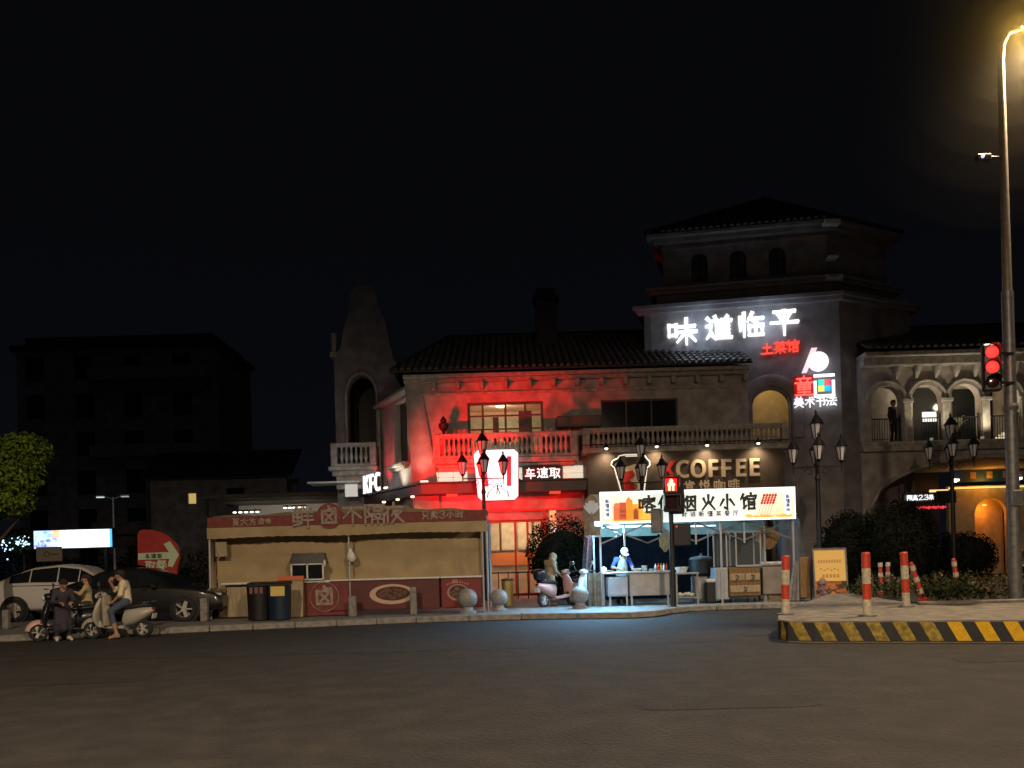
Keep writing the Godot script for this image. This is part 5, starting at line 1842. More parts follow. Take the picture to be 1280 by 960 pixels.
# ------------------------------------------------------------------ the closed food stall
func build_closed_stall() -> void:
	var b := thing("braised_food_stall", "closed food stall with beige tarpaulin, red fascia and big pale characters", "food stall")
	var z := -24.2
	var x0 := -8.32
	var x1 := -0.68
	var y0 := 0.15
	var s := st()
	tube(s, [Vector3(x0, y0, z), Vector3(x0 + 0.02, 2.66, z)], 0.035, 8)
	put("post", s, M.tent_pole, b)
	for q in [[x1, z], [x1 - 0.12, z + 0.02], [-4.47, z + 0.02], [x0, z - 2.4], [x1, z - 2.4]]:
		s = st()
		tube(s, [Vector3(q[0], y0, q[1]), Vector3(q[0], 2.66, q[1])], 0.028, 8)
		put("post", s, M.tent_pole, b)
	# fascia and scalloped valance
	s = st()
	box(s, Vector3((x0 + x1) / 2, 2.8, z + 0.08), Vector3(x1 - x0, 0.29, 0.05), Basis(), 0.01)
	put("fascia", s, M.banner_red, b)
	s = st()
	var rows := [PackedVector3Array(), PackedVector3Array(), PackedVector3Array()]
	var n := 150
	for i in n + 1:
		var x := lerpf(x0 - 0.02, x1 + 0.02, float(i) / n)
		var w := 0.02 * sin(x * 2.3) + 0.012 * sin(x * 7.1 + 1.0)
		rows[0].append(Vector3(x, 2.66, z + 0.09))
		rows[1].append(Vector3(x, 2.5, z + 0.1 + w))
		rows[2].append(Vector3(x, 2.355 + 0.02 * absf(sin(x * 12.0)) + 0.015 * sin(x * 1.7), z + 0.1 + w * 1.5))
	loft(s, rows, false, false)
	put("valance", s, M.tarp, b)
	# the roof sheet, sagging between its bars, a little higher in the middle
	s = st()
	rows = []
	for j in 7:
		var r := PackedVector3Array()
		for i in 41:
			var u := i / 40.0
			var k := j / 6.0
			var peak := 0.14 * exp(-pow((u - 0.55) / 0.2, 2.0)) + 0.04 * sin(u * PI)
			r.append(Vector3(lerpf(x0, x1, u), 2.92 + sin(k * PI) * (0.12 + peak) + 0.03 * sin(u * 31.0) * sin(k * PI), lerpf(z + 0.04, z - 2.4, k)))
		rows.append(r)
	loft(s, rows, false, false)
	put("roof_sheet", s, M.tarp, b)
	# the let-down sheet that closes the stall, with folds
	for q in [[0.98, 1.83, 0.0], [1.8, 2.62, -0.05]]:
		s = st()
		rows = []
		for j in 8:
			var r := PackedVector3Array()
			for i in 91:
				var x := lerpf(x0 + 0.1, x1 - 0.18, i / 90.0)
				var k := j / 7.0
				r.append(Vector3(x, lerpf(q[0], q[1], k), z - 0.35 + q[2] + 0.018 * sin(x * 3.1 + k * 2.0) + 0.012 * sin(x * 9.0) * (1.0 - k) + 0.015 * sin(k * 9.0 + x)))
			rows.append(r)
		loft(s, rows, false, false)
		put("curtain_sheet", s, M.tarp, b)
	for x in [x0 + 0.02, x1 + 0.06]:
		s = st()
		rows = []
		for j in 9:
			var r := PackedVector3Array()
			var k := j / 8.0
			for i in 13:
				var u := i / 12.0
				r.append(Vector3(x + 0.05 * sin(u * 15.0) * (0.3 + k), lerpf(2.66, 0.62, k), z - 0.05 - u * lerpf(2.3, 0.3, minf(k * 1.5, 1.0))))
			rows.append(r)
		loft(s, rows, false, false)
		put("side_curtain", s, M.tarp if x < -3 else M.grey_tarp, b)
	# the big characters stand on the fascia
	for q in [["鲜", 385, 646.5, 0.56], ["不", 461, 643.5, 0.56], ["隔", 474, 642.6, 0.54], ["夜", 498.5, 641, 0.54]]:
		s = st()
		var px: float = q[1]
		if q[0] == "不":
			px = 447.5
		character(s, q[0], q[3], 0.064, 0.045, on_wall(px, q[2], Transform3D(Basis(), Vector3(0, 0, z + 0.11))), 0.25)
		put("character", s, M.letter_pale, b)
	var o := on_wall(418, 644.8, Transform3D(Basis(), Vector3(0, 0, z + 0.11)))
	s = st()
	prism(s, PackedVector2Array(oval(0, 0, 0.35, 0.35, 30)), 0.03, o.translated_local(Vector3(0, 0, 0.032)))
	put("red_disc", s, M.banner_red, b)
	s = st()
	character(s, "卤", 0.46, 0.07, 0.03, o.translated_local(Vector3(0, 0.02, 0.034)), 0.2)
	put("character", s, M.letter_pale, b)
	s = st()
	var small := Transform3D(Basis(), Vector3(0, 0, z + 0.107))
	for q in [["夏", 301, 652.6, 0.2], ["大", 311.5, 652.3, 0.2], ["方", 322, 652, 0.2], ["卤", 332.5, 651.4, 0.15], ["味", 341, 651.1, 0.15]]:
		character(s, q[0], q[3], 0.03, 0.012, on_wall(q[1], q[2], small))
	for q in [["只", 538, 643.8], ["卖", 549, 643.4], ["3", 559, 643], ["小", 569, 642.6], ["时", 580, 642.2]]:
		character(s, q[0], 0.21, 0.032, 0.012, on_wall(q[1], q[2], small))
	put("small_lettering", s, M.letter_pale, b)
	# the counters: red printed fronts under a pale edge
	var im := Image.create(256, 96, false, Image.FORMAT_RGB8)
	im.fill(Color(0.3, 0.09, 0.08))
	for i in 160:
		fill(im, oval(rng.randf() * 256, rng.randf() * 96, rng.randf_range(4, 26), rng.randf_range(2, 7), 8), Color(0.36, 0.12, 0.1, 0.18))
	fill(im, oval(120, 46, 66, 34), Color(0.72, 0.6, 0.52))
	fill(im, oval(122, 44, 50, 24), Color(0.2, 0.09, 0.07))
	for i in 60:
		var a := rng.randf() * TAU
		fill(im, oval(122 + cos(a) * 42 * sqrt(rng.randf()), 44 + sin(a) * 19 * sqrt(rng.randf()), 5, 3, 7), Color(0.3, 0.14, 0.1).lerp(Color(0.45, 0.25, 0.16), rng.randf()))
	var bowl := printed(im, 0.55)
	var im2 := Image.create(256, 128, false, Image.FORMAT_RGB8)
	im2.fill(Color(0.42, 0.08, 0.06))
	fill(im2, oval(105, 62, 70, 38), Color(0.6, 0.45, 0.42))
	fill(im2, oval(106, 60, 58, 30), Color(0.16, 0.07, 0.06))
	for i in 40:
		var a := rng.randf() * TAU
		fill(im2, oval(106 + cos(a) * 46 * sqrt(rng.randf()), 60 + sin(a) * 22 * sqrt(rng.randf()), 8, 4, 7), Color(0.3, 0.17, 0.14).lerp(Color(0.5, 0.34, 0.28), rng.randf()))
	for i in 9:
		im2.fill_rect(Rect2i(30 + i * 17, 14 - int(10 * sin(i * PI / 8.0)) + 6, 9, 9), Color(0.62, 0.42, 0.38))
	im2.fill_rect(Rect2i(70, 4, 34, 16), Color(0.6, 0.4, 0.36))
	var dish := printed(im2, 0.5)
	var cz := z + 0.05
	for q in [[-5.0, -4.5, M.banner_red], [-4.46, -2.02, bowl], [-1.96, -0.86, dish]]:
		s = st()
		span(s, q[0], q[1], 0.28, 1.1, cz - 0.02, cz - 0.7, 0.01)
		put("counter", s, M.banner_red, b)
		s = st()
		quad(s, Vector3(q[0] + 0.01, 0.3, cz), Vector3(q[1] - 0.01, 0.3, cz), Vector3(q[1] - 0.01, 1.08, cz), Vector3(q[0] + 0.01, 1.08, cz), Vector3.BACK)
		put("counter_front", s, q[2], b)
		s = st()
		span(s, q[0] - 0.02, q[1] + 0.02, 1.1, 1.15, cz + 0.04, cz - 0.75, 0.015)
		put("counter_edge", s, M.white_paint, b)
	s = st()
	span(s, -5.75, -5.02, 0.22, 1.08, cz - 0.02, cz - 0.6, 0.01)
	span(s, -5.75, -4.48, 0.18, 0.27, cz + 0.03, cz - 0.03)
	put("counter", s, M.banner_red, b)
	s = st()
	span(s, -8.0, -5.0, 1.08, 1.14, cz + 0.04, cz - 0.7, 0.015)
	put("counter_edge", s, M.white_paint, b)
	s = st()
	prism(s, PackedVector2Array(oval(0, 0, 0.4, 0.4, 32)), 0.012, Transform3D(Basis(), Vector3(-5.17, 0.68, cz + 0.02)))
	put("red_disc", s, M.banner_red, b)
	s = st()
	tube(s, ring_path(Vector3(-5.17, 0.68, cz + 0.028), 0.4, 32), 0.014, 5)
	character(s, "卤", 0.5, 0.075, 0.012, Transform3D(Basis(), Vector3(-5.17, 0.72, cz + 0.022)), 0.2)
	put("character", s, M.letter_pale, b)
	# low things on the left: upright boards
	for q in [[-7.85, -7.25, 0.2, 1.02, M.pale_wood, 0.0], [-7.2, -6.72, 0.42, 1.06, M.wood, 0.03], [-8.1, -7.9, 0.2, 0.95, M.wood, -0.05]]:
		s = st()
		span(s, q[0], q[1], q[2], q[3], cz + q[5], cz + q[5] - 0.05, 0.008)
		put("upright_board", s, q[4], b)
	# display cabinet
	b = thing("display_cabinet", "small glass display cabinet with a grey lid on the stall counter", "cabinet")
	s = st()
	loft(s, [PackedVector3Array([Vector3(-6.08, 1.62, cz + 0.15), Vector3(-5.12, 1.62, cz + 0.15), Vector3(-5.12, 1.62, cz - 0.5), Vector3(-6.08, 1.62, cz - 0.5)]), PackedVector3Array([Vector3(-6.02, 1.9, cz - 0.0), Vector3(-5.2, 1.9, cz - 0.0), Vector3(-5.2, 1.9, cz - 0.5), Vector3(-6.02, 1.9, cz - 0.5)])], true)
	put("lid", s, M.grey_metal, b)
	s = st()
	for x in [-6.03, -5.6, -5.17]:
		beam(s, Vector3(x, 1.15, cz + 0.1), Vector3(x, 1.62, cz + 0.1), 0.04, 0.04)
		beam(s, Vector3(x, 1.15, cz - 0.45), Vector3(x, 1.62, cz - 0.45), 0.04, 0.04)
	beam(s, Vector3(-6.03, 1.6, cz + 0.1), Vector3(-5.17, 1.6, cz + 0.1), 0.04, 0.05)
	beam(s, Vector3(-6.03, 1.17, cz + 0.1), Vector3(-5.17, 1.17, cz + 0.1), 0.04, 0.04)
	put("frame", s, M.white_paint, b)
	for x in [[-6.01, -5.62], [-5.58, -5.19]]:
		s = st()
		quad(s, Vector3(x[0], 1.19, cz + 0.1), Vector3(x[1], 1.19, cz + 0.1), Vector3(x[1], 1.58, cz + 0.1), Vector3(x[0], 1.58, cz + 0.1), Vector3.BACK)
		put("pane", s, M.dark_glass, b)
	s = st()
	ball(s, Vector3(-5.12, 1.6, cz + 0.12), Vector3(0.045, 0.1, 0.045), 8, 6)
	put("white_bottle", s, M.white_paint, b)
	# plastic bag on the middle post
	s = st()
	var bag := []
	for q in [[0.02, 0.0], [0.05, -0.08], [0.1, -0.16], [0.13, -0.26], [0.1, -0.34], [0.03, -0.38]]:
		var r := ring(Vector3(-4.43 + q[1] * -0.1, 2.0 + q[1], z + 0.07), Vector3(q[0], 0, 0), Vector3(0, 0, q[0] * 0.6), 10)
		for i in r.size():
			r[i] += Vector3(rng.randf_range(-0.012, 0.012), rng.randf_range(-0.01, 0.01), rng.randf_range(-0.01, 0.01))
		bag.append(r)
	loft(s, bag)
	tag(put("plastic_bag", s, M.white_paint), "crumpled white plastic bag tied to the stall's middle post", "bag")
	# a beige shop light box hanging inside at the left
	s = st()
	span(s, -8.15, -7.83, 1.86, 2.27, z + 0.0, z - 0.06, 0.01)
	tag(put("hanging_beige_board", s, M.pale_wood), "beige little board hanging under the left end of the stall roof", "board")
	# A-frame board behind the bins
	b = thing("orange_edged_board", "pale folding board with an orange top beside the blue bin", "folding board")
	s = st()
	var bb := Basis(Vector3.RIGHT, -0.12)
	box(s, Vector3(-6.02, 0.72, z + 0.36), Vector3(0.68, 1.1, 0.04), bb, 0.005)
	put("panel", s, M.pale_wood, b)
	s = st()
	box(s, Vector3(-6.02, 1.22, z + 0.32), Vector3(0.72, 0.12, 0.06), bb, 0.005)
	put("orange_edge", s, paint(0.5, 0.1, 0.03, 0.6), b)
	s = st()
	box(s, Vector3(-6.02, 0.7, z + 0.16), Vector3(0.66, 1.08, 0.03), Basis(Vector3.RIGHT, 0.12), 0.005)
	put("rear_leg", s, M.wood, b)
	# two litter bins
	for q in [[-6.62, M.dark_bin, "dark litter bin with a worn lid left of the blue bin", 0], [-6.08, M.blue_bin, "blue litter bin with a yellow paper stuck to its top", 1]]:
		b = thing("litter_bin", q[2], "litter bin", Vector3(q[0], y0, -22.95), 0.05, "litter bins in front of the closed stall")
		s = st()
		loft(s, [PackedVector3Array([Vector3(-0.23, 0.03, 0.23), Vector3(0.23, 0.03, 0.23), Vector3(0.23, 0.03, -0.23), Vector3(-0.23, 0.03, -0.23)]), PackedVector3Array([Vector3(-0.255, 0.9, 0.26), Vector3(0.255, 0.9, 0.26), Vector3(0.255, 0.9, -0.26), Vector3(-0.255, 0.9, -0.26)])], true)
		put("bin_body", s, q[1], b)
		s = st()
		box(s, Vector3(0, 0.95, 0), Vector3(0.56, 0.1, 0.58), Basis(Vector3.RIGHT, 0.06), 0.03)
		put("lid", s, M.dark_bin, b)
		s = st()
		for sx in [-0.18, 0.18]:
			lathe(s, [[0.07, -0.02], [0.075, 0.0], [0.07, 0.02]], 12, Vector3(sx, 0.07, -0.25), Basis(Vector3.FORWARD, PI / 2))
		put("wheel", s, M.rubber, b)
		s = st()
		if q[3] == 1:
			box(s, Vector3(0.0, 0.79, 0.262), Vector3(0.36, 0.3, 0.006), Basis(Vector3.RIGHT, -0.035))
			put("yellow_paper", s, paint(0.55, 0.42, 0.12, 0.7), b)
		else:
			for i in 3:
				box(s, Vector3(-0.14 + i * 0.13, 0.8, 0.262), Vector3(0.08, 0.16, 0.006), Basis(Vector3.RIGHT, -0.035))
			put("faded_stickers", s, paint(0.16, 0.07, 0.06, 0.7), b)

# ------------------------------------------------------------------ the open food stall
func build_open_stall() -> void:
	var b := thing("grill_stall", "open grill stall with a long lit sign, metal truss and green roof", "food stall")
	var z := -25.0
	var y0 := 0.15
	var s: SurfaceTool
	for q in [[2.52, z], [8.0, z], [2.6, z - 2.9], [7.95, z - 2.9], [5.95, z - 0.02], [7.3, z - 0.4]]:
		s = st()
		beam(s, Vector3(q[0], y0, q[1]), Vector3(q[0], 2.55, q[1]), 0.05, 0.05)
		put("post", s, M.tent_pole, b)
	# scissor truss between the posts, front and back
	for row in [[z - 0.1, 1.0]]:
		for i in 4:
			var xa := lerpf(2.52, 8.0, i / 4.0)
			var xb := lerpf(2.52, 8.0, (i + 1) / 4.0)
			s = st()
			var hi := 2.48
			var lo := 1.93
			beam(s, Vector3(xa, hi if i % 2 == 0 else lo, row[0] - 0.03), Vector3(xb, lo if i % 2 == 0 else hi, row[0] - 0.03), 0.025, 0.04)
			beam(s, Vector3(xa, lo if i % 2 == 0 else hi, row[0] + 0.03), Vector3(xb, hi if i % 2 == 0 else lo, row[0] + 0.03), 0.03, 0.045)
			put("truss_bar", s, M.truss, b)
	for x in [3.22, 5.25, 6.63]:
		s = st()
		beam(s, Vector3(x, 1.85, z - 0.05), Vector3(x, 2.5, z - 0.05), 0.045, 0.045)
		put("post", s, M.tent_pole, b)
	# roof and the pale band hanging at its back
	s = st()
	quad(s, Vector3(2.4, 2.62, z + 0.1), Vector3(8.1, 2.62, z + 0.1), Vector3(8.1, 3.45, z - 1.45), Vector3(2.4, 3.45, z - 1.45), Vector3(0, 1, 1))
	quad(s, Vector3(2.4, 3.45, z - 1.45), Vector3(8.1, 3.45, z - 1.45), Vector3(8.1, 2.6, z - 3.0), Vector3(2.4, 2.6, z - 3.0), Vector3(0, 1, -1))
	for x in [2.4, 8.1]:
		tri3(s, Vector3(x, 2.62, z + 0.1), Vector3(x, 3.45, z - 1.45), Vector3(x, 2.6, z - 3.0), Vector3.RIGHT, Vector3.RIGHT, Vector3.RIGHT)
	put("roof_sheet", s, M.green_tarp, b)
	s = st()
	var rows := []
	for j in 3:
		var r := PackedVector3Array()
		for i in 61:
			var x := lerpf(2.4, 8.1, i / 60.0)
			r.append(Vector3(x, lerpf(2.62, 2.2, j / 2.0), z - 3.0 + 0.02 * sin(x * 5.0) * j))
		rows.append(r)
	loft(s, rows, false, false)
	put("back_valance", s, M.green_tarp, b)
	s = st()
	rows = []
	for j in 8:
		var r := PackedVector3Array()
		for i in 61:
			var x := lerpf(2.45, 8.05, i / 60.0)
			r.append(Vector3(x, lerpf(2.25, 0.2, j / 7.0), z - 3.05 + 0.05 * sin(x * 4.0 + j * 0.4) + 0.03 * sin(x * 11.0)))
		rows.append(r)
	loft(s, rows, false, false)
	put("back_curtain", s, M.navy_tarp, b)
	# clear sheets at the two sides
	for q in [[2.42, 2.05, M.plastic_sheet], [8.08, 8.3, M.plastic_sheet]]:
		s = st()
		rows = []
		for j in 10:
			var r := PackedVector3Array()
			var k := j / 9.0
			for i in 17:
				var u := i / 16.0
				r.append(Vector3(lerpf(q[0], q[1], 0.25 + k * 0.75) + 0.06 * sin(u * 13.0 + k * 3.0), lerpf(2.55, 0.2, k), z + 0.15 - u * 2.6))
			rows.append(r)
		loft(s, rows, false, false)
		put("clear_side_sheet", s, q[2], b)
	for q in [[2.1, 2.5, z + 0.12, M.brown_sheet], [7.75, 8.28, z + 0.1, M.grey_tarp]]:
		s = st()
		rows = []
		for j in 8:
			var r := PackedVector3Array()
			var k := j / 7.0
			for i in 15:
				var u := i / 14.0
				var sway := (1.0 - k) * (0.22 if q[0] > 5.0 else 0.0)
				r.append(Vector3(lerpf(q[0] + sway, q[1] - sway * 0.3, u), lerpf(1.12 if q[0] < 5.0 else 1.3, 0.18, k), q[2] + 0.05 * sin(u * 14.0) * (0.4 + k)))
			rows.append(r)
		loft(s, rows, false, false)
		put("hanging_sheet", s, q[3], b)
	# LED tubes under the front edge of the roof
	for q in [[2.75, 4.1], [2.6, 2.7]]:
		s = st()
		span(s, q[0], q[1], 2.4, 2.45, z - 0.35, z - 0.41, 0.015)
		put("tube_lamp", s, lit(0.72, 0.9, 1.0, 3.0), b)
	omni(Vector3(3.0, 2.3, z - 0.38), Color(0.6, 0.84, 1.0), 9.0, 0.12, b)
	s = st()
	span(s, 5.0, 6.2, 2.4, 2.44, z - 1.6, z - 1.65, 0.015)
	put("tube_lamp", s, lit(0.78, 0.92, 1.0, 1.4), b)
	omni(Vector3(5.6, 2.3, z - 1.62), Color(0.75, 0.9, 1.0), 0.35, 0.1, b)
	# the long sign
	var im := Image.create(1000, 160, false, Image.FORMAT_RGB8)
	for y in 160:
		for x in 1000:
			var c := Color(0.82, 0.87, 0.85)
			var side := maxf(clampf(1.0 - x / 330.0, 0.0, 1.0), clampf((x - 720) / 280.0, 0.0, 1.0))
			c = c.lerp(Color(0.9, 0.76, 0.5), clampf(side * 0.8 * (y / 160.0 + 0.1), 0.0, 0.7))
			im.set_pixel(x, y, c)
	for q in [[62, 150, 96, 70, Color(0.78, 0.38, 0.22)], [92, 150, 130, 52, Color(0.7, 0.27, 0.16)], [150, 150, 205, 62, Color(0.9, 0.6, 0.14)], [128, 150, 162, 38, Color(0.84, 0.5, 0.12)], [196, 150, 216, 44, Color(0.92, 0.62, 0.16)], [214, 150, 262, 104, Color(0.9, 0.66, 0.26)]]:
		im.fill_rect(Rect2i(q[0], q[3], q[2] - q[0], q[1] - q[3]), q[4])
	fill(im, oval(142, 40, 12, 12), Color(0.86, 0.5, 0.12))
	fill(im, [Vector2(140, 20), Vector2(144, 20), Vector2(146, 40), Vector2(138, 40)], Color(0.75, 0.4, 0.1))
	fill(im, oval(206, 46, 10, 10), Color(0.9, 0.6, 0.14))
	fill(im, oval(80, 68, 16, 14), Color(0.8, 0.42, 0.26))
	for q in [[163, 82, 30, 68], [168, 92, 20, 58]]:
		fill(im, [Vector2(q[0], 150), Vector2(q[0], q[1] + 12), Vector2(q[0] + q[2] / 2.0, q[1]), Vector2(q[0] + q[2], q[1] + 12), Vector2(q[0] + q[2], 150)], Color(0.66, 0.34, 0.08) if q[0] == 163 else Color(0.5, 0.22, 0.06))
	for i in 8:
		fill(im, [Vector2(98 + (i % 4) * 8, 92 + (i / 4) * 26), Vector2(102 + (i % 4) * 8, 92 + (i / 4) * 26), Vector2(102 + (i % 4) * 8, 108 + (i / 4) * 26), Vector2(98 + (i % 4) * 8, 108 + (i / 4) * 26)], Color(0.45, 0.16, 0.1))
	im.fill_rect(Rect2i(60, 148, 220, 8), Color(0.86, 0.55, 0.2))
	for i in 5:
		var x := 838.0 + i * 15.0
		fill(im, [Vector2(x - 26, 142), Vector2(x - 24, 142), Vector2(x + 16, 18), Vector2(x + 14, 18)], Color(0.35, 0.3, 0.26))
		for k in 4:
			fill(im, oval(x + 10 - k * 4.5, 34 + k * 14.0, 7, 8, 9), Color(0.62, 0.09, 0.06).lerp(Color(0.75, 0.24, 0.12), rng.randf()))
	for i in 30:
		fill(im, oval(rng.randf_range(760, 985), 156 - rng.randf() * 12, rng.randf_range(6, 24), rng.randf_range(3, 12), 8), Color(0.93, 0.6, 0.2, 0.5))
	for x in [12, 952]:
		fill(im, [Vector2(x, 22), Vector2(x + 18, 12), Vector2(x + 36, 22), Vector2(x + 36, 138), Vector2(x + 18, 148), Vector2(x, 138)], Color(0.88, 0.93, 0.98))
	b = thing("grill_stall_sign", "long pale lit sign with black characters, orange building and skewers", "sign")
	s = st()
	quad(s, Vector3(2.57, 2.54, z + 0.13), Vector3(8.0, 2.54, z + 0.13), Vector3(8.0, 3.35, z + 0.13), Vector3(2.57, 3.35, z + 0.13), Vector3.BACK)
	put("sign_face", s, printed(im, 0.4, 0.95), b)
	s = st()
	span(s, 2.52, 8.05, 2.49, 3.4, z + 0.12, z + 0.0, 0.01)
	put("sign_case", s, M.grey_metal, b)
	s = st()
	for q in [[2.52, 8.05, 2.49, 2.545], [2.52, 8.05, 3.345, 3.4], [2.52, 2.575, 2.545, 3.345], [7.995, 8.05, 2.545, 3.345]]:
		span(s, q[0], q[1], q[2], q[3], z + 0.122, z + 0.15, 0.005)
	put("sign_border_light", s, lit(0.78, 0.93, 1.0, 1.15), b)
	var t := Transform3D(Basis(), Vector3(2.57, 2.54, z + 0.134))
	for q in [["喀", 0.235], ["什", 0.335], ["烟", 0.447], ["火", 0.557], ["小", 0.655], ["馆", 0.762]]:
		s = st()
		character(s, q[0], 0.44, 0.066, 0.004, t.translated_local(Vector3(q[1] * 5.43, 0.475, 0)), 0.6)
		put("black_character", s, M.black, b)
	s = st()
	var k := 0
	for c in "财进新疆菜餐厅":
		character(s, c, 0.145, 0.017, 0.003, t.translated_local(Vector3((0.43 + k * 0.0445) * 5.43, 0.165, 0)))
		k += 1
	put("purple_characters", s, paint(0.12, 0.03, 0.12, 0.6), b)
	s = st()
	line_of(s, "新疆味道", 0.105, 0.125, 0.014, 0.003, t.translated_local(Vector3(0.03 * 5.43, 0.405, 0)), true)
	line_of(s, "新疆美味", 0.105, 0.125, 0.014, 0.003, t.translated_local(Vector3(0.97 * 5.43, 0.405, 0)), true)
	put("small_blue_characters", s, paint(0.1, 0.14, 0.3, 0.6), b)
	s = st()
	box(s, Vector3(2.45, 2.5, z + 0.28), Vector3(0.22, 0.14, 0.07), Basis(Vector3.RIGHT, -0.5), 0.02)
	put("flood_lamp", s, lit(0.75, 0.92, 1.0, 2.4), b)
	aimed(Vector3(2.42, 2.46, z + 0.36), Vector3(1.9, 0.15, z + 1.5), Color(0.56, 0.82, 1.0), 34.0, 66, 0.1, 0.9, b)
	for q in [[4.0, 1.6], [6.6, 1.6]]:
		aimed(Vector3(q[0], 2.95, z + 0.3), Vector3(q[0], 0.6, z + 2.2), Color(0.8, 0.93, 1.0), q[1], 78, 0.4, 1.0, b)
	# counters and what stands on them
	b = thing("steel_counter", "long stainless counter where the cook works, at the stall's left", "counter")
	s = st()
	span(s, 2.55, 4.62, 1.06, 1.12, z - 0.15, z - 1.0, 0.015)
	put("worktop", s, M.steel, b)
	for q in [[2.72, 3.3], [3.34, 4.5]]:
		s = st()
		if q[0] < 3:
			span(s, q[0], q[1], 0.42, 0.98, z - 0.18, z - 0.85, 0.02)
			span(s, q[0] + 0.04, q[1] - 0.04, 0.46, 0.94, z - 0.178, z - 0.16, 0.01)
		else:
			span(s, q[0], q[1], 0.42, 1.06, z - 0.2, z - 0.9, 0.015)
		put("fridge" if q[0] < 3 else "steel_cabinet", s, M.pale_steel if q[0] < 3 else M.steel, b)
	for q in [2.6, 2.78, 3.26, 3.4, 4.44, 4.58]:
		s = st()
		beam(s, Vector3(q, y0, z - 0.22), Vector3(q, 1.06 if q in [2.6, 4.58] else 0.42, z - 0.22), 0.05, 0.05)
		put("leg", s, M.steel, b)
	for q in [["white_tray", 2.75, 0.2, 0.05, "white tray at the left end of the steel counter"], ["white_bowl", 3.62, 0.15, 0.09, "white bowl in front of the cook on the steel counter"], ["metal_dish", 4.05, 0.11, 0.06, "small metal dish near the right end of the steel counter"]]:
		s = st()
		lathe(s, [[q[2] * 0.55, 0.0], [q[2], q[3]], [q[2] * 0.95, q[3]], [q[2] * 0.5, 0.015]], 18, Vector3(q[1], 1.122, z - 0.5))
		tag(put(q[0], s, M.white_paint if q[0] != "metal_dish" else M.steel), q[4], "dish")
	s = st()
	ball(s, Vector3(2.63, 1.2, z - 0.32), Vector3(0.085, 0.075, 0.085), 12, 8)
	tag(put("counter_lamp", s, lit(0.75, 0.95, 1.0, 3.0)), "glaring round lamp on the left end of the steel counter", "lamp")
	omni(Vector3(2.63, 1.36, z - 0.3), Color(0.7, 0.9, 1.0), 0.25, 0.08)
	for i in 5:
		s = st()
		lathe(s, [[0.032, 0.0], [0.034, 0.02], [0.034, 0.13], [0.014, 0.16], [0.012, 0.2], [0.004, 0.215]], 12, Vector3(4.2 + i * 0.082, 1.122, z - 0.82 + 0.02 * (i % 2)))
		tag(put("sauce_bottle", s, [M.white_paint, M.red_letter, M.bright_yellow][i % 3]), ["white sauce bottle nearest the cook on the steel counter", "red sauce bottle beside the white one nearest the cook", "yellow sauce bottle in the middle of the counter's bottle row", "second white sauce bottle, right of the yellow one", "red sauce bottle at the right end of the counter's row"][i], "bottle", "sauce bottles on the steel counter")
	s = st()
	for i in 6:
		lathe(s, [[0.05, 0.0], [0.085, 0.05], [0.08, 0.05], [0.045, 0.008]], 14, Vector3(3.86, 1.122 + i * 0.022, z - 0.72))
	tag(put("bowl_stack", s, M.white_paint), "stack of nested white bowls on the steel counter", "bowls")
	b = thing("cardboard_box", "cardboard box on the pavement under the steel box counter", "box", Vector3(7.55, 0.15, z - 0.55), 0.2)
	s = st()
	box(s, Vector3(0, 0.09, 0), Vector3(0.42, 0.18, 0.3), Basis(), 0.006)
	put("carton", s, M.pale_wood, b)
	s = st()
	box(s, Vector3(0, 0.182, 0), Vector3(0.42, 0.004, 0.05))
	put("tape", s, M.cream, b)
	b = thing("basin_table", "narrow steel table with a white basin behind the signal post", "table")
	s = st()
	span(s, 4.66, 5.35, 1.0, 1.05, z - 0.2, z - 0.9, 0.015)
	put("tabletop", s, M.steel, b)
	for x in [4.7, 5.3]:
		s = st()
		beam(s, Vector3(x, y0, z - 0.24), Vector3(x, 1.0, z - 0.24), 0.045, 0.045)
		beam(s, Vector3(x, y0, z - 0.86), Vector3(x, 1.0, z - 0.86), 0.045, 0.045)
		put("leg", s, M.steel, b)
	s = st()
	span(s, 4.7, 5.3, 0.32, 0.35, z - 0.24, z - 0.86)
	put("shelf", s, M.steel, b)
	s = st()
	lathe(s, [[0.13, 0.0], [0.21, 0.16], [0.2, 0.16], [0.12, 0.02]], 18, Vector3(4.9, 1.052, z - 0.5))
	tag(put("white_basin", s, M.white_paint), "white basin full of cut food on the narrow steel table", "basin")
	s = st()
	for i in 14:
		ball(s, Vector3(5.0 + rng.randf_range(-0.22, 0.22), 0.39 + rng.randf() * 0.05, z - 0.45 + rng.randf_range(-0.15, 0.15)), Vector3(0.06, 0.045, 0.05), 7, 5)
	stuff(tag(put("food_heap", s, M.white_paint), "pale heap of food on the shelf under the basin", "food"))
	b = thing("fridge_boxes", "two low white chest boxes under the dark pot", "box")
	for q in [[5.36, 5.75], [5.79, 6.1]]:
		s = st()
		span(s, q[0], q[1], 0.22, 0.92, z - 0.9, z - 1.5, 0.03)
		put("chest", s, M.pale_steel, b)
	b = thing("black_pot", "large black pot standing in the middle of the grill stall", "pot", Vector3(5.62, 0.92, z - 1.15))
	s = st()
	lathe(s, [[0.3, 0.0], [0.36, 0.1], [0.37, 0.46], [0.39, 0.47], [0.39, 0.5], [0.35, 0.5]], 24)
	put("pot_body", s, M.black, b)
	s = st()
	lathe(s, [[0.36, 0.5], [0.3, 0.56], [0.05, 0.6], [0.03, 0.66], [0.05, 0.68]], 24)
	put("lid", s, M.grey_metal, b)
	b = thing("gas_bottle_case", "black upright case with a white top below the pot", "case")
	s = st()
	span(s, 5.55, 5.82, 0.17, 0.75, z - 0.2, z - 0.5, 0.02)
	put("case", s, M.black, b)
	s = st()
	span(s, 5.54, 5.83, 0.752, 0.85, z - 0.19, z - 0.51, 0.02)
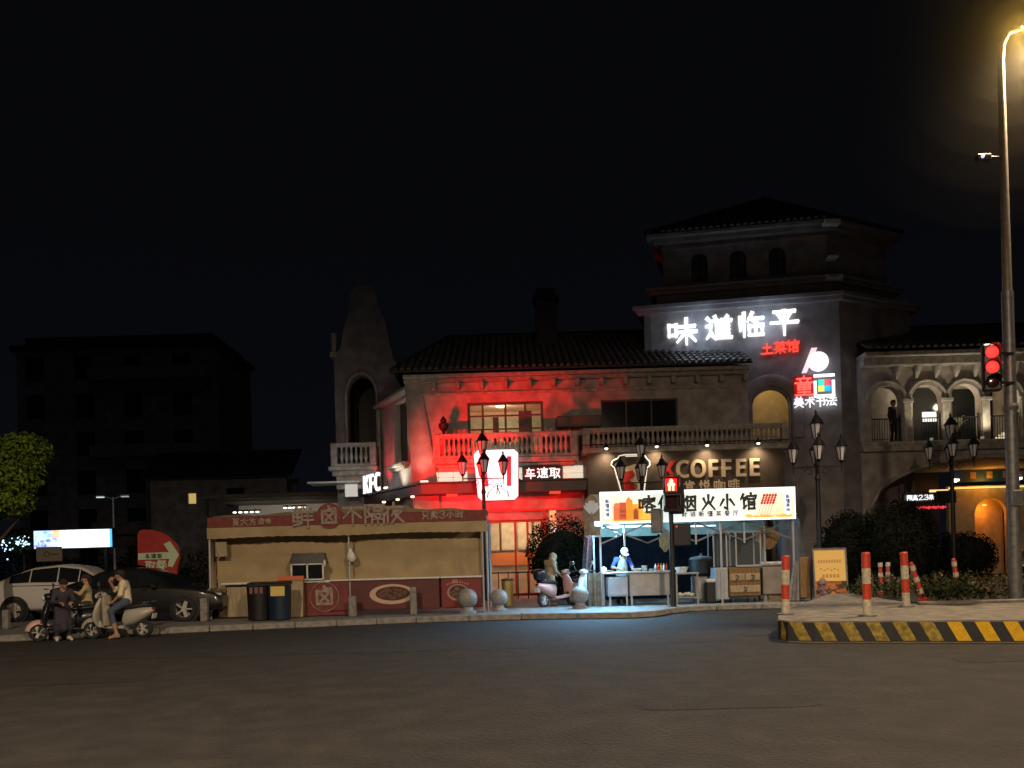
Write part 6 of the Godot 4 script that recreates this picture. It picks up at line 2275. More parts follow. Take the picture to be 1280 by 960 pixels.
	put("white_top", s, M.white_paint, b)
	b = thing("glazed_grill_cart", "wooden grill cart with drawers, castors and a glazed top frame", "cart")
	s = st()
	for x in [5.78, 6.15, 6.42, 7.12]:
		beam(s, Vector3(x, 1.18, z - 0.2), Vector3(x, 2.18, z - 0.2), 0.035, 0.035)
		beam(s, Vector3(x, 1.18, z - 0.9), Vector3(x, 2.18, z - 0.9), 0.035, 0.035)
	beam(s, Vector3(5.78, 2.18, z - 0.2), Vector3(7.12, 2.18, z - 0.2), 0.035, 0.035)
	beam(s, Vector3(6.42, 1.2, z - 0.2), Vector3(7.12, 1.2, z - 0.2), 0.04, 0.05)
	put("top_frame", s, M.tent_pole, b)
	for q in [[5.8, 6.13], [6.17, 6.4], [6.44, 7.1]]:
		s = st()
		quad(s, Vector3(q[0], 1.2, z - 0.2), Vector3(q[1], 1.2, z - 0.2), Vector3(q[1], 2.16, z - 0.2), Vector3(q[0], 2.16, z - 0.2), Vector3.BACK)
		put("pane", s, M.pane, b)
	s = st()
	span(s, 5.8, 6.16, 0.25, 1.16, z - 0.16, z - 0.8, 0.02)
	put("steel_side", s, M.pale_steel, b)
	s = st()
	span(s, 6.2, 7.1, 0.34, 1.16, z - 0.2, z - 0.9, 0.015)
	put("cart_body", s, M.wood, b)
	for q in [[6.22, 6.64, 0.78, 0.98], [6.66, 7.08, 0.78, 0.98], [6.22, 7.08, 0.44, 0.64]]:
		s = st()
		span(s, q[0], q[1], q[2], q[3], z - 0.199, z - 0.17, 0.01)
		var dr := put("drawer", s, M.pale_wood, b)
		s = st()
		var c: float = (q[0] + q[1]) / 2
		tube(s, [Vector3(c - 0.05, q[2] + 0.16, z - 0.16), Vector3(c + 0.04, q[2] + 0.13, z - 0.14), Vector3(c + 0.03, q[2] + 0.05, z - 0.14), Vector3(c - 0.05, q[2] + 0.04, z - 0.16)], 0.013, 6)
		put("handle", s, M.black, dr)
	for x in [6.28, 6.75, 6.95]:
		s = st()
		lathe(s, [[0.05, -0.02], [0.065, -0.01], [0.065, 0.01], [0.05, 0.02]], 12, Vector3(x, 0.215, z - 0.3), Basis(Vector3.FORWARD, PI / 2))
		put("castor_wheel", s, M.rubber, b)
	b = thing("steel_box_counter", "brushed steel box counter at the right end of the grill stall", "counter")
	s = st()
	span(s, 7.18, 7.92, 0.36, 1.18, z - 0.25, z - 0.95, 0.02)
	put("box_body", s, M.brown_steel, b)
	s = st()
	span(s, 7.15, 7.95, 1.182, 1.23, z - 0.22, z - 1.0, 0.01)
	put("worktop", s, M.steel, b)
	for q in [[7.25, 0.4], [7.85, 0.4], [7.25, 0.9], [7.85, 0.9]]:
		s = st()
		beam(s, Vector3(q[0], y0, z - q[1]), Vector3(q[0], 0.36, z - q[1]), 0.05, 0.05)
		put("leg", s, M.steel, b)
	s = st()
	for i in 7:
		box(s, Vector3(7.2 + i * 0.085, 1.262, z - 0.4 - 0.05 * (i % 3)), Vector3(0.09, 0.06, 0.13), Basis(Vector3.UP, i * 0.7), 0.015)
	stuff(tag(put("wrapped_food", s, M.white_paint), "row of white wrapped packets on the steel box counter", "food"))
	# tan hides hanging under the roof
	for q in [[7.45, 2.02, 0.36, "tan ragged hide hanging at the right end of the grill stall"], [4.45, 2.0, 0.17, "narrow tan hide hanging behind the signal post"]]:
		s = st()
		var poly := PackedVector2Array()
		for i in 22:
			var a := TAU * i / 22
			poly.append(Vector2(cos(a) * q[2] * rng.randf_range(0.82, 1.12), sin(a) * 0.34 * rng.randf_range(0.85, 1.1)))
		prism(s, poly, 0.03, Transform3D(Basis(), Vector3(q[0], q[1], z - 0.55)))
		beam(s, Vector3(q[0], q[1] + 0.28, z - 0.565), Vector3(q[0], 2.55, z - 0.565), 0.012, 0.012)
		tag(put("hanging_hide", s, M.hide), q[3], "hide")
	# the tall rounded banner at the left end
	b = thing("rounded_banner", "tall rounded banner with a white feather print left of the sign", "banner")
	s = st()
	var poly3 := PackedVector2Array([Vector2(-0.22, -0.6), Vector2(0.22, -0.6), Vector2(0.24, 0.0)])
	for i in 13:
		poly3.append(Vector2(cos(PI * i / 12.0) * 0.24, 0.0 + sin(PI * i / 12.0) * 0.55))
	prism(s, poly3, 0.03, Transform3D(Basis(), Vector3(2.29, 2.78, z + 0.1)))
	put("cloth_panel", s, M.brown_sheet, b)
	s = st()
	for i in 9:
		var a := -1.2 + i * 0.3
		ball(s, Vector3(2.29 + sin(a) * 0.13, 3.02 - 0.16 * absf(a) * 0.6 + 0.03 * (i % 2), z + 0.105), Vector3(0.045, 0.16, 0.012), 8, 6, Basis(Vector3.BACK, -a * 0.6))
	put("feather_print", s, paint(0.5, 0.55, 0.62, 0.7), b)

# ------------------------------------------------------------------ street furniture
func lantern(parent: Node3D, at: Vector3, size: float) -> void:
	var s := st()
	lathe(s, [[0.02, -0.1], [0.05, -0.08], [0.09, -0.02], [0.1, 0.0]], 6, at, Basis().scaled(Vector3.ONE * size), true, 0.26)
	for i in 6:
		var a := TAU * i / 6 + 0.26
		var d := Vector3(cos(a), 0, -sin(a))
		tube(s, [at + (d * 0.1) * size, at + (d * 0.2 + Vector3(0, 0.48, 0)) * size], 0.016 * size, 4)
	lathe(s, [[0.24, 0.48], [0.25, 0.5], [0.18, 0.6], [0.1, 0.72], [0.06, 0.78], [0.03, 0.8], [0.045, 0.86], [0.012, 0.95]], 6, at, Basis().scaled(Vector3.ONE * size), true, 0.26)
	var l := put("lantern", s, M.dark_metal, parent)
	s = st()
	lathe(s, [[0.088, 0.005], [0.188, 0.475]], 6, at, Basis().scaled(Vector3.ONE * size), true, 0.26)
	put("lantern_glass", s, M.milk_glass, l)

func lamp_post(label: String, at: Vector3, high: float, arm: float, turn: float) -> void:
	var p := thing("lamp_post", label, "lamp post", at, turn, "old-style lamp posts with four side lanterns, unlit")
	var k := arm / 0.7
	var s := st()
	lathe(s, [[0.2, 0.0], [0.2, 0.25], [0.13, 0.35], [0.12, 0.9], [0.08, 1.0], [0.065, high * 0.62], [0.09, high * 0.63], [0.06, high * 0.65], [0.05, high - 0.95], [0.07, high - 0.92], [0.05, high - 0.85]], 12)
	put("post", s, M.dark_metal, p)
	var ay := high - 1.75
	for i in 4:
		var d := Vector3(cos(PI / 2 * i), 0, sin(PI / 2 * i))
		s = st()
		tube(s, [Vector3(0, ay, 0), d * arm + Vector3(0, ay, 0)], 0.024, 6)
		var scroll := []
		for j in 12:
			var a := PI * 1.9 * j / 11.0
			scroll.append(d * (arm * 0.35 + cos(a) * 0.14 * k * (1.0 - j / 16.0)) + Vector3(0, ay - 0.16 + sin(a) * 0.13 * k * (1.0 - j / 16.0), 0))
		tube(s, scroll, 0.015, 5)
		tube(s, [d * arm + Vector3(0, ay - 0.22, 0), d * arm + Vector3(0, ay + 0.1, 0)], [0.012, 0.028], 6)
		put("arm", s, M.dark_metal, p)
		lantern(p, d * arm + Vector3(0, ay + 0.16, 0), 0.85)
	lantern(p, Vector3(0, high - 0.9, 0), 0.95)

func bollard(label: String, at: Vector3, high: float, lean: Vector3) -> void:
	var p := thing("striped_bollard", label, "bollard", at, 0.0, "red and white striped bollards on the corner")
	var up := (Vector3.UP + lean).normalized()
	var b := Basis(up.cross(Vector3.BACK).normalized(), up, Vector3.BACK)
	b.z = b.x.cross(b.y)
	var s := st()
	lathe(s, [[0.16, 0.0], [0.16, 0.02], [0.1, 0.03]], 16)
	put("base_plate", s, M.grey_metal, p)
	for i in 4:
		s = st()
		var y0 := 0.02 + (high - 0.02) * i / 4.0
		var y1 := 0.02 + (high - 0.02) * (i + 1) / 4.0
		if i == 3:
			lathe(s, [[0.076, y0], [0.076, y1 - 0.02], [0.06, y1], [0.005, y1 + 0.005]], 18, Vector3.ZERO, b)
		else:
			lathe(s, [[0.0755, y0], [0.0755, y1]], 18, Vector3.ZERO, b)
		put("red_band" if i % 2 == 1 else "white_band", s, M.bollard_red if i % 2 == 1 else M.bollard_white, p)

func build_street() -> void:
	var s: SurfaceTool
	# tall street lamp and signal pole at the right
	var px := 10.68
	var pz := -18.7
	var b := thing("street_lamp", "tall tapering street lamp pole carrying the red traffic signal at the right", "street lamp", Vector3(px, 0.36, pz))
	s = st()
	lathe(s, [[0.25, 0.0], [0.25, 0.03], [0.14, 0.05], [0.135, 1.0], [0.125, 4.0], [0.118, 6.6]], 16)
	put("lower_pole", s, M.grey_metal, b)
	s = st()
	var curve := [Vector3(0, 6.6, 0), Vector3(0, 10.6, 0), Vector3(0.0, 11.5, 0), Vector3(0.03, 11.85, 0.01), Vector3(0.16, 12.08, 0.04), Vector3(0.6, 12.16, 0.1)]
	tube(s, curve, [0.095, 0.075, 0.07, 0.065, 0.055, 0.05], 12)
	put("upper_pole", s, M.pole_metal, b)
	s = st()
	var hb := Basis.looking_at(Vector3(0.98, 0.16, 0.1).normalized())
	var rings := []
	for q in [[0.0, 0.06, 0.05], [0.12, 0.14, 0.07], [0.5, 0.19, 0.09], [0.85, 0.16, 0.06], [0.95, 0.05, 0.03]]:
		rings.append(ring(Vector3(0.34, 12.12, 0.06) + hb * Vector3(0, 0.03, -q[0]), hb * Vector3(q[1], 0, 0), hb * Vector3(0, q[2], 0), 12))
	loft(s, rings)
	put("lamp_head", s, M.grey_metal, b)
	s = st()
	ball(s, Vector3(0.34, 12.05, 0.06) + hb * Vector3(0, -0.01, -0.5), Vector3(0.16, 0.08, 0.22), 12, 7, hb)
	put("lamp_lens", s, lit(1.0, 0.72, 0.32, 6.0), b)
	aimed(Vector3(0.3, 11.9, 0.08) + hb * Vector3(0, 0, -0.5), Vector3(-0.6, 0, 2.6), LAMP_COLOR, 175.0, 78, 0.2, 0.9, b)
	aimed(Vector3(0.3, 11.85, 0.12) + hb * Vector3(0, 0.0, -0.1), Vector3(-1.0, 11.5, 5.0), Color(1.0, 0.83, 0.45), 34.0, 88, 0.1, 0.3, b)  # added spot that feeds the glow in the fog shells
	for q in [[1.0, 0.006], [1.6, 0.005], [2.4, 0.003], [3.4, 0.0016], [4.6, 0.0009], [6.0, 0.0005], [7.6, 0.0003]]:
		var glow := FogVolume.new()
		glow.name = "lamp_mist"  # added fog shells that stand in for lens glare round the lamp
		glow.shape = RenderingServer.FOG_VOLUME_SHAPE_ELLIPSOID
		glow.size = Vector3.ONE * q[0]
		var fm := FogMaterial.new()
		fm.density = q[1]
		fm.albedo = Color(0.95, 0.9, 0.75)
		glow.material = fm
		b.add_child(glow, true)
		glow.position = Vector3(0.3, 11.9, 0.08)
		stuff(glow)
	s = st()
	tube(s, [Vector3(0, 9.45, 0), Vector3(-0.35, 9.42, 0.1)], 0.025, 6)
	box(s, Vector3(-0.5, 9.4, 0.12), Vector3(0.3, 0.14, 0.14), Basis(), 0.02)
	var cam := put("bracket_camera", s, M.dark_metal, b)
	s = st()
	ball(s, Vector3(-0.55, 9.4, 0.2), Vector3.ONE * 0.04, 8, 6)
	put("lens_light", s, lit(0.8, 0.85, 1.0, 0.9), cam)
	s = st()
	lathe(s, [[0.1, 0], [0.14, 0.02], [0.16, 0.1], [0.14, 0.16]], 14, Vector3(0, 4.05, 0))
	put("collar", s, M.grey_metal, b)
	s = st()
	box(s, Vector3(0.02, 2.2, 0.12), Vector3(0.22, 0.34, 0.12), Basis(), 0.02)
	put("switch_box", s, M.grey_metal, b)
	# the three-lens signal on it
	b = thing("traffic_signal", "black three-lens traffic signal with two red lights, on the right pole", "traffic signal", Vector3(spot(1246, 459, 18.4).x, spot(1246, 459, 18.4).y, -18.4), -0.28)
	s = st()
	box(s, Vector3(0, 0, -0.06), Vector3(0.42, 1.14, 0.22), Basis(), 0.05)
	beam(s, Vector3(0.05, 0.35, -0.1), Vector3(0.55, 0.35, -0.33), 0.05, 0.05)
	beam(s, Vector3(0.05, -0.35, -0.1), Vector3(0.55, -0.35, -0.33), 0.05, 0.05)
	put("housing", s, M.black, b)
	b.scale = Vector3.ONE * 0.88
	for i in 3:
		var y := 0.36 - i * 0.36
		s = st()
		ball(s, Vector3(0, y, 0.045), Vector3(0.15, 0.15, 0.035), 18, 8)
		put("red_signal_lens" if i < 2 else "dark_lens", s, lit(1.0, 0.035, 0.03, 1.35) if i < 2 else M.lens_off, b)
		s = st()
		var half := []
		for k in 2:
			var r := PackedVector3Array()
			for g in 13:
				var a := -0.5 + (PI + 1.0) * g / 12.0
				r.append(Vector3(cos(a) * 0.17, y + sin(a) * 0.17, 0.05 + k * (0.08 + 0.17 * clampf(sin(a) + 0.3, 0.0, 1.0))))
			half.append(r)
		loft(s, half, false, false)
		put("visor", s, M.black, b)
	omni(Vector3(0, 0.2, 0.35), Color(1, 0.05, 0.04), 0.12, 0.15, b)
	# the signal post in front of the grill stall
	b = thing("pedestrian_signal", "black pedestrian signal post showing a red standing figure", "traffic signal", Vector3(4.34, 0.15, -23.85))
	s = st()
	lathe(s, [[0.13, 0.0], [0.13, 0.02], [0.075, 0.04], [0.065, 2.6], [0.06, 3.5]], 12)
	put("post", s, M.black, b)
	s = st()
	box(s, Vector3(-0.02, 3.28, 0.16), Vector3(0.4, 0.46, 0.2), Basis(), 0.04)
	box(s, Vector3(-0.02, 2.8, 0.16), Vector3(0.4, 0.46, 0.2), Basis(), 0.04)
	put("housing", s, M.black, b)
	s = st()
	box(s, Vector3(0.17, 3.02, 0.0), Vector3(0.36, 1.0, 0.3), Basis(Vector3.UP, 0.5), 0.05)
	box(s, Vector3(0.26, 1.95, 0.0), Vector3(0.5, 0.62, 0.2), Basis(), 0.04)
	put("second_head", s, M.dark_metal, b)
	s = st()
	box(s, Vector3(-0.38, 2.35, 0.0), Vector3(0.3, 0.66, 0.3), Basis(Vector3.UP, -0.35), 0.04)
	put("side_box", s, M.grey_metal, b)
	for y in [3.3, 2.8]:
		s = st()
		box(s, Vector3(-0.02, y, 0.262), Vector3(0.31, 0.34, 0.006), Basis(), 0.01)
		put("red_signal_back" if y > 3 else "dark_lens", s, lit(0.55, 0.01, 0.01, 0.9) if y > 3 else M.lens_off, b)
		s = st()
		for q in [[-0.02, 0.225, 0.44, 0.03], [-0.225, 0.08, 0.03, 0.3], [0.185, 0.08, 0.03, 0.3]]:
			box(s, Vector3(q[0], y + q[1], 0.36), Vector3(q[2], q[3], 0.2))
		put("visor", s, M.black, b)
	s = st()
	prism(s, PackedVector2Array([Vector2(-0.08, -0.15), Vector2(-0.02, -0.15), Vector2(-0.02, -0.02), Vector2(0.02, -0.02), Vector2(0.02, -0.15), Vector2(0.08, -0.15), Vector2(0.08, -0.03), Vector2(0.11, 0.0), Vector2(0.08, 0.06), Vector2(-0.08, 0.06), Vector2(-0.11, 0.0), Vector2(-0.08, -0.03)]), 0.01, Transform3D(Basis(), Vector3(-0.02, 3.29, 0.277)))
	prism(s, PackedVector2Array(oval(0, 0.11, 0.055, 0.055, 16)), 0.01, Transform3D(Basis(), Vector3(-0.02, 3.29, 0.277)))
	put("red_signal_figure", s, lit(1.0, 0.7, 0.4, 1.8), b)
	s = st()
	ball(s, Vector3(0.12, 2.18, 0.13), Vector3.ONE * 0.025, 8, 6)
	put("small_red_light", s, lit(1.0, 0.05, 0.04, 0.9), b)
	omni(Vector3(-0.02, 3.3, 0.42), Color(1, 0.06, 0.04), 0.22, 0.1, b)
	# old-style lamp posts
	lamp_post("dark lamp post in front of the red wall and white light box", Vector3(spot(613, 700, 31.0).x, 0.15, -31.0), 6.05, 0.72, 0.095)
	lamp_post("dark lamp post in front of the coffee fascia's cup outline", Vector3(spot(811, 700, 31.0).x, 0.15, -31.0), 5.75, 0.72, -0.082)
	lamp_post("dark lamp post between the grill stall and the round bushes", Vector3(spot(1031, 700, 27.0).x, 0.15, -27.0), 5.75, 0.7, -0.271)
	lamp_post("dark lamp post in front of the arched gateway", Vector3(spot(1199, 700, 31.0).x, 0.15, -31.0), 6.15, 0.7, -0.399)
	# striped bollards on the corner
	bollard("leftmost striped bollard on the corner, next to the painted kerb's rounded end", Vector3(spot(988, 768, 16.7).x, 0.37, -16.7), 1.12, Vector3(0.028, 0, 0))
	bollard("middle striped bollard on the corner, nearest the road", Vector3(spot(1090.5, 772, 15.7).x, 0.37, -15.7), 1.14, Vector3(0.0, 0, 0))
	bollard("rightmost striped bollard on the corner, beside the planting bed", Vector3(spot(1139, 755, 17.9).x, 0.37, -17.9), 1.12, Vector3(-0.02, 0, 0))
	# smaller striped posts in the planting bed
	for q in [[1107, 726, 22.5, 0.7, "thin red and white post in the bed, behind the rightmost bollard", Vector3(0.0, 0, 0)], [1115, 724, 23.0, 0.75, "second thin striped post in the bed, close behind the first", Vector3(0.05, 0, 0)], [1160, 748, 19.0, 0.85, "leaning orange and white post at the front of the bed", Vector3(-0.3, 0, 0)], [1204, 728, 21.0, 0.85, "tilted orange post standing among the bed's plants", Vector3(-0.12, 0, 0)]]:
		var p := spot(q[0], q[1], q[2])
		b = thing("delineator_post", q[4], "delineator post", Vector3(p.x, 0.45, p.z))
		var up: Vector3 = (Vector3.UP + q[5]).normalized()
		var bs := Basis(up.cross(Vector3.BACK).normalized(), up, Vector3.BACK)
		bs.z = bs.x.cross(bs.y)
		s = st()
		lathe(s, [[0.12, -0.05], [0.12, 0.02], [0.06, 0.05], [0.045, q[3] - 0.02], [0.02, q[3]]], 14, Vector3.ZERO, bs)
		put("post_body", s, M.bollard_red, b)
		for i in 3:
			s = st()
			lathe(s, [[0.065 - i * 0.003, 0.14 + i * 0.26], [0.063 - i * 0.003, 0.25 + i * 0.26]], 14, Vector3.ZERO, bs)
			put("white_band", s, M.bollard_white, b)
	# stone balls and stone posts along the pavement
	for q in [[590.5, 753, 23.7, 0.27, "stone ball bollard in front of the stall's red counter"], [630, 750, 24.3, 0.24, "stone ball bollard beside the closed stall's right post"], [731, 749, 24.4, 0.25, "stone ball bollard in front of the white scooter"]]:
		var p := spot(q[0], q[1], q[2])
		b = thing("stone_ball", q[4], "bollard", Vector3(p.x, 0.15, p.z), 0.0, "stone ball bollards along the kerb")
		s = st()
		ball(s, Vector3(0, q[3] + 0.13, 0), Vector3.ONE * q[3], 22, 14)
		put("ball", s, M.granite, b)
		s = st()
		lathe(s, [[q[3] * 0.85, 0.0], [q[3] * 0.85, 0.06], [q[3] * 0.55, 0.09], [q[3] * 0.5, 0.17]], 16)
		put("base", s, M.granite, b)
	for q in [[447, 760, 23.6, 0.56, 0.2, "short square stone post under the stall's middle post"], [523, 760, 23.7, 0.75, 0.17, "taller square stone post between the two red counters"], [262, 770, 23.4, 0.62, 0.2, "square stone post at the left corner of the closed stall"], [14, 780, 22.4, 0.5, 0.16, "square stone post near the white car's rear wheel"]]:
		var p := spot(q[0], q[1], q[2])
		s = st()
		box(s, Vector3(0, q[3] / 2, 0), Vector3(q[4], q[3], q[4]), Basis(), 0.025)
		var o := put("stone_post", s, M.kerb)
		o.position = Vector3(p.x, 0.145, p.z)
		tag(o, q[5], "stone post", "square stone posts along the kerb")
	# poster stand and hydrant
	var im := Image.create(128, 192, false, Image.FORMAT_RGB8)
	im.fill(Color(0.86, 0.72, 0.4))
	im.fill_rect(Rect2i(0, 128, 128, 64), Color(0.2, 0.1, 0.05))
	for i in 46:
		fill(im, oval(rng.randf() * 128, 130 + rng.randf() * 62, rng.randf_range(8, 26), rng.randf_range(4, 10), 9), Color(0.35, 0.17, 0.06).lerp(Color(0.85, 0.55, 0.16), rng.randf()))
	for i in 9:
		im.fill_rect(Rect2i(14 + i * 11, 42, 8, 13), Color(0.7, 0.55, 0.3))
		if i < 6:
			im.fill_rect(Rect2i(22 + i * 14, 76 + (i % 2) * 5, 9, 5), Color(0.66, 0.5, 0.28))
		if i < 5:
			im.fill_rect(Rect2i(30 + i * 15, 100, 10, 14), Color(0.68, 0.52, 0.28))
	b = thing("poster_stand", "yellow food poster stand between the steel counter and the bushes", "poster stand", Vector3(spot(1044, 745, 24.6).x, 0.15, -24.6), -0.1)
	s = st()
	quad(s, Vector3(-0.42, 0.12, 0.16), Vector3(0.42, 0.12, 0.16), Vector3(0.42, 1.45, 0.0), Vector3(-0.42, 1.45, 0.0), Vector3.BACK)
	put("poster", s, printed(im, 0.5), b)
	s = st()
	for x in [-0.44, 0.44]:
		beam(s, Vector3(x, 0.0, 0.17), Vector3(x, 1.48, -0.005), 0.04, 0.04)
		beam(s, Vector3(x, 0.0, -0.35), Vector3(x, 1.44, -0.03), 0.035, 0.035)
	beam(s, Vector3(-0.44, 1.47, 0), Vector3(0.44, 1.47, 0), 0.04, 0.04)
	beam(s, Vector3(-0.44, 0.1, 0.165), Vector3(0.44, 0.1, 0.165), 0.04, 0.04)
	put("frame", s, M.grey_metal, b)
	s = st()
	span(s, -0.78, -0.5, 0.1, 1.25, -0.15, -0.2, 0.02)
	tag(put("brown_side_board", s, M.wood, b), "", "")
	b.get_child(b.get_child_count() - 1).remove_meta("label")
	b.get_child(b.get_child_count() - 1).remove_meta("category")
	b = thing("fire_hydrant", "faded pink fire hydrant in front of the poster stand", "fire hydrant", Vector3(spot(1034, 748, 24.5).x, 0.0, -24.45))
	s = st()
	lathe(s, [[0.13, 0.15], [0.13, 0.2], [0.085, 0.22], [0.085, 0.62], [0.11, 0.64], [0.11, 0.68], [0.09, 0.74], [0.05, 0.8], [0.02, 0.82]], 14)
	put("barrel", s, M.faded_pink, b)
	s = st()
	for q in [Vector3(0.1, 0.5, 0.05), Vector3(-0.1, 0.5, 0.05), Vector3(0, 0.42, 0.13)]:
		var d: Vector3 = (q - Vector3(0, q.y, 0)).normalized()
		tube(s, [Vector3(0, q.y, 0), q], 0.05, 10)
		tube(s, [q, q + d * 0.03], 0.062, 10)
	put("outlet", s, M.faded_pink, b)
	# low iron barrier in front of the lit door
	b = thing("iron_barrier", "low dark iron barrier in front of the lit restaurant door", "barrier", Vector3(0.45, 0.15, -31.5))
	s = st()
	beam(s, Vector3(-1.3, 0.95, 0), Vector3(1.5, 0.95, 0), 0.05, 0.05)
	beam(s, Vector3(-1.3, 0.15, 0), Vector3(1.5, 0.15, 0), 0.04, 0.04)
	for i in 9:
		beam(s, Vector3(-1.3 + i * 0.35, 0.0, 0), Vector3(-1.3 + i * 0.35, 0.98, 0), 0.035, 0.035)
	put("rails", s, M.dark_metal, b)
	b = thing("yellow_bucket", "dull yellow tall bucket standing on the pavement right of the closed stall", "bucket", Vector3(spot(641, 745, 27.0).x, 0.15, -27.0))
	s = st()
	lathe(s, [[0.15, 0.0], [0.19, 0.75], [0.2, 0.77], [0.18, 0.77], [0.14, 0.05]], 14)
	put("bucket_body", s, paint(0.4, 0.32, 0.1, 0.6), b)
	s = st()
	lathe(s, [[0.2, 0.78], [0.19, 0.82], [0.03, 0.86]], 14)
	put("lid", s, M.black, b)
	# a thin far lamp with two heads
	b = thing("twin_lamp", "thin far lamp post with two small heads above the screen", "street lamp", Vector3(spot(148, 650, 50).x, 0.15, -50))
	s = st()
	tube(s, [Vector3(0, 0, 0), Vector3(0, 5.6, 0)], [0.08, 0.05], 8)
	put("post", s, M.white_paint, b)
	for x in [-1, 1]:
		s = st()
		tube(s, [Vector3(0, 5.5, 0), Vector3(x * 0.45, 5.65, 0)], 0.03, 6)
		box(s, Vector3(x * 0.7, 5.68, 0), Vector3(0.5, 0.1, 0.2), Basis(), 0.03)
		var arm := put("arm", s, M.white_paint, b)
		s = st()
		box(s, Vector3(x * 0.7, 5.61, 0.02), Vector3(0.4, 0.05, 0.16))
		put("lamp", s, lit(0.85, 0.92, 1.0, 0.8 if x < 0 else 0.35), arm)

# ------------------------------------------------------------------ vehicles
func wheel(parent: Node3D, at: Vector3, r: float, w: float, rim: Material) -> void:
	# axle along z
	var b := Basis(Vector3.RIGHT, PI / 2)
	var s := st()
	lathe(s, [[r * 0.66, -w / 2], [r * 0.9, -w / 2], [r * 0.98, -w * 0.36], [r, -w * 0.2], [r, w * 0.2], [r * 0.98, w * 0.36], [r * 0.9, w / 2], [r * 0.66, w / 2]], 24, at, b, true, 0.0, false)
	var o := put("wheel", s, M.rubber, parent)
	s = st()
	lathe(s, [[r * 0.67, -w * 0.4], [r * 0.67, w * 0.4]], 24, at, b, true, 0.0, false)
	lathe(s, [[r * 0.2, -w * 0.44], [r * 0.2, w * 0.46]], 12, at, b)
	for i in 5:
		var a := TAU * i / 5
		for sd in [0.36, -0.36]:
			var d := Vector3(cos(a), sin(a), 0)
			beam(s, at + d * r * 0.15 + Vector3(0, 0, w * sd), at + d * r * 0.68 + Vector3(0, 0, w * sd), r * 0.3, w * 0.16)
	put("rim", s, rim, o)

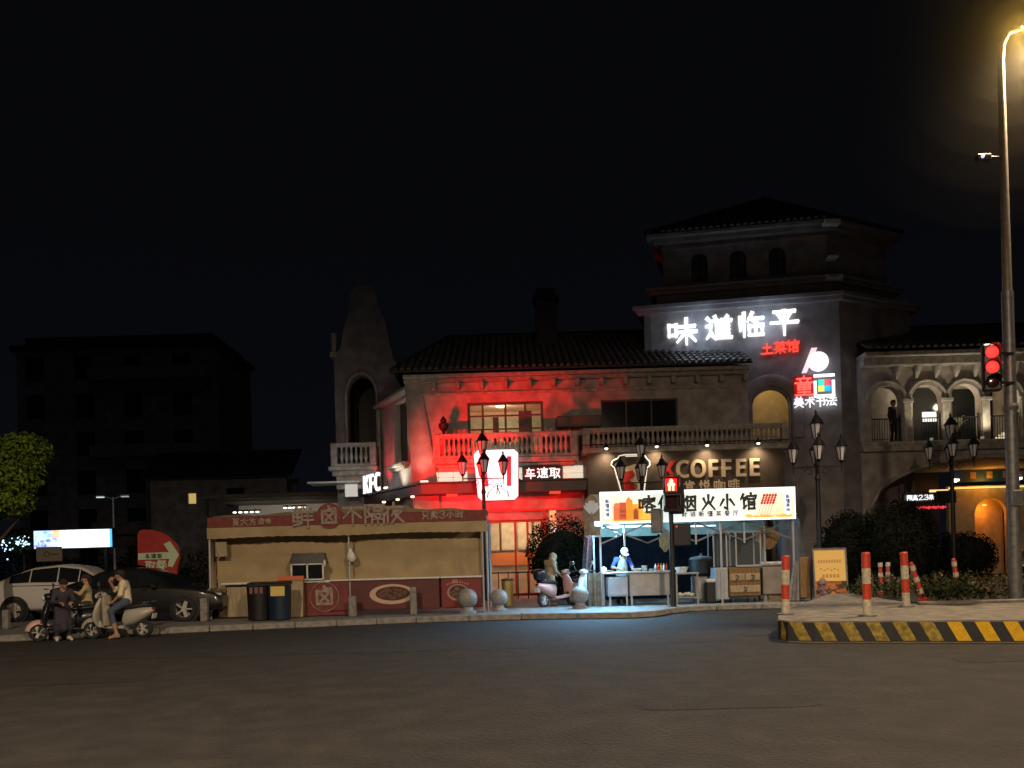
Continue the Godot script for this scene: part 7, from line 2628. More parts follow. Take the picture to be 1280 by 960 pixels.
func car(label: String, at: Vector3, turn: float, body: Material, tall: float, suv: bool) -> Node3D:
	# the nose towards +x, wheels on y = 0
	var c := thing("parked_car", label, "car", at, turn, "cars parked behind the kerb")
	# stations from tail to nose: x, half width, sill, belt, roof half width, roof
	var k := tall / 1.5
	var q: Array
	if suv:
		q = [[-2.3, 0.72, 0.5, 0.86, 0.7, 0.9], [-2.22, 0.84, 0.36, 0.95, 0.72, 1.0], [-2.0, 0.9, 0.3, 1.0, 0.68, 1.1], [-1.6, 0.91, 0.28, 1.0, 0.66, 1.27], [-1.0, 0.92, 0.27, 0.99, 0.64, 1.45], [-0.2, 0.92, 0.26, 0.97, 0.65, 1.52], [0.4, 0.92, 0.26, 0.96, 0.64, 1.44], [0.85, 0.91, 0.26, 0.95, 0.66, 1.18], [1.15, 0.9, 0.26, 0.93, 0.74, 0.98], [1.7, 0.88, 0.27, 0.88, 0.72, 0.92], [2.1, 0.83, 0.3, 0.78, 0.66, 0.82], [2.28, 0.72, 0.36, 0.62, 0.58, 0.66]]
	else:
		q = [[-2.35, 0.7, 0.45, 0.82, 0.66, 0.88], [-2.28, 0.82, 0.34, 0.92, 0.7, 0.97], [-1.95, 0.89, 0.28, 0.95, 0.72, 1.02], [-1.55, 0.9, 0.26, 0.95, 0.66, 1.14], [-1.0, 0.91, 0.25, 0.94, 0.6, 1.38], [-0.4, 0.91, 0.24, 0.93, 0.6, 1.46], [0.2, 0.91, 0.24, 0.92, 0.6, 1.43], [0.7, 0.91, 0.24, 0.91, 0.62, 1.22], [1.1, 0.9, 0.24, 0.9, 0.72, 0.96], [1.7, 0.88, 0.25, 0.84, 0.7, 0.88], [2.15, 0.82, 0.28, 0.74, 0.64, 0.78], [2.35, 0.7, 0.36, 0.58, 0.56, 0.62]]
	var rings := []
	for v in q:
		var x: float = v[0]
		var w: float = v[1]
		var r := PackedVector3Array()
		for p in [[0.0, v[2]], [w * 0.86, v[2]], [w * 0.98, v[2] + 0.12], [w, (v[2] + v[3]) / 2], [w * 0.985, v[3] - 0.07], [w * 0.95, v[3]], [(w * 0.95 + v[4]) / 2, (v[3] + v[5]) / 2], [v[4], v[5] - 0.03], [v[4] * 0.75, v[5]], [0.0, v[5] + 0.012]]:
			r.append(Vector3(x, p[1] * k, p[0]))
		for i in range(8, 0, -1):
			r.append(Vector3(r[i].x, r[i].y, -r[i].z))
		rings.append(r)
	var s := st()
	loft(s, rings)
	put("body", s, body, c)
	# side windows and screens, a little proud of the body
	for side in [1.0, -1.0]:
		for pair in [[3, 4], [4, 5], [5, 6], [6, 7]]:
			s = st()
			var a: PackedVector3Array = rings[pair[0]]
			var b: PackedVector3Array = rings[pair[1]]
			var i5 := 5 if side > 0 else 18 - 5
			var i7 := 7 if side > 0 else 18 - 7
			var o := Vector3(0, 0.012, 0.022 * side)
			var lo_a := a[i5].lerp(a[i7], 0.12) + o
			var lo_b := b[i5].lerp(b[i7], 0.12) + o
			var hi_a := a[i5].lerp(a[i7], 0.9) + o
			var hi_b := b[i5].lerp(b[i7], 0.9) + o
			quad(s, lo_a.lerp(lo_b, 0.03), lo_a.lerp(lo_b, 0.97), hi_a.lerp(hi_b, 0.97), hi_a.lerp(hi_b, 0.03), Vector3(0, 0.3, side))
			put("side_window", s, M.dark_glass, c)
	for pair in [[7, 8, 1.0], [2, 3, -1.0]]:
		s = st()
		var a: PackedVector3Array = rings[pair[0]]
		var b: PackedVector3Array = rings[pair[1]]
		var o := Vector3(0.006 * pair[2], 0.012, 0)
		quad(s, a[8] + o, a[10] + o, b[10] + o, b[8] + o, Vector3(pair[2], 1, 0))
		put("windscreen", s, M.dark_glass, c)
	# lights, plates, sills
	for side in [1.0, -1.0]:
		s = st()
		box(s, Vector3(-2.22, 0.84 * k, 0.62 * side), Vector3(0.16, 0.13, 0.34), Basis(Vector3.UP, 0.35 * side), 0.03)
		put("tail_light", s, M.tail_lens, c)
		s = st()
		box(s, Vector3(2.12, 0.68 * k, 0.6 * side), Vector3(0.22, 0.1, 0.36), Basis(Vector3.UP, -0.4 * side), 0.03)
		put("headlight", s, M.head_lens, c)
		s = st()
		box(s, Vector3(0.62, 0.98 * k, 0.98 * side), Vector3(0.12, 0.13, 0.2), Basis(), 0.03)
		put("door_mirror", s, body, c)
		s = st()
		for x in [-0.5, 0.35]:
			box(s, Vector3(x, 0.86 * k, 0.922 * side), Vector3(0.16, 0.025, 0.02), Basis(), 0.006)
		put("door_handle", s, M.chrome, c)
		s = st()
		beam(s, Vector3(-1.5, 0.965 * k, 0.885 * side), Vector3(0.75, 0.945 * k, 0.885 * side), 0.015, 0.02)
		put("chrome_strip", s, M.chrome, c)
		for x in [-1.42, 1.42]:
			s = st()
			var wz: float = 0.918 * side
			loft(s, [ring(Vector3(x, 0.34, wz - 0.1 * side), Vector3(0.41, 0, 0), Vector3(0, 0.41, 0), 28), ring(Vector3(x, 0.34, wz), Vector3(0.41, 0, 0), Vector3(0, 0.41, 0), 28), ring(Vector3(x, 0.34, wz + 0.004 * side), Vector3(0.345, 0, 0), Vector3(0, 0.345, 0), 28)], true, true, false)
			put("wheel_arch", s, M.black, c)
			wheel(c, Vector3(x, 0.34, 0.87 * side), 0.34, 0.22, M.rim_silver)
	s = st()
	box(s, Vector3(-2.33, 0.62 * k, 0), Vector3(0.02, 0.12, 0.44))
	put("number_plate", s, M.blue_plate, c)
	return c

func scooter(called_label: String, at: Vector3, turn: float, shell: Material, fender: Material, box_on: bool) -> Node3D:
	# nose towards +x, 1.65 m long, wheels on y = 0
	var c := thing("scooter", called_label, "scooter", at, turn, "scooters at the kerb")
	wheel(c, Vector3(0.6, 0.21, 0), 0.21, 0.1, M.rim_silver)
	wheel(c, Vector3(-0.6, 0.21, 0), 0.21, 0.11, M.rim_silver)
	var s := st()
	var rows := []
	for i in 9:
		var a := 0.15 + i * 0.34
		var cen := Vector3(0.6 + cos(a) * 0.255, 0.21 + sin(a) * 0.255, 0)
		var t := Vector3(cos(a), sin(a), 0)
		rows.append(PackedVector3Array([cen + Vector3(0, 0, -0.085) - t * 0.07, cen + Vector3(0, 0, -0.06) + t * 0.01, cen + t * 0.03, cen + Vector3(0, 0, 0.06) + t * 0.01, cen + Vector3(0, 0, 0.085) - t * 0.07]))
	loft(s, rows, false, false)
	put("front_fender", s, fender, c)
	s = st()
	tube(s, [Vector3(0.6, 0.21, 0.07), Vector3(0.5, 0.62, 0.05), Vector3(0.4, 0.95, 0)], 0.025, 6)
	tube(s, [Vector3(0.6, 0.21, -0.07), Vector3(0.5, 0.62, -0.05), Vector3(0.4, 0.95, 0)], 0.025, 6)
	put("fork", s, M.dark_metal, c)
	s = st()
	rows = []
	for q in [[0.46, 0.32, 0.13, 0.05], [0.49, 0.45, 0.2, 0.07], [0.47, 0.6, 0.21, 0.075], [0.42, 0.78, 0.17, 0.07], [0.38, 0.9, 0.1, 0.06], [0.36, 0.97, 0.06, 0.05]]:
		rows.append(ring(Vector3(q[0], q[1], 0), Vector3(q[3], 0.02, 0), Vector3(0, 0, q[2]), 14))
	loft(s, rows)
	put("leg_shield", s, shell, c)
	s = st()
	rows = []
	for q in [[0.25, 0.05, 0.03], [0.3, 0.12, 0.07], [0.38, 0.14, 0.09], [0.45, 0.1, 0.08], [0.48, 0.05, 0.04]]:
		rows.append(ring(Vector3(q[0], 1.0, 0), Vector3(0, q[2], 0), Vector3(0, 0, q[1]), 12))
	loft(s, rows)
	put("handlebar_cowl", s, shell, c)
	s = st()
	tube(s, [Vector3(0.26, 1.02, -0.33), Vector3(0.33, 1.03, -0.12), Vector3(0.33, 1.03, 0.12), Vector3(0.26, 1.02, 0.33)], 0.016, 6)
	for e in [-1, 1]:
		tube(s, [Vector3(0.22, 1.015, e * 0.36), Vector3(0.27, 1.022, e * 0.25)], 0.024, 8)
	put("handlebar", s, M.black, c)
	for e in [-1, 1]:
		s = st()
		tube(s, [Vector3(0.3, 1.04, e * 0.2), Vector3(0.28, 1.22, e * 0.28)], 0.009, 5)
		ball(s, Vector3(0.28, 1.26, e * 0.29), Vector3(0.018, 0.06, 0.055), 10, 7)
		put("mirror", s, M.chrome_dark, c)
	s = st()
	ball(s, Vector3(0.475, 0.98, 0), Vector3(0.05, 0.065, 0.075), 12, 8)
	put("headlight", s, M.head_lens, c)
	s = st()
	rows = []
	for q in [[0.42, 0.3, 0.13, 0.06], [0.1, 0.25, 0.15, 0.05], [-0.2, 0.25, 0.15, 0.06]]:
		rows.append(ring(Vector3(q[0], q[1], 0), Vector3(0, q[3], 0), Vector3(0, 0, q[2]), 12))
	loft(s, rows)
	put("footboard", s, shell, c)
	s = st()
	rows = []
	for q in [[-0.14, 0.42, 0.1, 0.1], [-0.2, 0.46, 0.15, 0.2], [-0.4, 0.5, 0.18, 0.2], [-0.62, 0.56, 0.17, 0.15], [-0.8, 0.62, 0.11, 0.08], [-0.86, 0.64, 0.05, 0.03]]:
		rows.append(ring(Vector3(q[0], q[1], 0), Vector3(0, q[3], 0), Vector3(0, 0, q[2]), 14))
	loft(s, rows)
	put("rear_body", s, shell, c)
	s = st()
	rows = []
	for q in [[-0.06, 0.69, 0.08, 0.03], [-0.15, 0.71, 0.14, 0.055], [-0.4, 0.72, 0.15, 0.06], [-0.6, 0.75, 0.14, 0.06], [-0.76, 0.76, 0.1, 0.04]]:
		rows.append(ring(Vector3(q[0], q[1], 0), Vector3(0, q[3], 0), Vector3(0, 0, q[2]), 12))
	loft(s, rows)
	put("seat", s, M.black, c)
	s = st()
	tube(s, [Vector3(-0.6, 0.79, 0.13), Vector3(-0.85, 0.84, 0.1), Vector3(-0.85, 0.84, -0.1), Vector3(-0.6, 0.79, -0.13)], 0.014, 6)
	put("grab_rail", s, M.chrome, c)
	s = st()
	ball(s, Vector3(-0.845, 0.66, 0), Vector3(0.03, 0.04, 0.07), 10, 7)
	put("tail_light", s, M.tail_lens, c)
	s = st()
	box(s, Vector3(-0.86, 0.5, 0), Vector3(0.015, 0.12, 0.2), Basis(Vector3.BACK, 0.3))
	put("number_plate", s, M.white_paint, c)
	if box_on:
		s = st()
		rows = []
		for q in [[0.8, 0.15], [0.86, 0.19], [1.02, 0.2], [1.1, 0.15], [1.12, 0.03]]:
			rows.append(ring(Vector3(-0.72, q[0], 0), Vector3(q[1], 0, 0), Vector3(0, 0, q[1]), 14))
		loft(s, rows)
		put("top_box", s, M.navy_shell, c)
	return c

func build_vehicles() -> void:
	car("white car with a sloping rear, behind the black saloon at the left", Vector3(-13.15, 0.15, -26.6), 0.05, M.car_white, 1.62, true)
	car("black saloon parked behind the two scooters at the left", Vector3(-10.15, 0.15, -24.4), -0.03, M.car_black, 1.52, false)
	car("black car behind the planting bed below the golden arch", Vector3(19.2, 0.15, -31.5), -2.2, M.car_black, 1.6, true)
	scooter("dark scooter with a pink front fender at the left kerb", Vector3(-10.28, 0.0, -20.3), PI + 0.5, M.navy_shell, M.pink_shell, false)
	scooter("cream scooter carrying a seated rider at the left kerb", Vector3(-9.12, 0.0, -20.3), PI - 0.06, M.cream_shell, M.cream_shell, false)
	scooter("pink and black scooter with a dark top box, left of the grill stall", Vector3(1.32, 0.15, -26.0), 0.75, M.pink_shell, M.black, true)
	scooter("white scooter parked nose-on behind the stone ball", Vector3(2.02, 0.15, -25.9), -PI / 2 + 0.12, M.white_shell, M.white_shell, false)

# ------------------------------------------------------------------ plants
func leaves(s: SurfaceTool, centre: Vector3, radius: Vector3, count: int, size: float, tones: Array, shell := 0.72, lumps := 9) -> void:
	# leaf-sized faces through the outer part of a lumpy crown
	var bumps := []
	for i in lumps:
		bumps.append([Vector3(rng.randf_range(-1, 1), rng.randf_range(-0.8, 1), rng.randf_range(-1, 1)).normalized(), rng.randf_range(-0.16, 0.14)])
	for i in count:
		var d := Vector3(rng.randfn(), rng.randfn(), rng.randfn()).normalized()
		var k := pow(rng.randf_range(shell * shell * shell, 1.0), 1.0 / 3.0)
		for u in bumps:
			k *= 1.0 + u[1] * pow(maxf(0.0, d.dot(u[0])), 6.0)
		var p := centre + d * radius * k
		var n := (d + Vector3(rng.randf_range(-0.9, 0.9), rng.randf_range(-0.5, 1.1), rng.randf_range(-0.9, 0.9))).normalized()
		var x := n.cross(Vector3(rng.randf() - 0.5, rng.randf() - 0.5, rng.randf() - 0.5)).normalized()
		var y := n.cross(x)
		var l := size * rng.randf_range(0.6, 1.3)
		ink = tones[0].lerp(tones[1], rng.randf())
		var a := p - x * l * 0.5
		var b := p + y * l * 0.28 + n * l * 0.05
		var c := p + x * l * 0.5
		var e := p - y * l * 0.28 + n * l * 0.05
		tri3(s, a, b, c, n, n, n)
		tri3(s, a, c, e, n, n, n)
	ink = Color.WHITE

func round_bush(label: String, at: Vector3, r: Vector3, count: int) -> void:
	var b := thing("round_bush", label, "bush", at, 0.0, "round clipped bushes before the buildings")
	var s := st()
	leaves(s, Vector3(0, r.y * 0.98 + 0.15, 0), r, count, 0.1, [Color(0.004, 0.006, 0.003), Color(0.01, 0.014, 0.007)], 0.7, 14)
	put("foliage", s, M.leaf, b)
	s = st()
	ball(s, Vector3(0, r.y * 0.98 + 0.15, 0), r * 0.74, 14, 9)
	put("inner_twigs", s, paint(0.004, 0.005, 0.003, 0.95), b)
	s = st()
	for i in 5:
		var a := TAU * i / 5
		tube(s, [Vector3(cos(a) * 0.06, 0, sin(a) * 0.06), Vector3(cos(a) * 0.3, 0.8, sin(a) * 0.3)], [0.05, 0.03], 6)
	put("stem", s, M.bark, b)

func build_plants() -> void:
	var s: SurfaceTool
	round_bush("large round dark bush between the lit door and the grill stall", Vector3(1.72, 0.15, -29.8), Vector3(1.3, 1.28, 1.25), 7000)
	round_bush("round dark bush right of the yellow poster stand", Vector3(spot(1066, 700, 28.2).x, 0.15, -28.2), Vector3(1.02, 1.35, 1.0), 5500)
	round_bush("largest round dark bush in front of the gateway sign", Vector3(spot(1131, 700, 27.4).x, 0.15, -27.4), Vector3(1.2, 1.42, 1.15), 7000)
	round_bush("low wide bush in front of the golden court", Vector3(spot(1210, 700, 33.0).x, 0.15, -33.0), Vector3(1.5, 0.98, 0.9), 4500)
	# street tree at the left edge
	var b := thing("street_tree", "green leafy street tree cut off by the left edge", "tree", Vector3(-14.15, 0.15, -23.7))
	s = st()
	tube(s, [Vector3(0, 0, 0), Vector3(0.05, 1.2, 0), Vector3(-0.03, 2.6, 0.05), Vector3(0.1, 4.0, 0)], [0.16, 0.13, 0.11, 0.06], 10)
	for i in 9:
		var a := i * 2.4
		var base := Vector3(0.02, 2.0 + i * 0.17, 0.02)
		tube(s, [base, base + Vector3(cos(a) * 0.5, 0.45, sin(a) * 0.5), base + Vector3(cos(a) * 1.0, 1.0, sin(a) * 1.0)], [0.06, 0.04, 0.015], 6)
	put("trunk", s, M.bark, b)
	s = st()
	for q in [[0.0, 4.2, 0.0, 1.35, 1.1, 1.3, 4200], [0.8, 4.0, 0.4, 0.95, 0.7, 0.9, 2600], [0.95, 4.75, -0.2, 0.75, 0.5, 0.8, 1800], [0.6, 3.4, 0.3, 0.9, 0.55, 0.9, 2200], [-0.8, 3.7, 0.0, 1.1, 0.9, 1.0, 2200]]:
		leaves(s, Vector3(q[0], q[1], q[2]), Vector3(q[3], q[4], q[5]), q[6], 0.13, [Color(0.06, 0.11, 0.012), Color(0.17, 0.24, 0.035)], 0.35, 12)
	put("crown", s, M.leaf, b)
	# a dark screen of shrubs behind the car park
	s = st()
	for i in 9:
		leaves(s, Vector3(-33 + i * 2.9, 1.4 + 0.5 * sin(i * 2.0), -53 + sin(i * 5.0)), Vector3(1.9, 1.5 + 0.4 * sin(i * 3.1), 1.2), 900, 0.26, [Color(0.02, 0.035, 0.014), Color(0.05, 0.075, 0.03)], 0.5, 6)
	var far := put("far_shrubbery", s, M.leaf)
	stuff(far)
	tag(far, "dark mass of shrubs behind the parked cars", "shrubbery")
	# blue fairy lights in a small tree by the screen
	b = thing("fairy_light_tree", "small dark tree strung with blue-white fairy lights by the screen", "tree", Vector3(spot(36, 690, 48).x, 0.15, -48))
	s = st()
	tube(s, [Vector3.ZERO, Vector3(0, 2.6, 0)], [0.1, 0.05], 8)
	put("trunk", s, M.bark, b)
	s = st()
	leaves(s, Vector3(0, 3.2, 0), Vector3(1.1, 0.8, 0.9), 1500, 0.2, [Color(0.02, 0.035, 0.014), Color(0.05, 0.075, 0.03)], 0.3)
	put("crown", s, M.leaf, b)
	s = st()
	for i in 46:
		var o := Vector3(rng.randfn() * 0.28, rng.randfn() * 0.2, 0.3) + (Vector3(0.4, 0.1, 0.3) if i % 5 < 3 else Vector3(-0.65, -0.1, 0.2))
		ball(s, Vector3(0, 3.0, 0.3) + o, Vector3.ONE * rng.randf_range(0.02, 0.055), 5, 4)
	stuff(put("fairy_light_bulbs", s, lit(0.55, 0.78, 1.0, 2.2), b))
	omni(Vector3(0.2, 3.0, 1.4), Color(0.6, 0.8, 1.0), 0.25, 0.3, b)
	# the planting bed
	s = st()
	for i in 150:
		var x := rng.randf_range(8.6, 13.4)
		var d := rng.randf_range(18.8, 23.6)
		var h := rng.randf_range(0.1, 0.3)
		var tone := [Color(0.012, 0.018, 0.008), Color(0.04, 0.045, 0.02)] if rng.randf() < 0.75 else [Color(0.07, 0.055, 0.035), Color(0.16, 0.13, 0.09)]
		leaves(s, Vector3(x, 0.46 + h * 0.8, -d), Vector3(0.26, h, 0.24), 70, 0.1, tone, 0.2, 3)
	for i in 160:
		var x := rng.randf_range(8.6, 13.4)
		var d := rng.randf_range(18.7, 22.6)
		var tip := Vector3(x + rng.randf_range(-0.2, 0.2), 0.46 + rng.randf_range(0.25, 0.6), -d + rng.randf_range(-0.15, 0.15))
		ink = Color(0.06, 0.08, 0.03).lerp(Color(0.2, 0.17, 0.1), rng.randf())
		tube(s, [Vector3(x, 0.45, -d), tip], [0.007, 0.003], 3)
	ink = Color.WHITE
	var low := put("ground_cover", s, M.leaf)
	stuff(low)
	tag(low, "low mixed ground cover in the raised corner bed", "ground cover")
	# loggia pot plant
	b = thing("potted_plant", "pale potted plant standing in the third loggia arch", "potted plant", Vector3(17.78, 5.73, -34.9))
	s = st()
	lathe(s, [[0.16, 0.0], [0.24, 0.35], [0.26, 0.38], [0.2, 0.36]], 12)
	put("pot", s, M.black, b)
	s = st()
	for i in 26:
		var a := rng.randf() * TAU
		var r := rng.randf_range(0.15, 0.5)
		ink = Color(0.12, 0.14, 0.06).lerp(Color(0.5, 0.48, 0.36), rng.randf())
		tube(s, [Vector3(0, 0.35, 0), Vector3(cos(a) * r * 0.5, 0.75 + rng.randf() * 0.25, sin(a) * r * 0.5), Vector3(cos(a) * r, 0.65 + rng.randf() * 0.5, sin(a) * r)], [0.012, 0.03, 0.004], 4, 0.4)
	ink = Color.WHITE
	put("foliage", s, M.leaf, b)

# ------------------------------------------------------------------ people
func build_people() -> void:
	var skin := Color(0.34, 0.19, 0.12)
	var hair := Color(0.012, 0.01, 0.01)
	# the cook, bent over the counter, cutting
	var j := standing()
	j.hip = Vector3(0, 0.92, -0.06); j.chest = Vector3(0.03, 1.22, 0.06); j.neck = Vector3(0.05, 1.39, 0.13); j.head = Vector3(0.07, 1.5, 0.21); j.face = Vector3(0.25, -0.5, 0.8); j.crown = Vector3(0, 0.8, 0.4)
	j.shoulder = [Vector3(-0.16, 1.33, 0.07), Vector3(0.22, 1.33, 0.1)]
	j.elbow = [Vector3(-0.29, 1.1, 0.16), Vector3(0.3, 1.09, 0.2)]
	j.wrist = [Vector3(-0.05, 1.02, 0.38), Vector3(0.24, 1.02, 0.42)]
	j.reach = [Vector3(0.8, -0.25, 0.5), Vector3(0.1, -0.3, 0.9)]
	j.thumb = [Vector3(0.2, 0.9, 0.1), Vector3(-0.9, 0.3, 0.1)]
	var c := person("cook in a white cap, blue shirt and pale apron bending over the steel counter", Vector3(3.24, 0.15, -26.25), 0.1, j, {"skin": skin, "top": Color(0.03, 0.07, 0.34), "bottom": Color(0.03, 0.03, 0.04), "shoe": Color(0.02, 0.02, 0.02), "sleeve": 0.42, "curl": 0.9}, 1.0)
	var s := st()
	var up: Vector3 = Vector3(0, 0.8, 0.4) - j.face.normalized() * j.face.normalized().dot(Vector3(0, 0.8, 0.4))
	var cb := Basis(up.normalized().cross(j.face.normalized()), up.normalized(), j.face.normalized())
	lathe(s, [[0.108, 0.0], [0.113, 0.05], [0.107, 0.1], [0.075, 0.15], [0.02, 0.165]], 16, j.head + cb * Vector3(0, 0.015, -0.01), cb, false)
	ball(s, j.head + cb * Vector3(0, 0.03, 0.12), Vector3(0.09, 0.012, 0.07), 12, 6, cb)
	put("cap", s, M.cap_cloth, c)
	s = st()
	var rows := []
	for q in [[0.62, 0.21, 0.13, -0.02], [0.9, 0.2, 0.145, 0.0], [1.12, 0.17, 0.165, 0.06], [1.28, 0.12, 0.175, 0.1], [1.34, 0.08, 0.16, 0.12]]:
		var r := PackedVector3Array()
		for i in 9:
			var a := lerpf(-1.15, 1.15, i / 8.0)
			r.append(Vector3(sin(a) * q[1] + 0.02, q[0], cos(a) * q[2] + q[3] - 0.0))
		rows.append(r)
	loft(s, rows, false, false)
	for e in [-1, 1]:
		tube(s, [Vector3(e * 0.07 + 0.03, 1.33, 0.27), Vector3(e * 0.1 + 0.04, 1.42, 0.16), Vector3(e * 0.06 + 0.04, 1.44, 0.06)], 0.018, 6)
	put("apron", s, M.apron_cloth, c)
	# rider on the cream scooter, sideways, a hand at the mouth
	j = standing()
	j.hip = Vector3(0, 0.84, 0); j.chest = Vector3(0, 1.14, 0.03); j.neck = Vector3(0, 1.32, 0.06); j.head = Vector3(0, 1.445, 0.12); j.face = Vector3(0.0, -0.25, 1); j.crown = Vector3(0, 1, 0.25)
	j.shoulder = [Vector3(-0.17, 1.27, 0.03), Vector3(0.17, 1.27, 0.03)]
	j.elbow = [Vector3(-0.25, 1.1, 0.26), Vector3(0.23, 1.01, 0.08)]
	j.wrist = [Vector3(-0.1, 1.32, 0.36), Vector3(0.18, 0.84, 0.26)]
	j.reach = [Vector3(0.4, 0.5, -0.5), Vector3(0, -0.3, 1)]
	j.thumb = [Vector3(0.3, 0.2, -0.8), Vector3(-1, 0.2, 0)]
	j.thigh = [Vector3(-0.1, 0.82, 0.02), Vector3(0.1, 0.82, 0.02)]
	j.knee = [Vector3(-0.13, 0.7, 0.36), Vector3(0.16, 0.64, 0.3)]
	j.ankle = [Vector3(-0.12, 0.34, 0.34), Vector3(0.2, 0.09, 0.18)]
	j.toe = [Vector3(-0.12, 0.3, 0.5), Vector3(0.22, 0.035, 0.33)]
	person("rider in a pale beige top and jeans on the cream scooter, hand at mouth", Vector3(-8.92, 0.0, -20.28), -PI / 2 + 0.25, j, {"skin": skin, "top": Color(0.6, 0.5, 0.34), "bottom": Color(0.05, 0.07, 0.11), "shoe": Color(0.3, 0.18, 0.12), "sleeve": 0.5, "leg": 0.45, "hair": hair, "curl": 0.9})
	# the jacket hung on the scooter's front
	s = st()
	rows = []
	for q in [[0.98, 0.05, 0.13], [0.9, 0.09, 0.19], [0.7, 0.09, 0.17], [0.45, 0.1, 0.16], [0.3, 0.09, 0.15], [0.28, 0.05, 0.12]]:
		var r := PackedVector3Array()
		for i in 16:
			var a := TAU * i / 16
			r.append(Vector3(cos(a) * q[1] * (1.0 + 0.2 * sin(a * 3.0 + q[0] * 9.0)), q[0], sin(a) * q[2] * (1.0 + 0.12 * sin(a * 5.0))))
		rows.append(r)
	loft(s, rows)
	var jk := put("hanging_jacket", s, M.beige_cloth)
	jk.position = Vector3(-9.34, 0.02, -20.22)
	tag(jk, "beige jacket hung over the cream scooter's handlebar", "jacket")
	# two people at the dark scooter
	j = standing()
	j.hip = Vector3(0, 0.82, -0.02); j.chest = Vector3(0, 1.1, 0.05); j.neck = Vector3(0, 1.27, 0.1); j.head = Vector3(0, 1.39, 0.17); j.face = Vector3(0.1, -0.5, 1); j.crown = Vector3(0, 1, 0.4)
	j.shoulder = [Vector3(-0.17, 1.22, 0.06), Vector3(0.17, 1.22, 0.06)]
	j.elbow = [Vector3(-0.24, 0.98, 0.12), Vector3(0.24, 0.98, 0.12)]
	j.wrist = [Vector3(-0.12, 0.95, 0.34), Vector3(0.12, 0.95, 0.34)]
	j.thigh = [Vector3(-0.1, 0.8, 0), Vector3(0.1, 0.8, 0)]
	j.knee = [Vector3(-0.14, 0.45, 0.08), Vector3(0.13, 0.45, 0.05)]
	j.ankle = [Vector3(-0.14, 0.09, -0.02), Vector3(0.13, 0.09, -0.02)]
	j.toe = [Vector3(-0.17, 0.035, 0.14), Vector3(0.16, 0.035, 0.14)]
	person("person in dark purple clothes and white shoes leaning beside the dark scooter", Vector3(-10.22, 0.0, -19.95), 0.7, j, {"skin": skin, "top": Color(0.035, 0.028, 0.045), "bottom": Color(0.035, 0.03, 0.045), "shoe": Color(0.5, 0.46, 0.4), "sleeve": 1.0, "hair": hair, "skirt": 0.5, "coat": Color(0.035, 0.03, 0.045), "curl": 0.8}, 0.92)
	j = standing()
	j.elbow[1] = Vector3(0.3, 1.2, 0.14); j.wrist[1] = Vector3(0.36, 1.3, 0.36); j.face = Vector3(0.3, -0.15, 1)
	person("person in a loose beige top with dark hair behind the dark scooter", Vector3(-9.97, 0.0, -20.6), -1.2, j, {"skin": skin, "top": Color(0.36, 0.28, 0.14), "bottom": Color(0.03, 0.03, 0.035), "shoe": Color(0.05, 0.05, 0.05), "sleeve": 0.5, "hair": hair, "skirt": 0.2, "coat": Color(0.36, 0.28, 0.14), "long_hair": 0.1, "curl": 0.6}, 0.87)
	# hooded figure beside the pink scooter
	j = standing()
	j.chest = Vector3(0, 1.22, 0.06); j.neck = Vector3(0, 1.4, 0.1); j.head = Vector3(0, 1.52, 0.17); j.face = Vector3(0, -0.4, 1); j.crown = Vector3(0, 1, 0.3)
	j.elbow = [Vector3(-0.23, 1.08, 0.06), Vector3(0.23, 1.08, 0.06)]; j.wrist = [Vector3(-0.14, 0.97, 0.3), Vector3(0.14, 0.97, 0.3)]
	var coat := Color(0.34, 0.27, 0.18)
	c = person("person in a long hooded beige coat beside the pink scooter", Vector3(1.12, 0.15, -26.25), 2.2, j, {"skin": skin, "top": coat, "bottom": coat, "shoe": Color(0.35, 0.2, 0.16), "sleeve": 1.0, "leg": 0.35, "skirt": 0.42, "coat": coat, "curl": 0.8}, 0.95)
	s = st()
	ink = coat
	var fx: Vector3 = j.face.normalized()
	skin_over(s, [[j.head + Vector3(0, 0.04, -0.03), j.head + Vector3(0, 0.03, 0.01), 0.115, 0.1, coat], [j.head + Vector3(0, -0.05, -0.06), j.neck + Vector3(0, -0.05, -0.03), 0.11, 0.12, coat], [j.neck + Vector3(-0.1, -0.04, 0.0), j.neck + Vector3(0.1, -0.04, 0.0), 0.08, 0.08, coat]], 0.014, 0.03)
	ink = Color.WHITE
	put("hood", s, M.cloth, c)
	# a dark figure at the loggia railing
	j = standing()
	person("person in dark clothes standing in the leftmost loggia arch", Vector3(15.22, 5.73, -34.75), 0.4, j, {"skin": skin, "top": Color(0.02, 0.02, 0.025), "bottom": Color(0.015, 0.015, 0.02), "shoe": Color(0.02, 0.02, 0.02), "sleeve": 1.0, "hair": hair, "curl": 0.5}, 1.0)

# ------------------------------------------------------------------ the base of each thing
func settle() -> void:
	# put every thing's own origin at the middle of its foot
	for o in get_children():
		if o is Node3D and o.get_class() == "Node3D" and o.position == Vector3.ZERO and o.has_meta("label"):
			var lo := Vector3.ONE * 1e9
			var hi := -lo
			for c in o.get_children():
				if c is MeshInstance3D:
					var bb: AABB = c.transform * c.mesh.get_aabb()
					lo = lo.min(bb.position)
					hi = hi.max(bb.end)
			var foot := Vector3((lo.x + hi.x) / 2, lo.y, (lo.z + hi.z) / 2)
			o.position = foot
			for c in o.get_children():
				c.position -= foot

# ------------------------------------------------------------------ the scene
const LAMP_COLOR := Color(1.0, 0.885, 0.75)

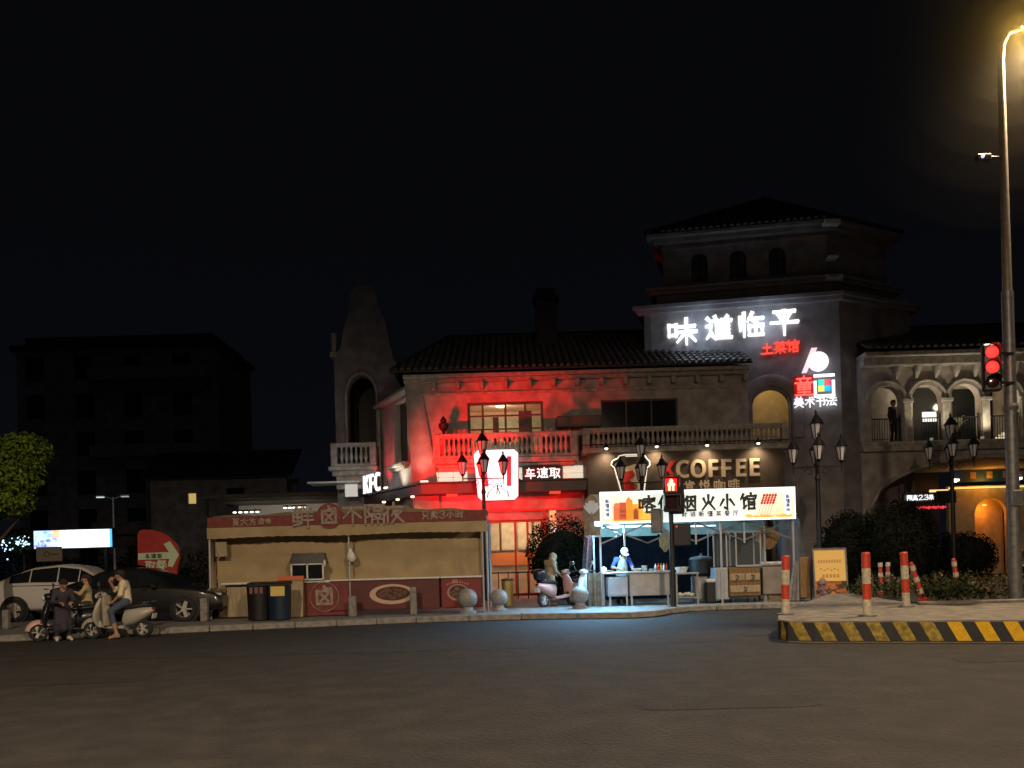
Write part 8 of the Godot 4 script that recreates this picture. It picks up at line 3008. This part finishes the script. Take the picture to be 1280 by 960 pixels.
func _ready() -> void:
	rng.seed = 20240917
	# camera: 47 degrees high, a shifted lens, rolled a little clockwise
	var cam := Camera3D.new()
	cam.name = "camera"
	cam.projection = Camera3D.PROJECTION_FRUSTUM
	cam.near = 0.1
	cam.far = 900.0
	cam.size = 0.1 * 960.0 / 1100.0
	cam.frustum_offset = Vector2(0, 0.1 * 220.0 / 1100.0)
	cam.position = Vector3(0, EYE, 0)
	cam.rotation.z = deg_to_rad(-1.6)
	cam.current = true
	add_child(cam)
	# night sky, a faint added fill light for the dark buildings, exposure
	var sky := ProceduralSkyMaterial.new()
	sky.sky_top_color = Color(0.024, 0.026, 0.035)
	sky.sky_horizon_color = Color(0.042, 0.047, 0.07)
	sky.sky_curve = 0.12
	sky.ground_bottom_color = Color(0.01, 0.01, 0.012)
	sky.ground_horizon_color = Color(0.03, 0.033, 0.045)
	sky.sun_angle_max = 0.0
	var world := WorldEnvironment.new()
	world.name = "world"
	var env := Environment.new()
	env.background_mode = Environment.BG_SKY
	env.sky = Sky.new()
	env.sky.sky_material = sky
	env.tonemap_mode = Environment.TONE_MAPPER_LINEAR
	env.tonemap_exposure = 1.0
	env.volumetric_fog_enabled = true
	env.volumetric_fog_density = 0.0
	env.sdfgi_enabled = true
	env.ssao_enabled = true
	env.ssil_enabled = true
	world.environment = env
	add_child(world)
	var moon := DirectionalLight3D.new()
	moon.name = "moon"
	moon.light_energy = 0.004
	moon.light_color = Color(0.75, 0.82, 1.0)
	moon.light_angular_distance = 0.5
	moon.shadow_enabled = true
	moon.rotation_degrees = Vector3(-48, 28, 0)
	add_child(moon)
	make_materials()
	M.milk_glass = paint(0.68, 0.68, 0.7, 0.3)
	M.bollard_red = worn(0.62, 0.06, 0.025, 0.45, 1.6, 0.75, 1.0, 57)
	M.bollard_white = worn(0.66, 0.58, 0.42, 0.5, 1.6, 0.7, 1.0, 58)
	M.faded_pink = worn(0.34, 0.19, 0.17, 0.6, 2.0, 0.6, 1.0, 59)
	M.tail_lens = paint(0.25, 0.01, 0.008, 0.15)
	M.head_lens = paint(0.6, 0.62, 0.65, 0.08)
	M.chrome_dark = paint(0.25, 0.25, 0.26, 0.15, 0.8)
	M.rim_silver = paint(0.5, 0.48, 0.44, 0.35, 0.3)
	M.blue_plate = paint(0.02, 0.05, 0.25, 0.4)
	M.car_white = paint(0.6, 0.58, 0.54, 0.3)
	M.car_white.clearcoat_enabled = true
	M.car_white.clearcoat = 0.6
	M.car_black = paint(0.006, 0.006, 0.007, 0.12)
	M.car_black.clearcoat_enabled = true
	M.car_black.clearcoat = 0.8
	M.navy_shell = paint(0.014, 0.014, 0.022, 0.3)
	M.pink_shell = paint(0.5, 0.3, 0.27, 0.4)
	M.cream_shell = paint(0.34, 0.33, 0.27, 0.35)
	M.white_shell = paint(0.66, 0.62, 0.66, 0.4)
	M.cap_cloth = paint(0.6, 0.66, 0.68, 0.85)
	M.apron_cloth = paint(0.42, 0.5, 0.46, 0.85)
	M.beige_cloth = worn(0.4, 0.35, 0.27, 0.9, 3.0, 0.75, 1.0, 60)
	build_ground()
	build_restaurant()
	build_red_floods()
	build_gable_wing()
	build_tower()
	build_arcade()
	build_far_blocks()
	build_signs()
	build_closed_stall()
	build_open_stall()
	build_street()
	build_vehicles()
	build_plants()
	build_people()
	# street lamps of the near side, behind and beside the camera
	for q in [[5.5, 4.0, 330.0, "street lamp on the near side of the road, right of the viewer"], [-7.5, 1.5, 290.0, "street lamp on the near side of the road, left of the viewer"]]:
		var b := thing("street_lamp", q[3], "street lamp", Vector3(q[0], 0, q[1]))
		var s := st()
		tube(s, [Vector3.ZERO, Vector3(0, 9.5, 0), Vector3(0, 10.4, -0.6), Vector3(0, 10.7, -1.8)], [0.14, 0.09, 0.07, 0.05], 12)
		put("pole", s, M.pole_metal, b)
		s = st()
		box(s, Vector3(0, 10.72, -2.2), Vector3(0.34, 0.12, 0.9), Basis(), 0.04)
		put("lamp_head", s, M.grey_metal, b)
		s = st()
		box(s, Vector3(0, 10.64, -2.25), Vector3(0.26, 0.03, 0.6), Basis(), 0.01)
		put("lamp_lens", s, lit(1.0, 0.72, 0.32, 6.0), b)
		aimed(Vector3(0, 10.58, -2.25), Vector3(0, 0, -8.5), LAMP_COLOR, q[2], 65, 0.2, 0.7, b)
	settle()
